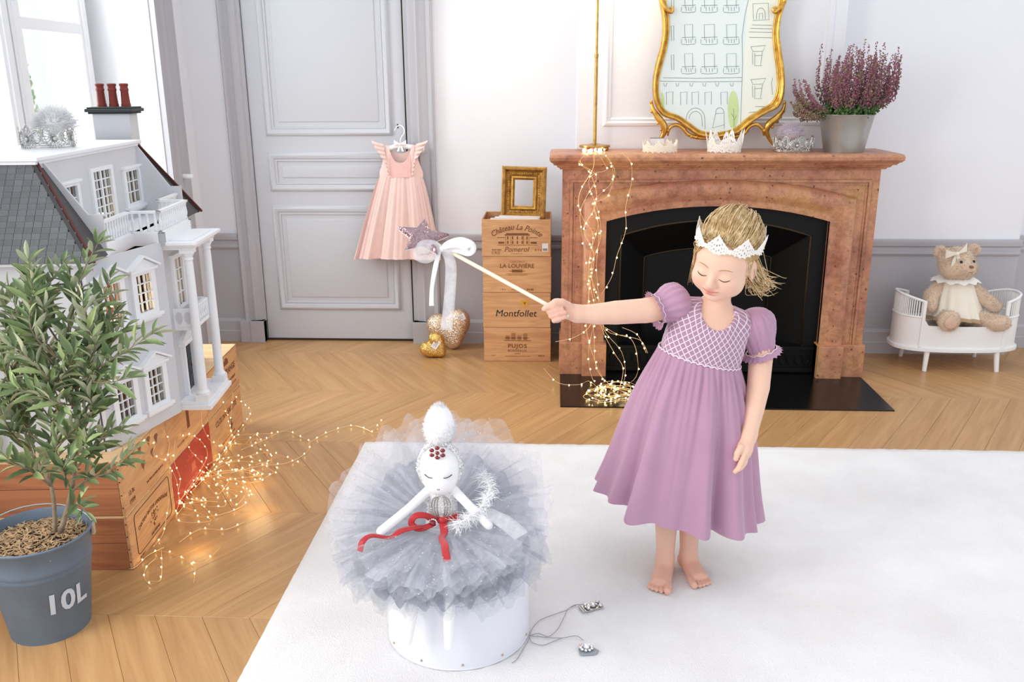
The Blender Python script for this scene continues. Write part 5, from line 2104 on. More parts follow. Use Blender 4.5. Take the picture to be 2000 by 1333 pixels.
stuff(dm_.build('dry_blossoms', 'heather_dry', hea, fix=False))
stuff(gm_.build('green_sprigs', 'heather_green', hea, fix=False))

# ================================================================ pink dress on the door
simple('pink_cotton', '#f3d2cb', 0.9, var=0.03, vscale=20, bump=0.05, bscale=400, sheen=0.2)
simple('pink_smock', '#ebbdb7', 0.9, var=0.08, vscale=120, bump=0.3, bscale=260)
simple('satin_white', '#f4f3f2', 0.4, var=0.02, sheen=0.3)
DYc = 4.725
dx0 = -0.832
hg = thing('coat_hanger', 'white padded hanger with a satin bow hooked on the door keyhole', 'hanger', (-0.835, 4.74, 1.0))
bar_pts = smooth_path([Vector((-0.925, 4.735, 1.072)), Vector((-0.86, 4.735, 1.093)), Vector((-0.82, 4.735, 1.097)), Vector((-0.76, 4.735, 1.09)), Vector((-0.702, 4.735, 1.074))], 20)
MB().tube(bar_pts, 0.0135, 12).build('padded_bar', 'satin_white', hg, world=True, smooth=True)
hook = [Vector((-0.825, 4.735, 1.10)), Vector((-0.825, 4.735, 1.135)), Vector((-0.806, 4.74, 1.165)), Vector((-0.812, 4.755, 1.192)), Vector((-0.835, 4.775, 1.203)), Vector((-0.853, 4.768, 1.190)), Vector((-0.862, 4.765, 1.172))]
MB().tube(smooth_path(hook, 24), 0.0032, 7).build('hook', 'frame_white', hg, world=True, smooth=True)


def bow(parent, c, s, mat, R=None, tails=True, world=True, name='bow'):
    """little tied ribbon bow: two loops, two tails and a knot, in the x-z plane"""
    c = Vector(c)
    R = R or Matrix.Identity(3)
    for sd in (-1, 1):
        P = []
        for k in range(13):
            a = PI * k / 12
            ctr = Vector((sd * s * (0.15 + 0.95 * math.sin(a) ** 0.8), -0.18 * s * math.cos(a), s * (0.28 * math.sin(a) + 0.10 * math.cos(a))))
            wd = s * (0.12 + 0.34 * math.sin(a))
            P.append([c + R @ (ctr + Vector((0, 0, wd * q))) for q in (-1, -0.33, 0.33, 1)])
        MB().grid(P).build(name + '_loop', mat, parent, world=world, smooth=True)
        if tails:
            P = []
            for k in range(7):
                t = k / 6
                ctr = Vector((sd * s * (0.08 + 0.35 * t), -0.1 * s, -s * (0.1 + 1.15 * t)))
                P.append([c + R @ (ctr + Vector((s * 0.17 * q, 0.04 * s * math.sin(5 * t + q), 0))) for q in (-1, 0, 1)])
            MB().grid(P).build(name + '_tail', mat, parent, world=world, smooth=True)
    MB().ball(c + R @ Vector((0, -0.16 * s, 0)), (0.2 * s, 0.16 * s, 0.22 * s), 10, 6, R=R).build(name + '_knot', mat, parent, world=world, smooth=True)


bow(hg, (-0.825, 4.716, 1.108), 0.030, 'satin_white')
dr_ = thing('girls_dress', 'pale pink sleeveless dress with ruffled straps hanging on the grey door', 'dress', (dx0, 4.74, 0.48))
P = []
NT_ = 26
for j in range(NT_ + 1):
    t = j / NT_
    cx_ = -0.832 + (-0.866 + 0.832) * t
    rx = 0.116 + (0.236 - 0.116) * t ** 0.85
    ry = 0.026 + 0.030 * t
    row = []
    for i in range(120):
        a = 2 * PI * i / 120
        fold = 0.55 * math.sin(9 * a + 0.6) + 0.35 * math.sin(16 * a + 2.0 + 0.8 * t) + (0.25 + 0.3 * (1 - t)) * math.sin(37 * a)
        amp = (0.004 + 0.017 * t) * (1 if j else 0.6)
        z = 0.938 - (0.938 - 0.487) * t - (0.012 * math.cos(a - 1.3) if j == NT_ else 0) * 1.0 + 0.0
        y = 4.728 + ry * math.sin(a) + (fold * amp if math.sin(a) < 0.2 else 0)
        row.append((cx_ + rx * math.cos(a) + 0.25 * amp * fold, min(y, 4.788), z))
    P.append(row)
MB().grid(P, closed_v=True).build('skirt', 'pink_cotton', dr_, world=True, smooth=True)


def topz(x, front=True):
    d = abs(x)
    if d < 0.062:
        return (1.012 if front else 1.060) + (0.085 if front else 0.045) * (d / 0.062) ** 2.6
    if d < 0.082:
        return 1.102
    return 1.095 - 0.13 * ((d - 0.082) / 0.034) ** 0.6


for front in (True, False):
    P = []
    xs = [-0.117 + 0.234 * i / 44 for i in range(45)]
    for j in range(13):
        row = []
        for x in xs:
            z = 0.934 + (topz(x, front) - 0.934) * j / 12
            bul = 0.030 * math.sqrt(max(0, 1 - (x / 0.119) ** 2)) * (1 - 0.45 * j / 12)
            y = 4.733 + (-bul if front else bul * 0.6)
            row.append((dx0 + 0.004 + x, y, z))
        P.append(row)
    MB().grid(P).build('bodice_front' if front else 'bodice_back', 'pink_cotton', dr_, world=True, smooth=True)
P = []
for j in range(9):
    row = []
    for i in range(17):
        x = -0.056 + 0.112 * i / 16
        z = 0.936 + (min(topz(x), 1.06) - 0.004 - 0.936) * j / 8
        row.append((dx0 + 0.004 + x, 4.733 - 0.0325 * math.sqrt(1 - (x / 0.119) ** 2) * (1 - 0.45 * (z - 0.934) / 0.12) - 0.0015, z))
    P.append(row)
MB().grid(P).build('smocked_panel', 'pink_smock', dr_, world=True, smooth=True)
for s in (-1, 1):
    P = []
    for j in range(40):
        t = j / 39
        x = dx0 + 0.004 + s * (0.058 + 0.030 * t)
        z = 0.945 + 0.165 * t
        w = 0.010 + 0.050 * max(0, (t - 0.45) / 0.55) ** 0.8
        wv = math.sin(j * 1.25)
        y = 4.733 - 0.030 + 0.012 * t
        P.append([(x, y, z), (x + s * w * 0.5, y - 0.010 - 0.004 * wv, z + w * 0.12), (x + s * w * 1.05, y - 0.004 - 0.010 * wv, z + w * 0.30)])
    MB().grid(P).build('ruffle', 'pink_cotton', dr_, world=True, smooth=True)

# ================================================================ sequin heart cushions
def sequin(name, c1, c2, scale, rough=0.28):
    nt = NT(name)
    nt.setp(Roughness=rough, Metallic=0.85)
    co = nt.coords()
    v = nt.n('ShaderNodeTexVoronoi', i_Scale=scale)
    nt.l(co, v.inputs['Vector'])
    nt.l(nt.mix(v.outputs['Color'], C(c1), C(c2)), nt.p.inputs['Base Color'])
    b = nt.n('ShaderNodeNormalMap') if False else nt.n('ShaderNodeBump', i_Strength=0.9, i_Distance=0.004)
    sp = nt.n('ShaderNodeSeparateColor')
    nt.l(v.outputs['Color'], sp.inputs[0])
    nt.l(sp.outputs[0], b.inputs['Height'])
    ge = nt.n('ShaderNodeNewGeometry')
    mx = nt.n('ShaderNodeVectorMath', operation='MULTIPLY_ADD')
    sb = nt.n('ShaderNodeVectorMath', operation='SUBTRACT')
    sb.inputs[1].default_value = (0.5, 0.5, 0.5)
    nt.l(v.outputs['Color'], sb.inputs[0])
    mx.inputs[1].default_value = (0.8, 0.8, 0.8)
    nt.l(sb.outputs[0], mx.inputs[0])
    nt.l(ge.outputs['Normal'], mx.inputs[2])
    nm = nt.n('ShaderNodeVectorMath', operation='NORMALIZE')
    nt.l(mx.outputs[0], nm.inputs[0])
    nt.l(nm.outputs[0], nt.p.inputs['Normal'])
    MATS[name] = nt.m


sequin('sequin_champagne', '#d9b78f', '#f7ead8', 380)
sequin('sequin_gold', '#d29e44', '#f3d48c', 380)
sequin('sequin_rose', '#8d7078', '#bfa3a9', 330)


def heart(name, label, c, scale, rot, tilt, mat, tagpos, thick=0.45):
    t = thing(name, label, 'cushion', c, 0, 'sequin heart cushions by the door')
    Rm = rot3(tilt, 0, 0) @ Matrix.Rotation(rot, 3, 'Y')
    s = scale
    f = SDF((-s * 1.5, -s * 1.5, -s * 1.5), (s * 1.5, s * 1.5, s * 1.5), s / 22)
    loc = lambda x, z: np.array(Rm @ Vector((x * s, 0, z * s)))
    Rn = np.array(Rm)
    for sd in (-1, 1):
        f.ell(loc(sd * 0.44, 0.30), (0.50 * s, thick * s, 0.54 * s), Rn, k=0.16 * s)
        for q in (0.35, 0.6, 0.85):
            f.ell(loc(sd * 0.44 * (1 - q), 0.30 - 1.02 * q), (s * (0.5 - 0.34 * q), thick * s * (1 - 0.45 * q), s * (0.5 - 0.34 * q)), Rn, k=0.22 * s)
    o = f.build('cushion', mat, t, world=False, relax=3)
    zmin = min(v.co.z for v in o.data.vertices)
    t.location.z = -zmin + 0.0005
    x, z = tagpos
    p = Rm @ Vector((x * s, -thick * s * 0.93, z * s))
    m = MB().box(p, (0.050, 0.0015, 0.034), Rm @ rot3(0, -0.15, 0))
    tg = m.build('paper_tag', 'paper_white', t)
    m = MB()
    for k in range(3):
        m.box(p + Rm @ (rot3(0, -0.15, 0) @ Vector((0, -0.0012, 0.006 - 0.006 * k))), (0.030 - 0.006 * (k % 2), 0.0006, 0.0012), Rm @ rot3(0, -0.15, 0))
    m.build('tag_print', 'ink_grey', tg)
    return t


heart('heart_cushion', 'large champagne sequin heart cushion leaning against the wall by the door', (-0.578, 4.66, 0), 0.132, -0.26, -0.14, 'sequin_champagne', (0.60, 0.42), 0.36)
heart('heart_cushion', 'small bright gold sequin heart cushion in front of the larger heart', (-0.642, 4.50, 0), 0.082, -0.85, -0.2, 'sequin_gold', (0.22, 0.08), 0.45)

# ================================================================ toy bed and teddy bear
simple('bed_white', '#eeeeee', 0.45, var=0.01)
simple('mattress', '#e3ddd6', 0.9)
bd = thing('doll_bed', 'white wooden doll bed with rounded slatted ends against the right wall', 'doll bed', (2.045, 4.47, 0))
BLh, BDh = 0.302, 0.142


def stadium(ex, n=48):
    pts = []
    r = BDh + ex
    hx = BLh + ex - r * 0.98
    for k in range(n):
        a = 2 * PI * k / n
        x, y = math.cos(a), math.sin(a)
        p = 2.6
        pts.append(((BLh + ex) * math.copysign(abs(x) ** (2 / p), x), (BDh + ex) * math.copysign(abs(y) ** (2 / p), y)))
    return pts


MB().prism(stadium(0.012), lambda p, q, h: (p, q, h), 0.104, 0.122).build('bottom_board', 'bed_white', bd, bevel=0.003)
ring_o, ring_i = stadium(0.0), stadium(-0.008)


def wall_band(z0f, z1f, name):
    m = MB()
    rows = []
    for loop, zs in ((ring_o, z0f), (ring_o, z1f), (ring_i, z1f), (ring_i, z0f)):
        rows.append([(x, y, zs(x)) for x, y in loop])
    m.grid(rows, closed_u=True, closed_v=True)
    return m.build(name, 'bed_white', bd, smooth=True, angle=0.6)


wall_band(lambda x: 0.122, lambda x: 0.236 if abs(x) < 0.20 else 0.278, 'side_panel')
MB().prism(stadium(-0.012), lambda p, q, h: (p, q, h), 0.125, 0.215).build('mattress', 'mattress', bd, bevel=0.01)
for s in (-1, 1):
    # slatted gallery around each rounded end
    sel = [k for k, (x, y) in enumerate(ring_o) if s * x > 0.185]
    sel.sort(key=lambda k: math.atan2(ring_o[k][1], s * ring_o[k][0]))
    arcp = smooth_path([Vector((*ring_o[k], 0)) for k in sel], 61)
    zt = lambda p: 0.352 + 0.035 * max(0, (s * p.x - 0.185) / 0.12)
    MB().tube([Vector((p.x * 0.985, p.y * 0.985, zt(p))) for p in arcp], 0.0068, 8).build('top_rail', 'bed_white', bd, smooth=True)
    MB().tube([Vector((p.x * 0.99, p.y * 0.985, 0.278)) for p in arcp], 0.0058, 8).build('lower_rail', 'bed_white', bd, smooth=True)
    for i in range(2, 60, 2):
        p = arcp[i]
        MB().box((p.x * 0.985, p.y * 0.985, (0.278 + zt(p)) / 2), (0.0046, 0.0046, zt(p) - 0.278)).build('slat', 'bed_white', bd)
    for i in (0, 60):
        p = arcp[i]
        MB().box((p.x * 0.985, p.y * 0.985, (0.124 + zt(p) + 0.005) / 2), (0.016, 0.014, zt(p) + 0.005 - 0.124)).build('post', 'bed_white', bd, bevel=0.003)
for x, y, q in ((-0.172, -0.132, 1), (0.186, -0.132, 1), (-0.195, 0.128, 0), (0.19, 0.128, 0)):
    MB().tube([(x, y, 0.0), (x * 1.0 + 0.008 * (1 if x > 0 else -1) * -1, y * 0.9, 0.106)], [0.0105, 0.014], 12).build('leg', 'bed_white', bd, smooth=True, angle=0.8)

simple('bear_fur', '#d9bfa6', 1.0, var=0.10, vscale=25, bump=0.9, bscale=190, bdist=0.006, sheen=0.6)
simple('bear_pad', '#d8b8a4', 0.9, var=0.06)
simple('cream_cloth', '#ece5d6', 0.85, var=0.03, bump=0.05, bscale=300, sheen=0.2)
simple('bead_black', '#16110f', 0.12)
simple('nose_brown', '#8a5f50', 0.6)
simple('hem_tan', '#b89a78', 0.85)
bear = thing('teddy_bear', 'beige plush teddy bear in a cream dress sitting in the doll bed', 'teddy bear', (2.03, 4.45, 0.22))
f = SDF((1.78, 4.24, 0.19), (2.36, 4.63, 0.70), 0.0045)
hc = np.array((2.003, 4.44, 0.545))
f.ell((2.02, 4.475, 0.35), (0.085, 0.075, 0.125), k=0.03)
f.ell(hc, (0.085, 0.076, 0.076), k=0.03)
f.ell(hc + (-0.028, -0.035, -0.035), (0.055, 0.05, 0.045), k=0.03)
f.ell(hc + (0.032, -0.035, -0.035), (0.055, 0.05, 0.045), k=0.03)
bf_ = np.array((math.sin(0.30), -math.cos(0.30), 0.0))
bs_ = np.array((math.cos(0.30), math.sin(0.30), 0.0))
f.ell(hc + bf_ * 0.072 + (0, 0, -0.020), (0.036, 0.034, 0.029), k=0.025)
for s, e in ((-1, (1.925, 4.455, 0.592)), (1, (2.088, 4.455, 0.602))):
    f.ell(e, (0.033, 0.018, 0.033), k=0.012)
    f.ell((e[0], e[1] - 0.02, e[2] - 0.002), (0.018, 0.010, 0.018), k=0.006, sub=True)
f.chain([(1.955, 4.46, 0.43), (1.90, 4.43, 0.37), (1.885, 4.40, 0.325)], [0.034, 0.036, 0.034], k=0.02)
f.chain([(2.085, 4.46, 0.43), (2.15, 4.43, 0.365), (2.205, 4.40, 0.325)], [0.034, 0.036, 0.033], k=0.02)
f.chain([(1.985, 4.44, 0.27), (1.965, 4.38, 0.27), (1.955, 4.33, 0.268)], [0.046, 0.044, 0.042], k=0.02)
f.ell((1.953, 4.315, 0.270), (0.052, 0.026, 0.052), k=0.015)
f.chain([(2.065, 4.44, 0.27), (2.14, 4.38, 0.262), (2.185, 4.345, 0.258)], [0.046, 0.042, 0.038], k=0.02)
f.ell((2.205, 4.330, 0.258), (0.056, 0.030, 0.040), k=0.015)
bb_ = f.build('body', 'bear_fur', bear, relax=1)
fur = MB()
rr = random.Random(17)
vs_ = bb_.data.vertices
for v in rr.sample(list(vs_), min(len(vs_), 7500)):
    nrm = v.normal
    d = (nrm + Vector((rr.uniform(-.7, .7), rr.uniform(-.7, .7), rr.uniform(-.9, .3)))).normalized()
    L = rr.uniform(0.007, 0.013)
    x, y, _ = frame_of(d)
    p = v.co - nrm * 0.001
    fur.add([p + x * 0.0017, p - x * 0.0009 + y * 0.0014, p - x * 0.0009 - y * 0.0014, p + d * L], [(0, 1, 3), (1, 2, 3), (2, 0, 3)])
fo_ = stuff(fur.build('fur', 'bear_fur', bb_, fix=False))
fo_.matrix_parent_inverse = world_of(bb_).inverted()
MB().ball((1.951, 4.289, 0.266), (0.031, 0.007, 0.031), 16, 8).build('foot_pad', 'bear_pad', bear, world=True, smooth=True)
MB().ball((2.203, 4.309, 0.256), (0.034, 0.007, 0.022), 16, 8, R=rot3(0, 0, 0.15)).build('foot_pad', 'bear_pad', bear, world=True, smooth=True)
from mathutils.bvhtree import BVHTree
_bb = BVHTree.FromPolygons([v.co.copy() for v in bb_.data.vertices], [tuple(p.vertices) for p in bb_.data.polygons])
b_on = lambda s, z: _bb.ray_cast(Vector(hc + bf_ * 0.2 + bs_ * s + np.array((0, 0, z))), Vector(-bf_))[0]
for s_ in (-0.034, 0.034):
    MB().ball(b_on(s_, 0.014) + Vector(bf_) * 0.003, 0.0070, 10, 6).build('eye', 'bead_black', bear, world=True, smooth=True)
MB().ball(b_on(0, -0.006) + Vector(bf_) * 0.003, (0.012, 0.009, 0.0075), 10, 6).build('nose', 'nose_brown', bear, world=True, smooth=True)
MB().tube([b_on(0.012 * (k / 4 - 1), -0.030 - 0.004 * math.sin(PI * k / 8)) + Vector(bf_) * 0.004 for k in range(9)], 0.0013, 5).build('mouth', 'nose_brown', bear, world=True)
P = []
for j in range(15):
    t = j / 14
    row = []
    for i in range(72):
        a = 2 * PI * i / 72
        fo = 0.006 * t * math.sin(11 * a) + 0.005 * t * math.sin(17 * a + 1)
        rx, ry = 0.070 + 0.065 * t ** 0.8, 0.066 + 0.060 * t ** 0.8
        z = 0.462 - 0.218 * t + 0.022 * t * t * (1 - math.cos(a * 2 + 0.6)) * 0.5
        row.append((2.022 + 0.018 * t + (rx + fo) * math.cos(a), max(4.305, 4.462 - 0.018 * t + (ry + fo) * math.sin(a)), z))
    P.append(row)
MB().grid(P, closed_v=True).build('dress', 'cream_cloth', bear, world=True, smooth=True)
rim = P[-2]
MB().grid([[(p[0] * 1.0, p[1] - 0.0018, p[2] + 0.004) for p in P[-2]], [(p[0], p[1] - 0.0018, p[2]) for p in P[-1]]], closed_v=True).build('dress_hem', 'hem_tan', bear, world=True, smooth=True)
P = []
for j in range(4):
    row = []
    for i in range(72):
        a = 2 * PI * i / 72
        r = 0.058 + 0.016 * j + (0.006 * math.cos(12 * a) if j == 3 else 0)
        row.append((2.018 + r * math.cos(a) * 1.1, 4.455 + r * 0.95 * math.sin(a), 0.477 - 0.010 * j - 0.004 * math.cos(12 * a) * (j == 3)))
    P.append(row)
MB().grid(P, closed_v=True).build('lace_collar', 'lace_white', bear, world=True, smooth=True)
bow(bear, (1.962, 4.362, 0.602), 0.054, 'cream_cloth', R=rot3(0.2, -0.25, 0.25))
# ================================================================ hat box and the ballerina doll
simple('box_white', '#e2e4ec', 0.5, var=0.01)
simple('rivet', '#b9a58c', 0.35, metal=0.7)
simple('doll_cloth', '#f4f3f5', 0.9, var=0.01, bump=0.08, bscale=500)
simple('satin_red', '#b3131c', 0.42, var=0.08, vscale=30, sheen=0.3)
simple('garnet', '#7d0f18', 0.08, spec=0.8)
simple('lash_black', '#2c2626', 0.6)
simple('glitter_silver', '#e8e7e4', 0.35, metal=0.25, var=0.35, vscale=260, bump=0.8, bscale=300)
veil('tulle_grey', '#c6cad3', 0.28)
veil('tulle_pale', '#e4e5ee', 0.20)
veil('organza', '#f2f2f6', 0.40)
simple('tulle_core', '#bec2cb', 0.95, var=0.06, vscale=15)
simple('sparkle', '#eef2f8', 0.1, metal=0.6, emit=(1, 1, 1, 1), estr=0.0)

HBX, HBY, HBR, HBH = -0.25, 2.045, 0.188, 0.250
ZR = 0.0150
hb = thing('hat_box', 'round white hat box on the rug with the ballerina doll sitting on it', 'box', (HBX, HBY, ZR))
MB().lathe([(HBR - 0.004, 0.0), (HBR, 0.0), (HBR, 0.004), (HBR, HBH - 0.07), (HBR - 0.003, HBH - 0.068), (HBR - 0.003, HBH - 0.002)], 96).build('box_body', 'box_white', hb, smooth=True, angle=0.6)
MB().lathe([(HBR + 0.003, HBH - 0.062), (HBR + 0.003, HBH - 0.003), (HBR, HBH), (0.0, HBH + 0.001)], 96).build('lid', 'box_white', hb, smooth=True, angle=0.6)
MB().lathe([(HBR, 0.0005), (HBR + 0.0015, 0.001), (HBR + 0.0015, 0.003), (HBR, 0.004)], 96, cap0=False, cap1=False).build('bottom_binding', 'box_white', hb, smooth=True)
for k in range(11):
    a = -PI / 2 - 0.42 + k * 2 * PI / 11
    MB().ball(((HBR + 0.0005) * math.cos(a), (HBR + 0.0005) * math.sin(a), 0.016), 0.0032, 8, 5).build('rivet', 'rivet', hb, smooth=True)

DX, DYY = -0.284, 2.025
doll = thing('ballerina_doll', 'white cloth ballerina doll with sleeping eyes and grey tulle tutu on the hat box', 'doll', (DX, DYY, ZR + HBH))
f = SDF((DX - 0.22, 1.76, 0.06), (DX + 0.22, 2.12, 0.60), 0.0034)
hd = np.array((DX, 2.005, 0.498))
f.ell(hd, (0.050, 0.040, 0.062), k=0.01)
f.ell(hd + (0, -0.008, -0.038), (0.034, 0.028, 0.030), k=0.02)
f.cap((DX, 2.01, 0.46), (DX, 2.015, 0.425), 0.014, 0.017, k=0.014)
f.ell((DX + 0.002, 2.018, 0.400), (0.034, 0.026, 0.046), k=0.015)
f.ell((DX + 0.002, 2.02, 0.335), (0.045, 0.040, 0.055), k=0.02)
f.chain([(DX - 0.030, 2.015, 0.432), (DX - 0.075, 1.96, 0.405), (DX - 0.135, 1.905, 0.372)], [0.0125, 0.0115, 0.0115], k=0.01)
f.chain([(DX + 0.032, 2.015, 0.432), (DX + 0.070, 1.985, 0.408), (DX + 0.125, 1.945, 0.372)], [0.0125, 0.0115, 0.0115], k=0.01)
f.chain([(DX - 0.018, 2.0, 0.290), (DX - 0.04, 1.90, 0.281), (DX - 0.048, 1.845, 0.268), (DX - 0.055, 1.834, 0.19), (DX - 0.066, 1.826, 0.120)], [0.020, 0.015, 0.0145, 0.0145, 0.011], k=0.01)
f.chain([(DX + 0.022, 2.0, 0.290), (DX + 0.034, 1.90, 0.281), (DX + 0.038, 1.840, 0.268), (DX + 0.036, 1.828, 0.19), (DX + 0.034, 1.820, 0.112)], [0.020, 0.015, 0.0145, 0.0145, 0.011], k=0.01)
f.build('body', 'doll_cloth', doll, relax=2)
for s in (-1, 1):
    MB().tube([(hd[0] + s * (0.014 + 0.020 * k / 8), hd[1] - 0.0412 + 0.010 * (k / 8) ** 2, hd[2] - 0.008 - 0.003 * math.sin(PI * (0.2 + 0.8 * k / 8)) + 0.003 * (k / 8)) for k in range(9)], 0.0011, 5).build('closed_eye', 'lash_black', doll, world=True)
m = MB()
for k in range(5):
    a = 2 * PI * k / 5 + PI / 2
    m.ball((hd[0] + 0.0026 * math.cos(a), hd[1] - 0.0375, hd[2] - 0.041 + 0.0026 * math.sin(a)), 0.0016, 6, 4)
m.build('mouth_stitch', 'lash_black', doll, world=True)
# silver cap of hair round the face
P = []
for j in range(9):
    ph = 0.02 + j * 0.205
    row = []
    for i in range(40):
        a = 2 * PI * i / 40
        x, z, y = math.sin(ph) * math.cos(a), math.sin(ph) * math.sin(a), math.cos(ph)
        row.append((hd[0] + 0.0575 * x, hd[1] - 0.004 + 0.048 * y, hd[2] + 0.004 + 0.0690 * z))
    P.append(row)
P.append([(hd[0] + (p[0] - hd[0]) * 0.84, p[1] + 0.004, hd[2] + (p[2] - hd[2]) * 0.86) for p in P[-1]])
MB().grid(P, closed_v=True).build('sequin_cap', 'glitter_silver', doll, world=True, smooth=True)
rr = random.Random(8)
g = MB()
for i in range(170):
    a = rr.uniform(-0.25, PI + 0.25)
    g.ball((hd[0] + 0.0565 * math.cos(a) * rr.uniform(0.93, 1.02), hd[1] + rr.uniform(-0.022, 0.010), hd[2] + 0.004 + 0.068 * math.sin(a) * rr.uniform(0.93, 1.02)), rr.uniform(0.0014, 0.0026), 6, 4)
stuff(g.build('cap_sequins', 'rhinestone', doll, world=True))
fl = MB()
bc_ = Vector((DX, 2.02, 0.603))
for i in range(2600):
    th, ph = rr.uniform(0, 2 * PI), math.acos(rr.uniform(-1, 1))
    d = Vector((math.sin(ph) * math.cos(th), math.sin(ph) * math.sin(th), math.cos(ph)))
    tap = 1.0 - 0.30 * max(0, d.z)
    e = bc_ + Vector((d.x * 0.043 * tap, d.y * 0.043 * tap, d.z * 0.063)) * rr.uniform(0.9, 1.06)
    s = bc_ + Vector((d.x * 0.043 * tap, d.y * 0.043 * tap, d.z * 0.063)) * 0.75
    fl.tube([s, e], [0.0012, 0.0002], 3, cap=False)
fl.ball(bc_, (0.037, 0.037, 0.055), 20, 14)
stuff(fl.build('fur_bun', 'fluff_white', doll, world=True, smooth=True, fix=False))
jc = Vector((DX, hd[1] - 0.034, 0.553))
m, m2 = MB(), MB()
for k in range(6):
    a = 2 * PI * k / 6 + PI / 6
    m.ball(jc + Vector((0.0155 * math.cos(a), -0.002, 0.0125 * math.sin(a))), (0.0065, 0.004, 0.0055), 8, 5)
    m2.ball(jc + Vector((0.0095 * math.cos(a + 0.52), -0.004, 0.008 * math.sin(a + 0.52))), 0.0028, 6, 4)
m.ball(jc + Vector((0, -0.003, 0)), (0.0055, 0.004, 0.005), 8, 5)
jw = m.build('jewel_flower', 'garnet', doll, world=True, smooth=True)
m2.build('jewel_studs', 'rhinestone', jw, smooth=True).matrix_parent_inverse = world_of(jw).inverted()
# beaded bodice
P = []
for j in range(9):
    t = j / 8
    rx = 0.037 + 0.002 * math.sin(PI * t) - 0.003 * t * 0
    row = [(DX + 0.002 + rx * math.cos(2 * PI * i / 32), 2.018 + 0.030 * math.sin(2 * PI * i / 32), 0.436 - 0.100 * t) for i in range(32)]
    P.append(row)
MB().grid(P, closed_v=True).build('beaded_bodice', 'glitter_silver', doll, world=True, smooth=True)
m = MB()
for sgn in (-1, 1):
    for r_ in (0.010, 0.017, 0.024):
        pts = []
        for k in range(13):
            a = PI * k / 12
            x = sgn * r_ * math.sin(a)
            pts.append((DX + 0.002 + x, 2.018 - 0.031 * math.sqrt(max(0.05, 1 - (x / 0.039) ** 2)), 0.398 + 0.032 * math.cos(a)))
        m.tube(pts, 0.0012, 5)
m.build('bodice_beadwork', 'silver', doll, world=True, smooth=True)
g = MB()
for i in range(70):
    a = rr.uniform(-PI, 0)
    g.ball((DX + 0.002 + 0.038 * math.cos(a), 2.018 + 0.031 * math.sin(a), rr.uniform(0.356, 0.434)), rr.uniform(0.0013, 0.0028), 6, 4)
stuff(g.build('bodice_stones', 'rhinestone', doll, world=True))
# tutu: ruffled layers on a disc that tips towards the camera
TC = Vector((DX - 0.004, 2.02, 0.338))
tl = math.radians(16)
tx, tnn = Vector((1, 0, 0)), Vector((0, -math.sin(tl), math.cos(tl)))


def tdisc(r, a):
    s = math.sin(a)
    return tx * (r * math.cos(a)) + Vector((0, r * s * (0.98 if s < 0 else 0.97), r * s * (0.355 + 0.17 * s)))



def tulle(name, mat, R0, lift, slope, ruf, nr, ph, amp_r=0.03, r_in=0.035, seed=0):
    rr = random.Random(seed)
    ph2, ph3 = rr.uniform(0, 6), rr.uniform(0, 6)
    P = []
    NA, NR = 220, 12
    for j in range(NR + 1):
        t = j / NR
        row = []
        for i in range(NA):
            a = 2 * PI * i / NA
            R = R0 * (1 + amp_r * math.sin(3 * a + ph2) + amp_r * 0.7 * math.sin(7 * a + ph3) + 0.02 * math.sin(nr * a * 2 + ph))
            r = r_in + (R - r_in) * t
            w = ruf * t ** 1.5 * (math.sin(nr * a + ph) + 0.6 * math.sin((nr * 1.7 // 1) * a + ph2 + 3 * t) + 0.4 * math.sin((nr * 2.6 // 1) * a + ph3))
            h = lift + slope * r - 0.35 * max(0, r - 0.2) * (1 if slope < 0 else 0.2) + w
            p = TC + tdisc(r, a) + tx * (0.3 * w * math.sin(5 * a)) + tnn * h
            row.append(p)
        P.append(row)
    o = MB().grid(P, closed_v=True).build(name, mat, doll, world=True, smooth=True)
    return P


allP = []
# opaque inner ruffles give the body of the skirt
allP.append(tulle('tutu_lining', 'tulle_core', 0.225, -0.006, -0.03, 0.012, 17, 0.3, seed=1))
for k, (mat, R0, lift, slope, ruf, nr) in enumerate((
        ('tulle_grey', 0.262, -0.012, -0.20, 0.016, 19), ('tulle_grey', 0.258, -0.006, -0.13, 0.018, 23), ('tulle_grey', 0.272, -0.002, -0.06, 0.017, 21),
        ('tulle_grey', 0.268, 0.004, 0.00, 0.016, 17), ('tulle_pale', 0.278, 0.012, 0.06, 0.016, 15), ('tulle_pale', 0.283, 0.016, 0.13, 0.018, 13), ('tulle_pale', 0.262, 0.016, 0.22, 0.016, 11))):
    allP.append(tulle('tutu_layer', mat, R0, lift, slope, ruf, nr, k * 1.3, seed=10 + k))
# short front ruffles
P = []
for k in range(3):
    P = []
    NA = 150
    for j in range(7):
        t = j / 6
        row = []
        for i in range(NA):
            a = PI * 1.10 + PI * 0.80 * i / (NA - 1)
            r = 0.195 + 0.022 * k * 0 + 0.050 * t
            w = 0.014 * t * (math.sin(26 * a + 2 * k) + 0.5 * math.sin(41 * a + k))
            row.append(TC + tdisc(r - 0.012, a) + tnn * (-0.004 - 0.016 * k - 0.038 * t + w))
        P.append(row)
    MB().grid(P).build('tutu_ruffle', 'tulle_core' if k == 2 else 'tulle_grey', doll, world=True, smooth=True)
sp = MB()
rr = random.Random(14)
for i in range(1100):
    L = rr.choice(allP)
    j, k = rr.randint(5, 12), rr.randint(0, 219)
    p = Vector(L[j][k]) + tnn * 0.002
    s = rr.uniform(0.0008, 0.0018)
    sp.ball(p, s, 4, 3)
stuff(sp.build('glitter', 'rhinestone', doll, world=True))


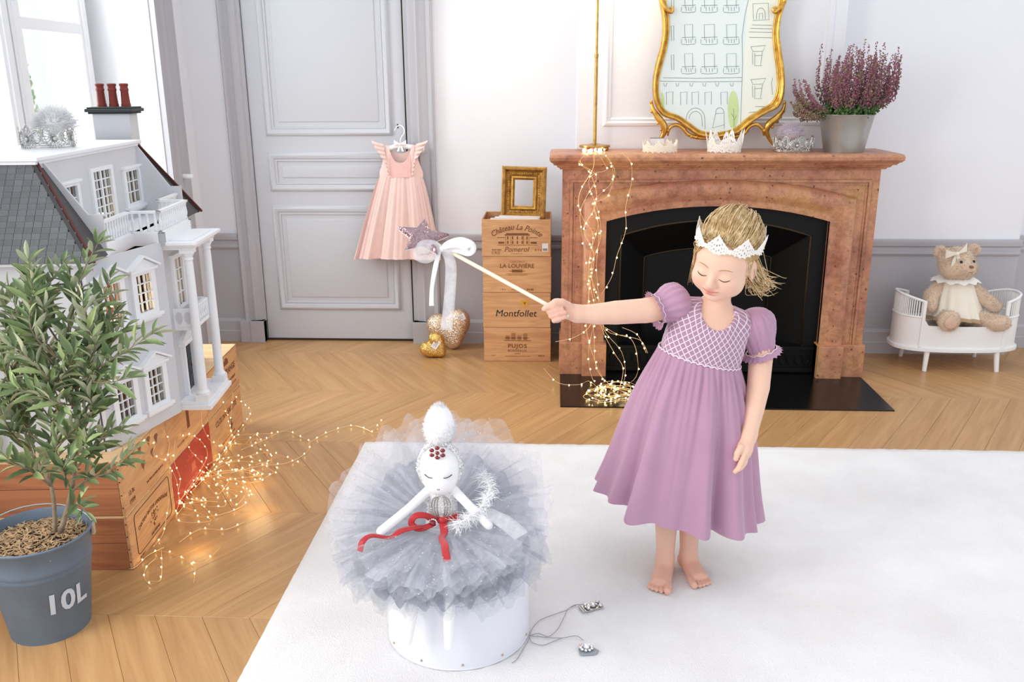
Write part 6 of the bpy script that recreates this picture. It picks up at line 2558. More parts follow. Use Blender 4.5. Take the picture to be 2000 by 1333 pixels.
def ribbon(pts, widths, mat, parent, name, axis=None, wave=0.0, world=True, n=30):
    path = smooth_path([Vector(p) for p in pts], n)
    P = []
    for i, p in enumerate(path):
        t = i / (n - 1)
        d = (path[min(i + 1, n - 1)] - path[max(i - 1, 0)]).normalized()
        k = t * (len(widths) - 1)
        w = widths[min(int(k), len(widths) - 2)] * (1 - k % 1 if k < len(widths) - 1 else 0) + widths[min(int(k) + 1, len(widths) - 1)] * (k % 1 if k < len(widths) - 1 else 1)
        sidev = (axis if axis is not None else Vector((0, -1, 0))).cross(d)
        sidev = sidev.normalized() if sidev.length > 1e-4 else Vector((1, 0, 0))
        nrm = d.cross(sidev)
        P.append([p + sidev * w * q + nrm * wave * math.sin(9 * t + 2 * q) for q in (-1, -0.4, 0.4, 1)])
    me = MB().grid(P).mesh(name, smooth=True)
    bm = bmesh.new()
    bm.from_mesh(me)
    bmesh.ops.solidify(bm, geom=bm.faces, thickness=0.0005)
    bm.to_mesh(me)
    bm.free()
    for p in me.polygons:
        p.use_smooth = True
    return put(name, me, mat, parent, world)


wz = 0.368
ribbon([(DX - 0.042, 2.0, wz), (DX - 0.02, 1.983, wz - 0.002), (DX + 0.02, 1.982, wz - 0.002), (DX + 0.045, 2.0, wz)], [0.008, 0.009, 0.009, 0.008], 'satin_red', doll, 'waist_ribbon', axis=Vector((0, -1, 0)))
ribbon([(DX - 0.008, 1.975, wz), (DX - 0.030, 1.955, wz + 0.022), (DX - 0.055, 1.945, wz + 0.026), (DX - 0.066, 1.94, wz + 0.008), (DX - 0.045, 1.94, wz - 0.006), (DX - 0.01, 1.965, wz - 0.004)], [0.006, 0.008, 0.008, 0.008, 0.006], 'satin_red', doll, 'ribbon_loop', axis=Vector((0.2, -1, 0.9)))
ribbon([(DX - 0.04, 1.945, wz - 0.002), (DX - 0.085, 1.91, wz + 0.004), (DX - 0.11, 1.89, wz - 0.004), (DX - 0.15, 1.868, wz + 0.012), (DX - 0.168, 1.85, wz + 0.006), (DX - 0.174, 1.842, wz - 0.016)], [0.005, 0.008, 0.005, 0.006, 0.0075, 0.0075], 'satin_red', doll, 'ribbon_tail', axis=Vector((0, -0.6, 1)))
ribbon([(DX + 0.008, 1.97, wz - 0.002), (DX + 0.016, 1.935, wz - 0.012), (DX + 0.014, 1.90, wz - 0.010), (DX + 0.026, 1.865, wz - 0.006), (DX + 0.032, 1.835, wz - 0.014), (DX + 0.038, 1.815, wz - 0.022)], [0.010, 0.010, 0.008, 0.009, 0.009, 0.009], 'satin_red', doll, 'ribbon_tail', axis=Vector((0, -0.6, 1)))
MB().ball((DX + 0.008, 1.972, wz), (0.012, 0.009, 0.010), 10, 7).build('ribbon_knot', 'satin_red', doll, world=True, smooth=True)
m = MB()
for k in range(14):
    a = 2 * PI * k / 14
    m.ball((DX - 0.016 + 0.0105 * math.cos(a), 1.962, wz - 0.002 + 0.0105 * math.sin(a)), 0.0024, 6, 4)
br_ = m.build('brooch', 'rhinestone', doll, world=True)
MB().ball((DX - 0.016, 1.960, wz - 0.002), (0.007, 0.005, 0.007), 10, 6).build('brooch_stone', 'garnet', br_, smooth=True)
# ostrich feather at her side and an organza tail
fm = MB()
rr = random.Random(2)
spine = smooth_path([at(940, 925, 2.06), at(955, 950, 2.02), at(945, 985, 1.97), at(915, 1010, 1.94), at(888, 1028, 1.93)], 60)
for i, p in enumerate(spine):
    for _ in range(9):
        d = Vector((rr.gauss(0, 1), rr.gauss(0, 0.6), rr.gauss(0, 0.8))).normalized()
        L = rr.uniform(0.015, 0.036)
        md = p + d * L * 0.6 + Vector((0.004, 0, -0.002))
        e = p + d * L + Vector((rr.uniform(-.008, .008), 0, -0.006))
        fm.tube([p, md, e], [0.0006, 0.0005, 0.0002], 3, cap=False)
fm.tube(spine, 0.0012, 5)
stuff(fm.build('ostrich_feather', 'fluff_white', doll, world=True, fix=False))
ribbon([at(950, 1000, 1.97), at(985, 1020, 1.93), at(1010, 1040, 1.90), at(1018, 1048, 1.885)], [0.014, 0.020, 0.020, 0.018], 'organza', doll, 'organza_tail', axis=Vector((0, -0.6, 1)))

# ================================================================ hair clips with their cord on the rug
simple('cord_grey', '#9b97a2', 0.8)
simple('felt_grey', '#9aa0a8', 0.9)
simple('crystal_pink', '#e8b9c2', 0.1, metal=0.3)


def gem_cluster(t, spots, mat='rhinestone'):
    m, s = MB(), MB()
    for x, y, r in spots:
        s.lathe([(r * 1.12, 0.0), (r * 1.12, r * 0.5), (r * 0.95, r * 0.6)], 10, (x, y, 0.006))
        m.lathe([(r, r * 0.4), (r * 0.95, r * 0.7), (r * 0.55, r * 1.05), (0.0, r * 1.08)], 8, (x, y, 0.006))
    s.build('setting', 'silver', t)
    m.build('crystals', mat, t)


c1 = on_z(1158, 1187, ZR)
h1 = thing('hair_clip', 'silver rhinestone bow shaped hair clip on the rug nearer the girl', 'hair clip', (c1.x, c1.y, ZR), 0.45, 'rhinestone hair clips')
MB().bb(-0.030, 0.026, -0.015, 0.014, 0.0, 0.004).build('clip_plate', 'silver', h1, bevel=0.001)
MB().tube([(-0.036, -0.016, 0.004), (-0.036, 0.015, 0.004)], 0.0035, 8).build('clip_roll', 'silver', h1)
gem_cluster(h1, [(0, 0, 0.008), (-0.019, 0.010, 0.0055), (-0.019, -0.009, 0.0055), (0.019, 0.010, 0.0055), (0.019, -0.009, 0.0055), (-0.011, 0.0, 0.0035), (0.011, 0.0, 0.0035), (-0.023, 0.0, 0.0035), (0.023, 0.0, 0.0035)])
c2 = on_z(1147, 1272, ZR)
h2 = thing('hair_clip', 'round rhinestone hair clip with a pink crystal on grey felt on the rug', 'hair clip', (c2.x, c2.y, ZR), 0.1, 'rhinestone hair clips')
MB().prism([(-0.020, -0.020), (0.018, -0.018), (0.030, -0.004), (0.012, 0.014), (-0.006, 0.018), (-0.022, 0.006)], lambda p, q, h: (p, q, h), 0.0, 0.003).build('felt_pad', 'felt_grey', h2)
gem_cluster(h2, [(-0.002, 0.003, 0.0085)] + [(-0.002 + 0.0145 * math.cos(a), 0.003 + 0.0125 * math.sin(a), 0.0042) for a in [2 * PI * k / 9 + 0.3 for k in range(9)]])
m = MB()
m.lathe([(0.005, 0.002), (0.0045, 0.005), (0.002, 0.006)], 8, (-0.016, 0.013, 0.006)).build('pink_crystal', 'crystal_pink', h2)
cd_ = thing('grey_cord', 'thin grey cord looping over the rug from the hat box to the hair clips', 'cord', (on_z(1080, 1230, ZR).x, on_z(1080, 1230, ZR).y, ZR))
m = MB()
for q in ([(1034, 1243), (1040, 1228), (1055, 1212), (1085, 1200), (1108, 1192), (1120, 1183), (1140, 1181)], [(1035, 1242), (1052, 1238), (1072, 1244), (1090, 1228), (1103, 1203), (1110, 1190), (1125, 1183)],
          [(1035, 1243), (1060, 1245), (1095, 1247), (1125, 1243), (1140, 1252)], [(1034, 1246), (1040, 1256), (1060, 1261), (1080, 1254), (1098, 1247)], [(1033, 1240), (1032, 1252), (1024, 1265), (1010, 1288), (1000, 1296)]):
    pts = [on_z(u, v, ZR + 0.002) for u, v in q]
    if q[-1][0] == 1000:
        pts = []
        for u, v in q:
            p = on_z(u, v, ZR + 0.002)
            d = Vector((p.x - HBX, p.y - HBY, 0))
            if d.length < HBR + 0.005:
                p = Vector((HBX, HBY, p.z)) + d.normalized() * (HBR + 0.005)
            pts.append(p)
    m.tube(smooth_path(pts, 30), 0.0009, 5)
m.build('cord', 'cord_grey', cd_, world=True, smooth=True)
# ================================================================ the girl
def skinmat():
    nt = NT('skin')
    nt.setp(Roughness=0.48, Subsurface_Weight=0.12, Subsurface_Radius=(0.012, 0.004, 0.002), Specular_IOR_Level=0.35)
    at_ = nt.n('ShaderNodeAttribute', attribute_name='tint')
    sp = nt.n('ShaderNodeSeparateColor')
    nt.l(at_.outputs['Color'], sp.inputs[0])
    c = nt.mix(sp.outputs[0], C('#ecc3ac'), C('#c4615c'))
    c = nt.mix(sp.outputs[1], c, C('#e3a08f'))
    c = nt.mix(sp.outputs[2], c, C('#e9b4a6'))
    nz = nt.n('ShaderNodeTexNoise', i_Scale=30.0, i_Detail=3.0)
    nt.l(nt.coords(), nz.inputs['Vector'])
    hv = nt.n('ShaderNodeHueSaturation')
    mr = nt.n('ShaderNodeMapRange', i_3=0.96, i_4=1.03)
    nt.l(nz.outputs['Fac'], mr.inputs[0])
    nt.l(mr.outputs[0], hv.inputs['Value'])
    nt.l(c, hv.inputs['Color'])
    nt.l(hv.outputs[0], nt.p.inputs['Base Color'])
    MATS['skin'] = nt.m


skinmat()
girl = thing('person', 'barefoot child in a mauve smocked dress and white lace crown, holding out a star wand', 'person', (0.37, 2.34, ZR))
yw, pt, rl_ = math.radians(31), math.radians(11), math.radians(11)
hf = Vector((-math.sin(yw) * math.cos(pt), -math.cos(yw) * math.cos(pt), -math.sin(pt)))
hx0 = Vector((math.cos(yw), -math.sin(yw), 0))
hy0 = hf.cross(hx0)
hx = hx0 * math.cos(rl_) - hy0 * math.sin(rl_)
hy = hx0 * math.sin(rl_) + hy0 * math.cos(rl_)
HM = Matrix((hx, hy, hf)).transposed()
HMn = np.array(HM)
HC = Vector((0.4585, 2.372, 0.952))
HS_ = 1.02
hp_ = lambda x, y, z: np.array(HC + HM @ (Vector((x, y, z)) * HS_))
hv_ = lambda x, y, z: HC + HM @ (Vector((x, y, z)) * HS_)
# torso frame
TT = math.radians(14)
ex_, ez_ = Vector((math.cos(TT), 0, -math.sin(TT))), Vector((math.sin(TT), 0, math.cos(TT)))
W0 = Vector((0.409, 2.402, 0.668))
TRn = np.array(Matrix((ex_, Vector((0, 1, 0)), ez_)).transposed())
tp = lambda x, y, s: np.array(W0 + ex_ * x + Vector((0, y, 0)) + ez_ * s)


def torso(f, g):
    f.ell(tp(0, 0, -0.09), (0.098 + g, 0.080 + g, 0.09 + g), TRn, k=0.05)
    f.ell(tp(0, 0, 0.0), (0.106 + g, 0.074 + g, 0.07 + g), TRn, k=0.05)
    f.ell(tp(0, 0, 0.065), (0.104 + g, 0.076 + g, 0.075 + g), TRn, k=0.05)
    f.cap(tp(-0.072, 0, 0.118), tp(0.072, 0.004, 0.118), 0.036 + g, k=0.03)


f = SDF((-0.04, 2.14, -0.005), (0.68, 2.56, 1.075), 0.0027)
# legs and feet
nails = []
for L in (0, 1):
    if L == 0:
        ank, calf, knee, hip = (0.332, 2.338, 0.072), (0.334, 2.366, 0.185), (0.343, 2.358, 0.285), (0.362, 2.395, 0.50)
        heel, toe = np.array((0.338, 2.362, 0.033)), np.array((0.306, 2.245, 0.024))
    else:
        ank, calf, knee, hip = (0.404, 2.364, 0.072), (0.408, 2.392, 0.185), (0.413, 2.382, 0.285), (0.444, 2.402, 0.50)
        heel, toe = np.array((0.400, 2.390, 0.033)), np.array((0.428, 2.278, 0.024))
    f.chain([hip, knee, calf, ank], [0.055, 0.036, 0.0345, 0.0255], k=0.02)
    d = (toe - heel)
    d[2] = 0
    d /= np.linalg.norm(d)
    n = np.array((-d[1], d[0], 0.0))        # to the child's left-hand side in plan
    if n[0] < 0:
        n = -n
    f.ell(heel, (0.024, 0.026, 0.021), k=0.015)
    f.cap(np.array(ank) - (0, 0, 0.012), heel + d * 0.012, 0.025, 0.022, k=0.015)
    ball = toe - d * 0.022
    f.cap(heel + d * 0.03 + (0, 0, 0.010), ball + (0, 0, 0.004), 0.024, 0.017, k=0.015)
    big = 1 if L == 0 else -1              # big toe lies towards the other foot
    f.cap(heel + d * 0.045 + n * 0.010, ball + n * 0.018, 0.018, 0.0135, k=0.012)
    f.cap(heel + d * 0.045 - n * 0.010, ball - n * 0.018, 0.018, 0.0125, k=0.012)
    for i in range(5):
        off = big * (0.0240, 0.0075, -0.0050, -0.0168, -0.0275)[i]
        ln = (0.034, 0.033, 0.030, 0.026, 0.020)[i]
        r = (0.0100, 0.0062, 0.0060, 0.0058, 0.0057)[i]
        fan = big * (0.16 - 0.09 * i)
        dd = d + n * fan * 0.35
        base = toe - d * 0.016 + n * off
        base[2] = ZR + r * 1.25
        tip = base + dd * ln
        tip[2] = ZR + r * 0.95
        f.cap(base, tip, r, r * (1.0 if i == 0 else 1.05), k=0.0018)
        if i == 0:
            nails.append(tip + np.array((0, 0, r * 0.78)))
# torso, neck
torso(f, 0.0)
nb = tp(0.002, 0.004, 0.135)
f.cap(nb, hp_(0.0, -0.055, -0.022), 0.034, 0.033, k=0.022)
f.cap(tp(-0.055, 0.006, 0.128), tp(0.0, 0.01, 0.155), 0.024, 0.030, k=0.02)
f.cap(tp(0.055, 0.006, 0.128), tp(0.0, 0.01, 0.155), 0.024, 0.030, k=0.02)
# arm held out to the left with a fist round the wand
elb, wri = np.array(at(1203, 611, 2.345)), np.array(at(1127, 613, 2.312))
f.chain([np.array(at(1322, 594, 2.40)), np.array(at(1262, 607, 2.372)), elb, np.array(at(1165, 614, 2.328)), wri], [0.037, 0.0345, 0.0325, 0.0285, 0.0225], k=0.015)
A = lambda u, v, y: np.array(at(u, v, y))
f.cap(wri, A(1106, 607, 2.304), 0.0225, 0.022, k=0.012)
f.ell(A(1094, 603, 2.303), (0.025, 0.017, 0.027), k=0.012)
f.cap(A(1085, 594, 2.303), A(1088, 622, 2.303), 0.014, 0.013, k=0.010)
for (u0, v0, u1, v1, r) in ((1070, 600, 1088, 600, 0.0073), (1071.5, 608.5, 1097, 604.5, 0.0075), (1075.5, 617, 1103, 610.5, 0.0074), (1081, 626, 1103, 620, 0.0066)):
    f.chain([A(u0 + 12, v0 - 3, 2.305), A(u0 + 2, v0, 2.294), A(u0 + 1, v0 + 0.5, 2.277), A((u0 + u1) / 2, (v0 + v1) / 2, 2.2685), A(u1, v1, 2.273)], [r * 1.05, r * 1.08, r * 1.05, r, r * 0.9], k=0.0028)
f.chain([A(1112, 599, 2.298), A(1098, 591, 2.283), A(1083, 592, 2.272), A(1069, 599, 2.270), A(1062, 604, 2.274)], [0.0115, 0.0105, 0.0088, 0.0080, 0.0068], k=0.004)
# arm hanging at the side
wl = A(1463, 850, 2.295)
f.chain([A(1481, 636, 2.422), A(1487, 690, 2.425), A(1481, 757, 2.382), A(1473, 800, 2.340), wl], [0.036, 0.0335, 0.0315, 0.0275, 0.0215], k=0.015)
f.cap(wl, A(1455, 874, 2.272), 0.0205, 0.0225, k=0.012)
f.ell(A(1453, 883, 2.264), (0.019, 0.021, 0.025), k=0.012)
for i, (du, dy) in enumerate(((-5, -0.016), (0, -0.005), (3, 0.006), (5, 0.016))):
    f.chain([A(1455 + du * 0.5, 890, 2.262 + dy), A(1451 + du * 0.6, 904, 2.256 + dy), A(1445 + du * 0.6, 916 - i, 2.252 + dy), A(1438 + du * 0.5, 922 - 2 * i, 2.252 + dy)], [0.0088, 0.0083, 0.0076, 0.0066], k=0.0025)
f.chain([A(1447, 874, 2.252), A(1440, 886, 2.242), A(1437, 897, 2.240)], [0.0098, 0.0085, 0.0072], k=0.004)
# head
E_ = lambda c, r, k, sub=False: f.ell(hp_(*c), tuple(q * HS_ for q in r), HMn, k=k, sub=sub)
E_((0, 0.024, -0.014), (0.0735, 0.076, 0.086), 0.02)
E_((0, -0.022, 0.020), (0.060, 0.066, 0.058), 0.03)
E_((0, 0.022, 0.030), (0.058, 0.048, 0.051), 0.03)
for s in (-1, 1):
    E_((s * 0.035, -0.044, 0.034), (0.034, 0.033, 0.034), 0.025)
    E_((s * 0.033, -0.034, 0.055), (0.019, 0.017, 0.017), 0.02)
E_((0, -0.080, 0.050), (0.021, 0.0165, 0.019), 0.025)
for s in (-1, 1):
    E_((s * 0.0295, -0.007, 0.092), (0.019, 0.010, 0.0125), 0.014, True)
    E_((s * 0.0300, -0.0125, 0.0665), (0.0155, 0.0110, 0.0125), 0.006)
f.cap(hp_(0, 0.002, 0.076), hp_(0, -0.030, 0.0915), 0.0065, 0.0088, k=0.012)
E_((0, -0.0355, 0.0925), (0.0105, 0.0090, 0.0095), 0.008)
for s in (-1, 1):
    E_((s * 0.0095, -0.0385, 0.0845), (0.0065, 0.0058, 0.0075), 0.006)
E_((0, -0.0560, 0.0750), (0.0200, 0.0046, 0.0085), 0.009)
E_((0, -0.0640, 0.0745), (0.0160, 0.0052, 0.0085), 0.009)
f.cap(hp_(-0.023, -0.0555, 0.0790), hp_(0, -0.0602, 0.0850), 0.0019, 0.0021, k=0.004, sub=True)
f.cap(hp_(0.023, -0.0555, 0.0790), hp_(0, -0.0602, 0.0850), 0.0019, 0.0021, k=0.004, sub=True)
for s in (-1, 1):
    E_((s * 0.0755, -0.012, -0.012), (0.0085, 0.027, 0.017), 0.008)
    E_((s * 0.0845, -0.010, -0.006), (0.0050, 0.017, 0.009), 0.006, True)


def girl_tint(V):
    q = (V - np.array(HC)) @ HMn / HS_
    out = np.zeros((len(V), 4))
    g = lambda c, r: np.exp(-(((q - np.array(c)) / np.array(r)) ** 2).sum(1))
    lips = np.maximum(g((0, -0.0562, 0.083), (0.0165, 0.0034, 0.012)), g((0, -0.0640, 0.083), (0.0130, 0.0038, 0.012)))
    out[:, 0] = np.clip(lips * 1.3, 0, 1) * 0.75
    out[:, 1] = np.clip(0.75 * (g((-0.040, -0.036, 0.062), (0.018, 0.014, 0.03)) + g((0.040, -0.036, 0.062), (0.018, 0.014, 0.03)) + 0.5 * g((0, -0.036, 0.10), (0.010, 0.010, 0.012))), 0, 1) * 0.55
    hand = np.exp(-(((V - A(1088, 608, 2.285)) / np.array((0.045, 0.04, 0.04))) ** 2).sum(1))
    low = np.clip((0.16 - V[:, 2]) / 0.12, 0, 1) * 0.45
    out[:, 1] = np.maximum(out[:, 1], np.maximum(hand * 0.55, low))
    out[:, 3] = 1
    return out


gbody = f.build('body', 'skin', girl, relax=2, tint=girl_tint)
from mathutils.bvhtree import BVHTree
_bv = BVHTree.FromPolygons([v.co.copy() for v in gbody.data.vertices], [tuple(p.vertices) for p in gbody.data.polygons])


def on_face(x, y, off=0.0004):
    hit = _bv.ray_cast(hv_(x, y, 0.16), -hf)[0]
    return (hit if hit is not None else hv_(x, y, 0.08)) + hf * off


simple('nail_pink', '#eab9ae', 0.3)
for q in nails:
    MB().ball(q, (0.0058, 0.0060, 0.0028), 10, 6).build('toenail', 'nail_pink', girl, world=True, smooth=True)
simple('brow', '#b08a62', 0.8)
simple('lip_line', '#a4544e', 0.7)
MB().tube([tuple(on_face(0.0225 * (k / 6 - 1), -0.0602 + 0.0050 * (k / 6 - 1) ** 2, 0.0001)) for k in range(13)], [0.0004] + [0.0008] * 11 + [0.0004], 5).build('mouth_line', 'lip_line', girl, world=True)
simple('lash', '#5a3d2c', 0.7)
for s in (-1, 1):
    MB().tube([tuple(on_face(s * (0.0165 + 0.028 * k / 8), -0.0170 - 0.0045 * math.sin(PI * k / 8) + 0.002 * (k / 8))) for k in range(9)], [0.0006, 0.0010, 0.0013, 0.0015, 0.0016, 0.0016, 0.0015, 0.0013, 0.0008], 5).build('eyelashes', 'lash', girl, world=True)
    MB().tube([tuple(on_face(s * (0.014 + 0.032 * k / 8), 0.0080 + 0.0045 * math.sin(PI * k / 8) + 0.001 * k / 8, 0.0)) for k in range(9)], [0.0008, 0.0014, 0.0016, 0.0016, 0.0015, 0.0014, 0.0012, 0.001, 0.0006], 5).build('eyebrow', 'brow', girl, world=True)

# ---------------------------------------------------------------- hair
def hairmat():
    nt = NT('hair_blond')
    nt.setp(Roughness=0.42, Specular_IOR_Level=0.5)
    co = nt.coords((60, 60, 60))
    nz = nt.n('ShaderNodeTexNoise', i_Scale=1.0, i_Detail=3.0)
    nt.l(co, nz.inputs['Vector'])
    nt.l(nt.ramp(nz.outputs['Fac'], [(0.3, C('#b9945c')), (0.48, C('#dbbb88')), (0.7, C('#f3e0b8'))]), nt.p.inputs['Base Color'])
    MATS['hair_blond'] = nt.m


hairmat()
simple('hair_base', '#b08c58', 0.7, var=0.15, vscale=60)
fh = SDF(np.array(HC) - 0.15, np.array(HC) + 0.15, 0.003)
for c, r in (((0, 0.026, -0.016), (0.0785, 0.081, 0.090)), ((0, 0.058, -0.035), (0.066, 0.058, 0.066)), ((0, 0.070, -0.085), (0.040, 0.036, 0.034))):
    fh.ell(hp_(*c), tuple(q * HS_ for q in r), HMn, k=0.03)


def hairline(P):
    q = (P - np.array(HC, np.float32)) @ HMn.astype(np.float32) / HS_
    x, y, z = q[..., 0], q[..., 1], q[..., 2]
    a = -0.62 * (y - 0.060) + 0.785 * (z - 0.052) + 1.5 * x * x
    ear = 0.034 - np.sqrt((np.abs(x) - 0.08) ** 2 + (y + 0.012) ** 2 + (z + 0.004) ** 2)
    return np.maximum(a, ear)


fh.cut(hairline, 0.004)
hair = fh.build('hair', 'hair_base', girl, relax=2)
rr = random.Random(55)
st = MB()


def skull(dirv, off):
    """point on the hair surface in a head direction"""
    d = Vector(dirv).normalized()
    p = Vector((d.x * 0.0800, d.y * 0.0835, d.z * 0.0915))
    top = max(0, d.y) * 0.030 * (0.5 + 0.5 * max(0, -d.z + 0.5))
    return hv_(p.x, 0.026 + p.y + top, -0.016 + p.z) + (HM @ d) * off


bun_dir = Vector((0.0, 0.42, -0.90)).normalized()
for i in range(1150):
    a = rr.uniform(-1.95, 1.95)
    d0 = Vector((math.sin(a) * 0.97, 0.36 + 0.25 * math.cos(a) - 0.22 * abs(math.sin(a)) + rr.uniform(-0.02, 0.5), math.cos(a) * 0.95)).normalized()
    off = rr.uniform(0.0005, 0.005)
    wob = rr.uniform(-0.12, 0.12)
    pts = []
    fly = rr.random() < 0.07
    for k in range(11):
        t = k / 10
        d = (d0.lerp(bun_dir, t) + Vector((wob * math.sin(PI * t) * 0.8, 0, 0))).normalized()
        pts.append(skull(d, off + 0.003 * math.sin(6 * t + i) * t + (0.012 * math.sin(PI * t) if fly else 0)))
    st.tube(pts, [0.0011] * 9 + [0.0009, 0.0006], 3, cap=False)
# loose bun
bcen = hv_(0.0, 0.080, -0.100)
for i in range(130):
    u = Vector((rr.gauss(0, 1), rr.gauss(0, 1), rr.gauss(0, 1))).normalized()
    x, y, _ = frame_of(u)
    r = rr.uniform(0.020, 0.037)
    a0 = rr.uniform(0, 6.28)
    st.tube([bcen + (x * math.cos(a0 + 0.32 * k) + y * math.sin(a0 + 0.32 * k)) * r for k in range(14)], 0.0011, 3, cap=False)
# wispy side lock blown out on the right
for i in range(230):
    s = hv_(0.070 + rr.gauss(0, 0.006), -0.010 + rr.gauss(0, 0.020), -0.020 + rr.gauss(0, 0.014))
    e = at(rr.gauss(1497, 17), rr.gauss(562, 12), 2.40 + rr.gauss(0, 0.015))
    md = s.lerp(e, 0.5) + Vector((rr.gauss(0.0, 0.008), 0, -0.012 + rr.gauss(0, 0.008)))
    L = rr.uniform(0.6, 1.0)
    st.tube(smooth_path([s, md, s.lerp(e, L)], 9), [0.0009] * 6 + [0.0007, 0.0005, 0.0002], 3, cap=False)
# long lock by her right cheek and a sweep across the forehead
for i in range(120):
    s = hv_(-0.030 + rr.gauss(0, 0.012), 0.078 + rr.gauss(0, 0.004), 0.062 + rr.gauss(0, 0.006))
    m1 = hv_(-0.058 + rr.gauss(0, 0.004), 0.050 + rr.gauss(0, 0.006), 0.054 + rr.gauss(0, 0.005))
    m2 = hv_(-0.072 + rr.gauss(0, 0.003), 0.010 + rr.gauss(0, 0.005), 0.026 + rr.gauss(0, 0.005))
    e = hv_(-0.074 + rr.gauss(0, 0.004), -0.055 + rr.gauss(0, 0.018), 0.016 + rr.gauss(0, 0.006))
    st.tube(smooth_path([s, m1, m2, e], 14), [0.0010] * 10 + [0.0008, 0.0006, 0.0004, 0.0002], 3, cap=False)
for i in range(150):
    a = rr.random()
    s = hv_(0.030 - 0.075 * a, 0.084 + rr.gauss(0, 0.003), 0.052 + rr.gauss(0, 0.005))
    e = hv_(-0.066 + 0.03 * a * 0, 0.030 + rr.gauss(0, 0.008), 0.040)
    md = hv_(-0.012 - 0.040 * a, 0.062 - 0.006 * rr.random(), 0.074 - 0.012 * a)
    st.tube(smooth_path([s, md, e], 10), 0.0010, 3, cap=False)
for i in range(110):
    a = rr.random()
    s = hv_(0.010 + 0.05 * a, 0.082 + rr.gauss(0, 0.003), 0.056 - 0.02 * a)
    e = hv_(0.074, 0.004 + rr.gauss(0, 0.012), 0.004 + rr.gauss(0, 0.008))
    md = hv_(0.050 + 0.02 * a, 0.056, 0.056 - 0.022 * a)
    st.tube(smooth_path([s, md, e], 10), 0.0010, 3, cap=False)
for i in range(0):
    s = hv_(0.012 + 0.004 * i, 0.06, 0.076)
    st.tube(smooth_path([s, hv_(0.016 + 0.002 * i, 0.005, 0.092), hv_(0.012 + 0.004 * i, -0.026 - 0.004 * i, 0.094)], 10), 0.0004, 3, cap=False)
sh = stuff(st.build('hair_strands', 'hair_blond', hair, smooth=True, fix=False))
sh.matrix_parent_inverse = world_of(hair).inverted()

# ---------------------------------------------------------------- dress
simple('mauve_cotton', '#b48ba4', 0.88, var=0.03, vscale=14, bump=0.06, bscale=600, bdist=0.001, sheen=0.25)


def smockmat():
    nt = NT('mauve_smocking')
    nt.setp(Roughness=0.9, Sheen_Weight=0.2)
    at_ = nt.n('ShaderNodeAttribute', attribute_name='tint')
    sp = nt.n('ShaderNodeSeparateXYZ')
    nt.l(at_.outputs['Vector'], sp.inputs[0])
    lines = []
    for sg in (1.0, -1.0):
        a = nt.n('ShaderNodeMath', operation='MULTIPLY', i_1=0.95 * sg)
        nt.l(sp.outputs['Y'], a.inputs[0])
        b = nt.n('ShaderNodeMath', operation='ADD')
        nt.l(sp.outputs['X'], b.inputs[0])
        nt.l(a.outputs[0], b.inputs[1])
        c = nt.n('ShaderNodeMath', operation='MULTIPLY', i_1=1.0 / 0.0205)
        nt.l(b.outputs[0], c.inputs[0])
        fr_ = nt.n('ShaderNodeMath', operation='FRACT')
        nt.l(c.outputs[0], fr_.inputs[0])
        s_ = nt.n('ShaderNodeMath', operation='SUBTRACT', i_1=0.5)
        nt.l(fr_.outputs[0], s_.inputs[0])
        ab = nt.n('ShaderNodeMath', operation='ABSOLUTE')
        nt.l(s_.outputs[0], ab.inputs[0])
        lines.append(ab.outputs[0])
    mx = nt.n('ShaderNodeMath', operation='MAXIMUM')
    nt.l(lines[0], mx.inputs[0])
    nt.l(lines[1], mx.inputs[1])
    msk = nt.ramp(mx.outputs[0], [(0.405, (0, 0, 0, 1)), (0.44, (1, 1, 1, 1))])
    nt.l(nt.mix(msk, C('#a8859c'), C('#ecd9e4')), nt.p.inputs['Base Color'])
    nt.bump(mx.outputs[0], 0.35, 0.003)
    MATS['mauve_smocking'] = nt.m


smockmat()
fb = SDF((0.25, 2.28, 0.60), (0.62, 2.53, 0.90), 0.003)
torso(fb, 0.0085)
fb.cap(tp(-0.055, 0.006, 0.128), tp(-0.02, 0.01, 0.142), 0.028, 0.030, k=0.02)
fb.cap(tp(0.055, 0.006, 0.128), tp(0.02, 0.01, 0.142), 0.028, 0.030, k=0.02)
fb.ell(tp(0.004, -0.055, 0.158), (0.050, 0.085, 0.056), TRn, k=0.005, sub=True)
fb.ell(tp(0.004, 0.01, 0.185), (0.048, 0.075, 0.050), TRn, k=0.005, sub=True)
nW = np.array(W0, np.float32)
nZ = np.array(ez_, np.float32)
fb.cut(lambda P: -((P - nW) @ nZ) - 0.008, 0.003)
for sd in (-1, 1):
    c = tp(sd * 0.118, 0, 0.10)
    fb.cut(lambda P, sd=sd: sd * ((P - nW) @ np.array(ex_, np.float32)) - 0.112, 0.004)


def smock_uv(V):
    q = (V - nW) @ TRn
    out = np.zeros((len(V), 4))
    out[:, 0] = 0.105 * np.arctan2(q[:, 0], -q[:, 1] + 1e-6) + 0.5
    out[:, 1] = q[:, 2] + 0.5
    out[:, 3] = 1
    return out


dressp = fb.build('dress_bodice', 'mauve_smocking', girl, relax=2, tint=smock_uv)
# piped neckline and scalloped waist seam
nk = []
for k in range(44):
    a = 2 * PI * k / 44
    nk.append(a)
hemC, hemA, hemB = Vector((0.370, 2.385, 0.223)), 0.228, 0.190


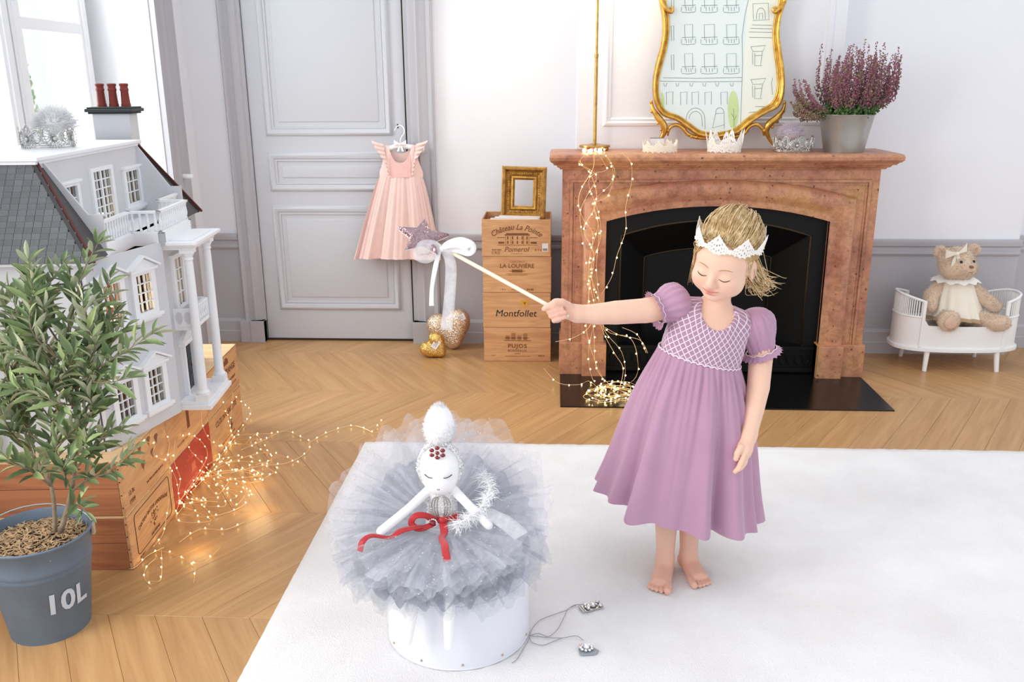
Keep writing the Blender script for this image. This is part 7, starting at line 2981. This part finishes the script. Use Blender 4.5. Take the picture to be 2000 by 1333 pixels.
def skirt_pt(a, t):
    wx, wy = 0.119, 0.090
    ca, sa = math.cos(a), math.sin(a)
    p0 = W0 + ex_ * (wx * ca) + Vector((0, wy * sa, 0)) + ez_ * 0.002
    p1 = hemC + Vector((hemA * ca, hemB * sa, -0.040 * ca))
    e = t ** 0.92
    p = p0.lerp(p1, e)
    out = Vector((ca * 0.9, sa, 0)).normalized()
    bell = 0.022 * math.sin(PI * min(1, t * 1.15)) * (1 - t)
    big = 0.55 * math.cos(9 * a + 0.9) + 0.50 * math.cos(15 * a + 2.2) + 0.16 * math.cos(23 * a + 1.0) + 0.25 * math.cos(5 * a + 4.0)
    sm = math.cos(46 * a) * 0.6 + math.cos(31 * a + 1.0) * 0.4
    p += out * (bell + 0.034 * t ** 0.85 * big + 0.0055 * sm * math.exp(-3.0 * t) * min(1, 8 * t + 0.4))
    p += Vector((-sa, ca, 0)) * (0.010 * t * math.sin(9 * a + 0.9))
    if t > 0.98:
        p.z -= 0.0012 * big
    return p


NA, NTt = 400, 34
MB().grid([[skirt_pt(2 * PI * i / NA, j / NTt) for i in range(NA)] for j in range(NTt + 1)], closed_v=True).build('dress_skirt', 'mauve_cotton', girl, world=True, smooth=True)
MB().grid([[skirt_pt(2 * PI * i / NA, j / 4 * 0.08 + 0.92) + (W0 - skirt_pt(2 * PI * i / NA, 1.0)) * Vector((1, 1, 0)).length * 0 + Vector((0, 0, 0)) + ((Vector((hemC.x, hemC.y, 0)) - Vector((*skirt_pt(2 * PI * i / NA, 1.0).xy, 0))).normalized() * 0.0025) for i in range(NA)] for j in range(5)], closed_v=True).build('dress_hem', 'mauve_cotton', girl, world=True, smooth=True)
simple('scallop', '#ecdbe6', 0.85)
pts = []
for k in range(160):
    a = 2 * PI * k / 160
    pts.append(W0 + ex_ * (0.1195 * math.cos(a)) + Vector((0, 0.0905 * math.sin(a), 0)) + ez_ * (0.002 + 0.0045 * abs(math.sin(a * 20))))
MB().tube(pts, 0.0022, 5, closed=True).build('waist_trim', 'scallop', girl, world=True, smooth=True)


def sleeve(c, axis, r, L, cuff_c, cuff_r, seed):
    """puffed sleeve: gathered bulb round the arm axis, ending in a ruffled cuff"""
    x, y, z = frame_of(axis)
    rr = random.Random(seed)
    c = Vector(c)
    P = []
    NA = 120
    prof = [(-1.22, 0.02), (-1.2, 0.30), (-1.12, 0.55), (-1.0, 0.76), (-0.8, 0.93), (-0.5, 1.06), (-0.1, 1.08), (0.3, 1.0), (0.6, 0.86), (0.8, 0.81), (0.92, 0.76), (1.0, 0.745)]
    for t, q in prof:
        row = []
        for i in range(NA):
            a = 2 * PI * i / NA
            g = 1 + 0.035 * math.sin(15 * a + seed) * max(0, 1 - abs(t)) ** 0.3 + 0.05 * math.sin(23 * a) * max(0, abs(t) - 0.35) + 0.04 * math.sin(3 * a + seed)
            cc = c + z * t * L + (Vector(cuff_c) - (c + z * L)) * max(0, t)
            row.append(cc + (x * math.cos(a) + y * math.sin(a)) * r * q * g)
        P.append(row)
    MB().grid(P, closed_v=True).build('sleeve', 'mauve_cotton', girl, world=True, smooth=True)
    P = []
    for j in range(5):
        row = []
        for i in range(NA):
            a = 2 * PI * i / NA
            rad_ = cuff_r * (0.98 + 0.09 * j) + 0.003 * (j / 4) * math.sin(22 * a)
            row.append(Vector(cuff_c) + z * (0.0035 * j + 0.002 * (j / 4) * math.sin(22 * a + 1)) + (x * math.cos(a) + y * math.sin(a)) * rad_)
        P.append(row)
    MB().grid(P, closed_v=True).build('cuff_ruffle', 'mauve_cotton', girl, world=True, smooth=True)
    MB().tube([Vector(cuff_c) + (x * math.cos(2 * PI * i / 60) + y * math.sin(2 * PI * i / 60)) * (cuff_r + 0.001) + z * 0.002 * math.sin(10 * 2 * PI * i / 60) for i in range(60)], 0.0016, 5, closed=True).build('cuff_stitching', 'scallop', girl, world=True, smooth=True)


sc = at(1313, 594, 2.398)
ec = at(1285, 604, 2.384)
sleeve(sc, (ec - sc).normalized(), 0.053, 0.040, ec, 0.0410, 1)
sc = at(1478, 640, 2.424)
ec = at(1487, 684, 2.428)
sleeve(sc, (ec - sc).normalized() + Vector((0.06, 0, 0)), 0.0490, 0.046, ec, 0.0420, 2)

# ---------------------------------------------------------------- crown she wears
CM = Matrix((hx, -hf, hy)).transposed()
cr_R = CM @ rot3(-0.10, 0, 0)
cpos = hv_(0.0, 0.050, -0.006)


def cpk(a):
    t = abs(((a + PI / 2) * 8 / (2 * PI) + 0.5) % 1.0 - 0.5) * 2
    u = min(1.0, t * 1.15)
    return (-0.002 - 0.004 * math.cos((a + PI / 2) * 8), 0.013 + 0.036 * (0.62 * (1 - u ** 1.6) + 0.38 * (1 - u) ** 3) + 0.0014 * math.cos(a * 64))


crown('lace_crown', 'white lace crown worn on the head of the child', cpos, None, 0.0895, 0.098, cpk, 'lace_white', n=168, rows=10, sq=1.08, world_R=cr_R, cat='crown')

# ---------------------------------------------------------------- the wand in her hand
simple('wand_wood', '#efe6d2', 0.55, var=0.04)
wand = thing('star_wand', 'wooden wand with a rose sequin star and white ribbons in the hand of the child', 'wand', at(1090, 607, 2.286))
wa, wb = at(1111, 619, 2.286), at(868, 486, 2.345)
MB().tube([wa, wb + (wb - wa).normalized() * 0.05], 0.0055, 12).build('stick', 'wand_wood', wand, world=True, smooth=True, angle=0.8)
wd = (wb - wa).normalized()
sc_ = at(826, 464, 2.36)
sn = Vector((0.22, -0.50, 0.85)).normalized()
sxv = (wd - sn * wd.dot(sn)).normalized()
syv = sn.cross(sxv)
m = MB()
star_o = []
for k in range(10):
    a = 2 * PI * k / 10 + 0.10
    r = 0.076 if k % 2 == 0 else 0.036
    star_o.append((r * math.cos(a), r * math.sin(a)))
rim = []
for k in range(10):
    (xa, ya), (xb, yb) = star_o[k], star_o[(k + 1) % 10]
    for q in range(5):
        rim.append((xa + (xb - xa) * q / 5, ya + (yb - ya) * q / 5))


def star_face(sign, depth):
    rows = []
    for f_, h in ((1.0, 0.0), (0.93, 0.45), (0.75, 0.75), (0.5, 0.93), (0.25, 1.0), (0.02, 1.02)):
        rows.append([sc_ + sxv * x * f_ + syv * y * f_ + sn * (sign * depth * h) for x, y in rim])
    return MB().grid(rows, closed_v=True)


star_face(1, 0.017).build('star_front', 'sequin_rose', wand, world=True, smooth=True)
star_face(-1, 0.014).build('star_back', 'satin_white', wand, world=True, smooth=True)
kn = at(862, 487, 2.338)
ribbon([kn, at(875, 478, 2.33), at(898, 474, 2.325), at(916, 482, 2.325), at(914, 490, 2.33), at(890, 487, 2.338), kn], [0.006, 0.011, 0.016, 0.019, 0.016, 0.010, 0.006], 'satin_white', wand, 'bow_loop', axis=Vector((0.1, -0.8, 0.5)), n=36)
ribbon([kn, at(848, 480, 2.325), at(828, 484, 2.318), at(822, 498, 2.318), at(838, 504, 2.325), kn], [0.006, 0.014, 0.020, 0.020, 0.013, 0.006], 'organza', wand, 'bow_loop', axis=Vector((0.1, -1, 0.25)), n=36)
ribbon([at(858, 490, 2.335), at(851, 520, 2.335), at(844, 560, 2.337), at(843, 598, 2.34)], [0.006, 0.007, 0.0055, 0.007], 'satin_white', wand, 'ribbon_tail', wave=0.001)
ribbon([at(868, 490, 2.330), at(880, 515, 2.330), at(879, 570, 2.333), at(872, 645, 2.335)], [0.010, 0.0150, 0.0155, 0.0160], 'organza', wand, 'ribbon_tail', wave=0.002)
MB().ball(kn, (0.009, 0.009, 0.009), 10, 7).build('bow_knot', 'satin_white', wand, world=True, smooth=True)
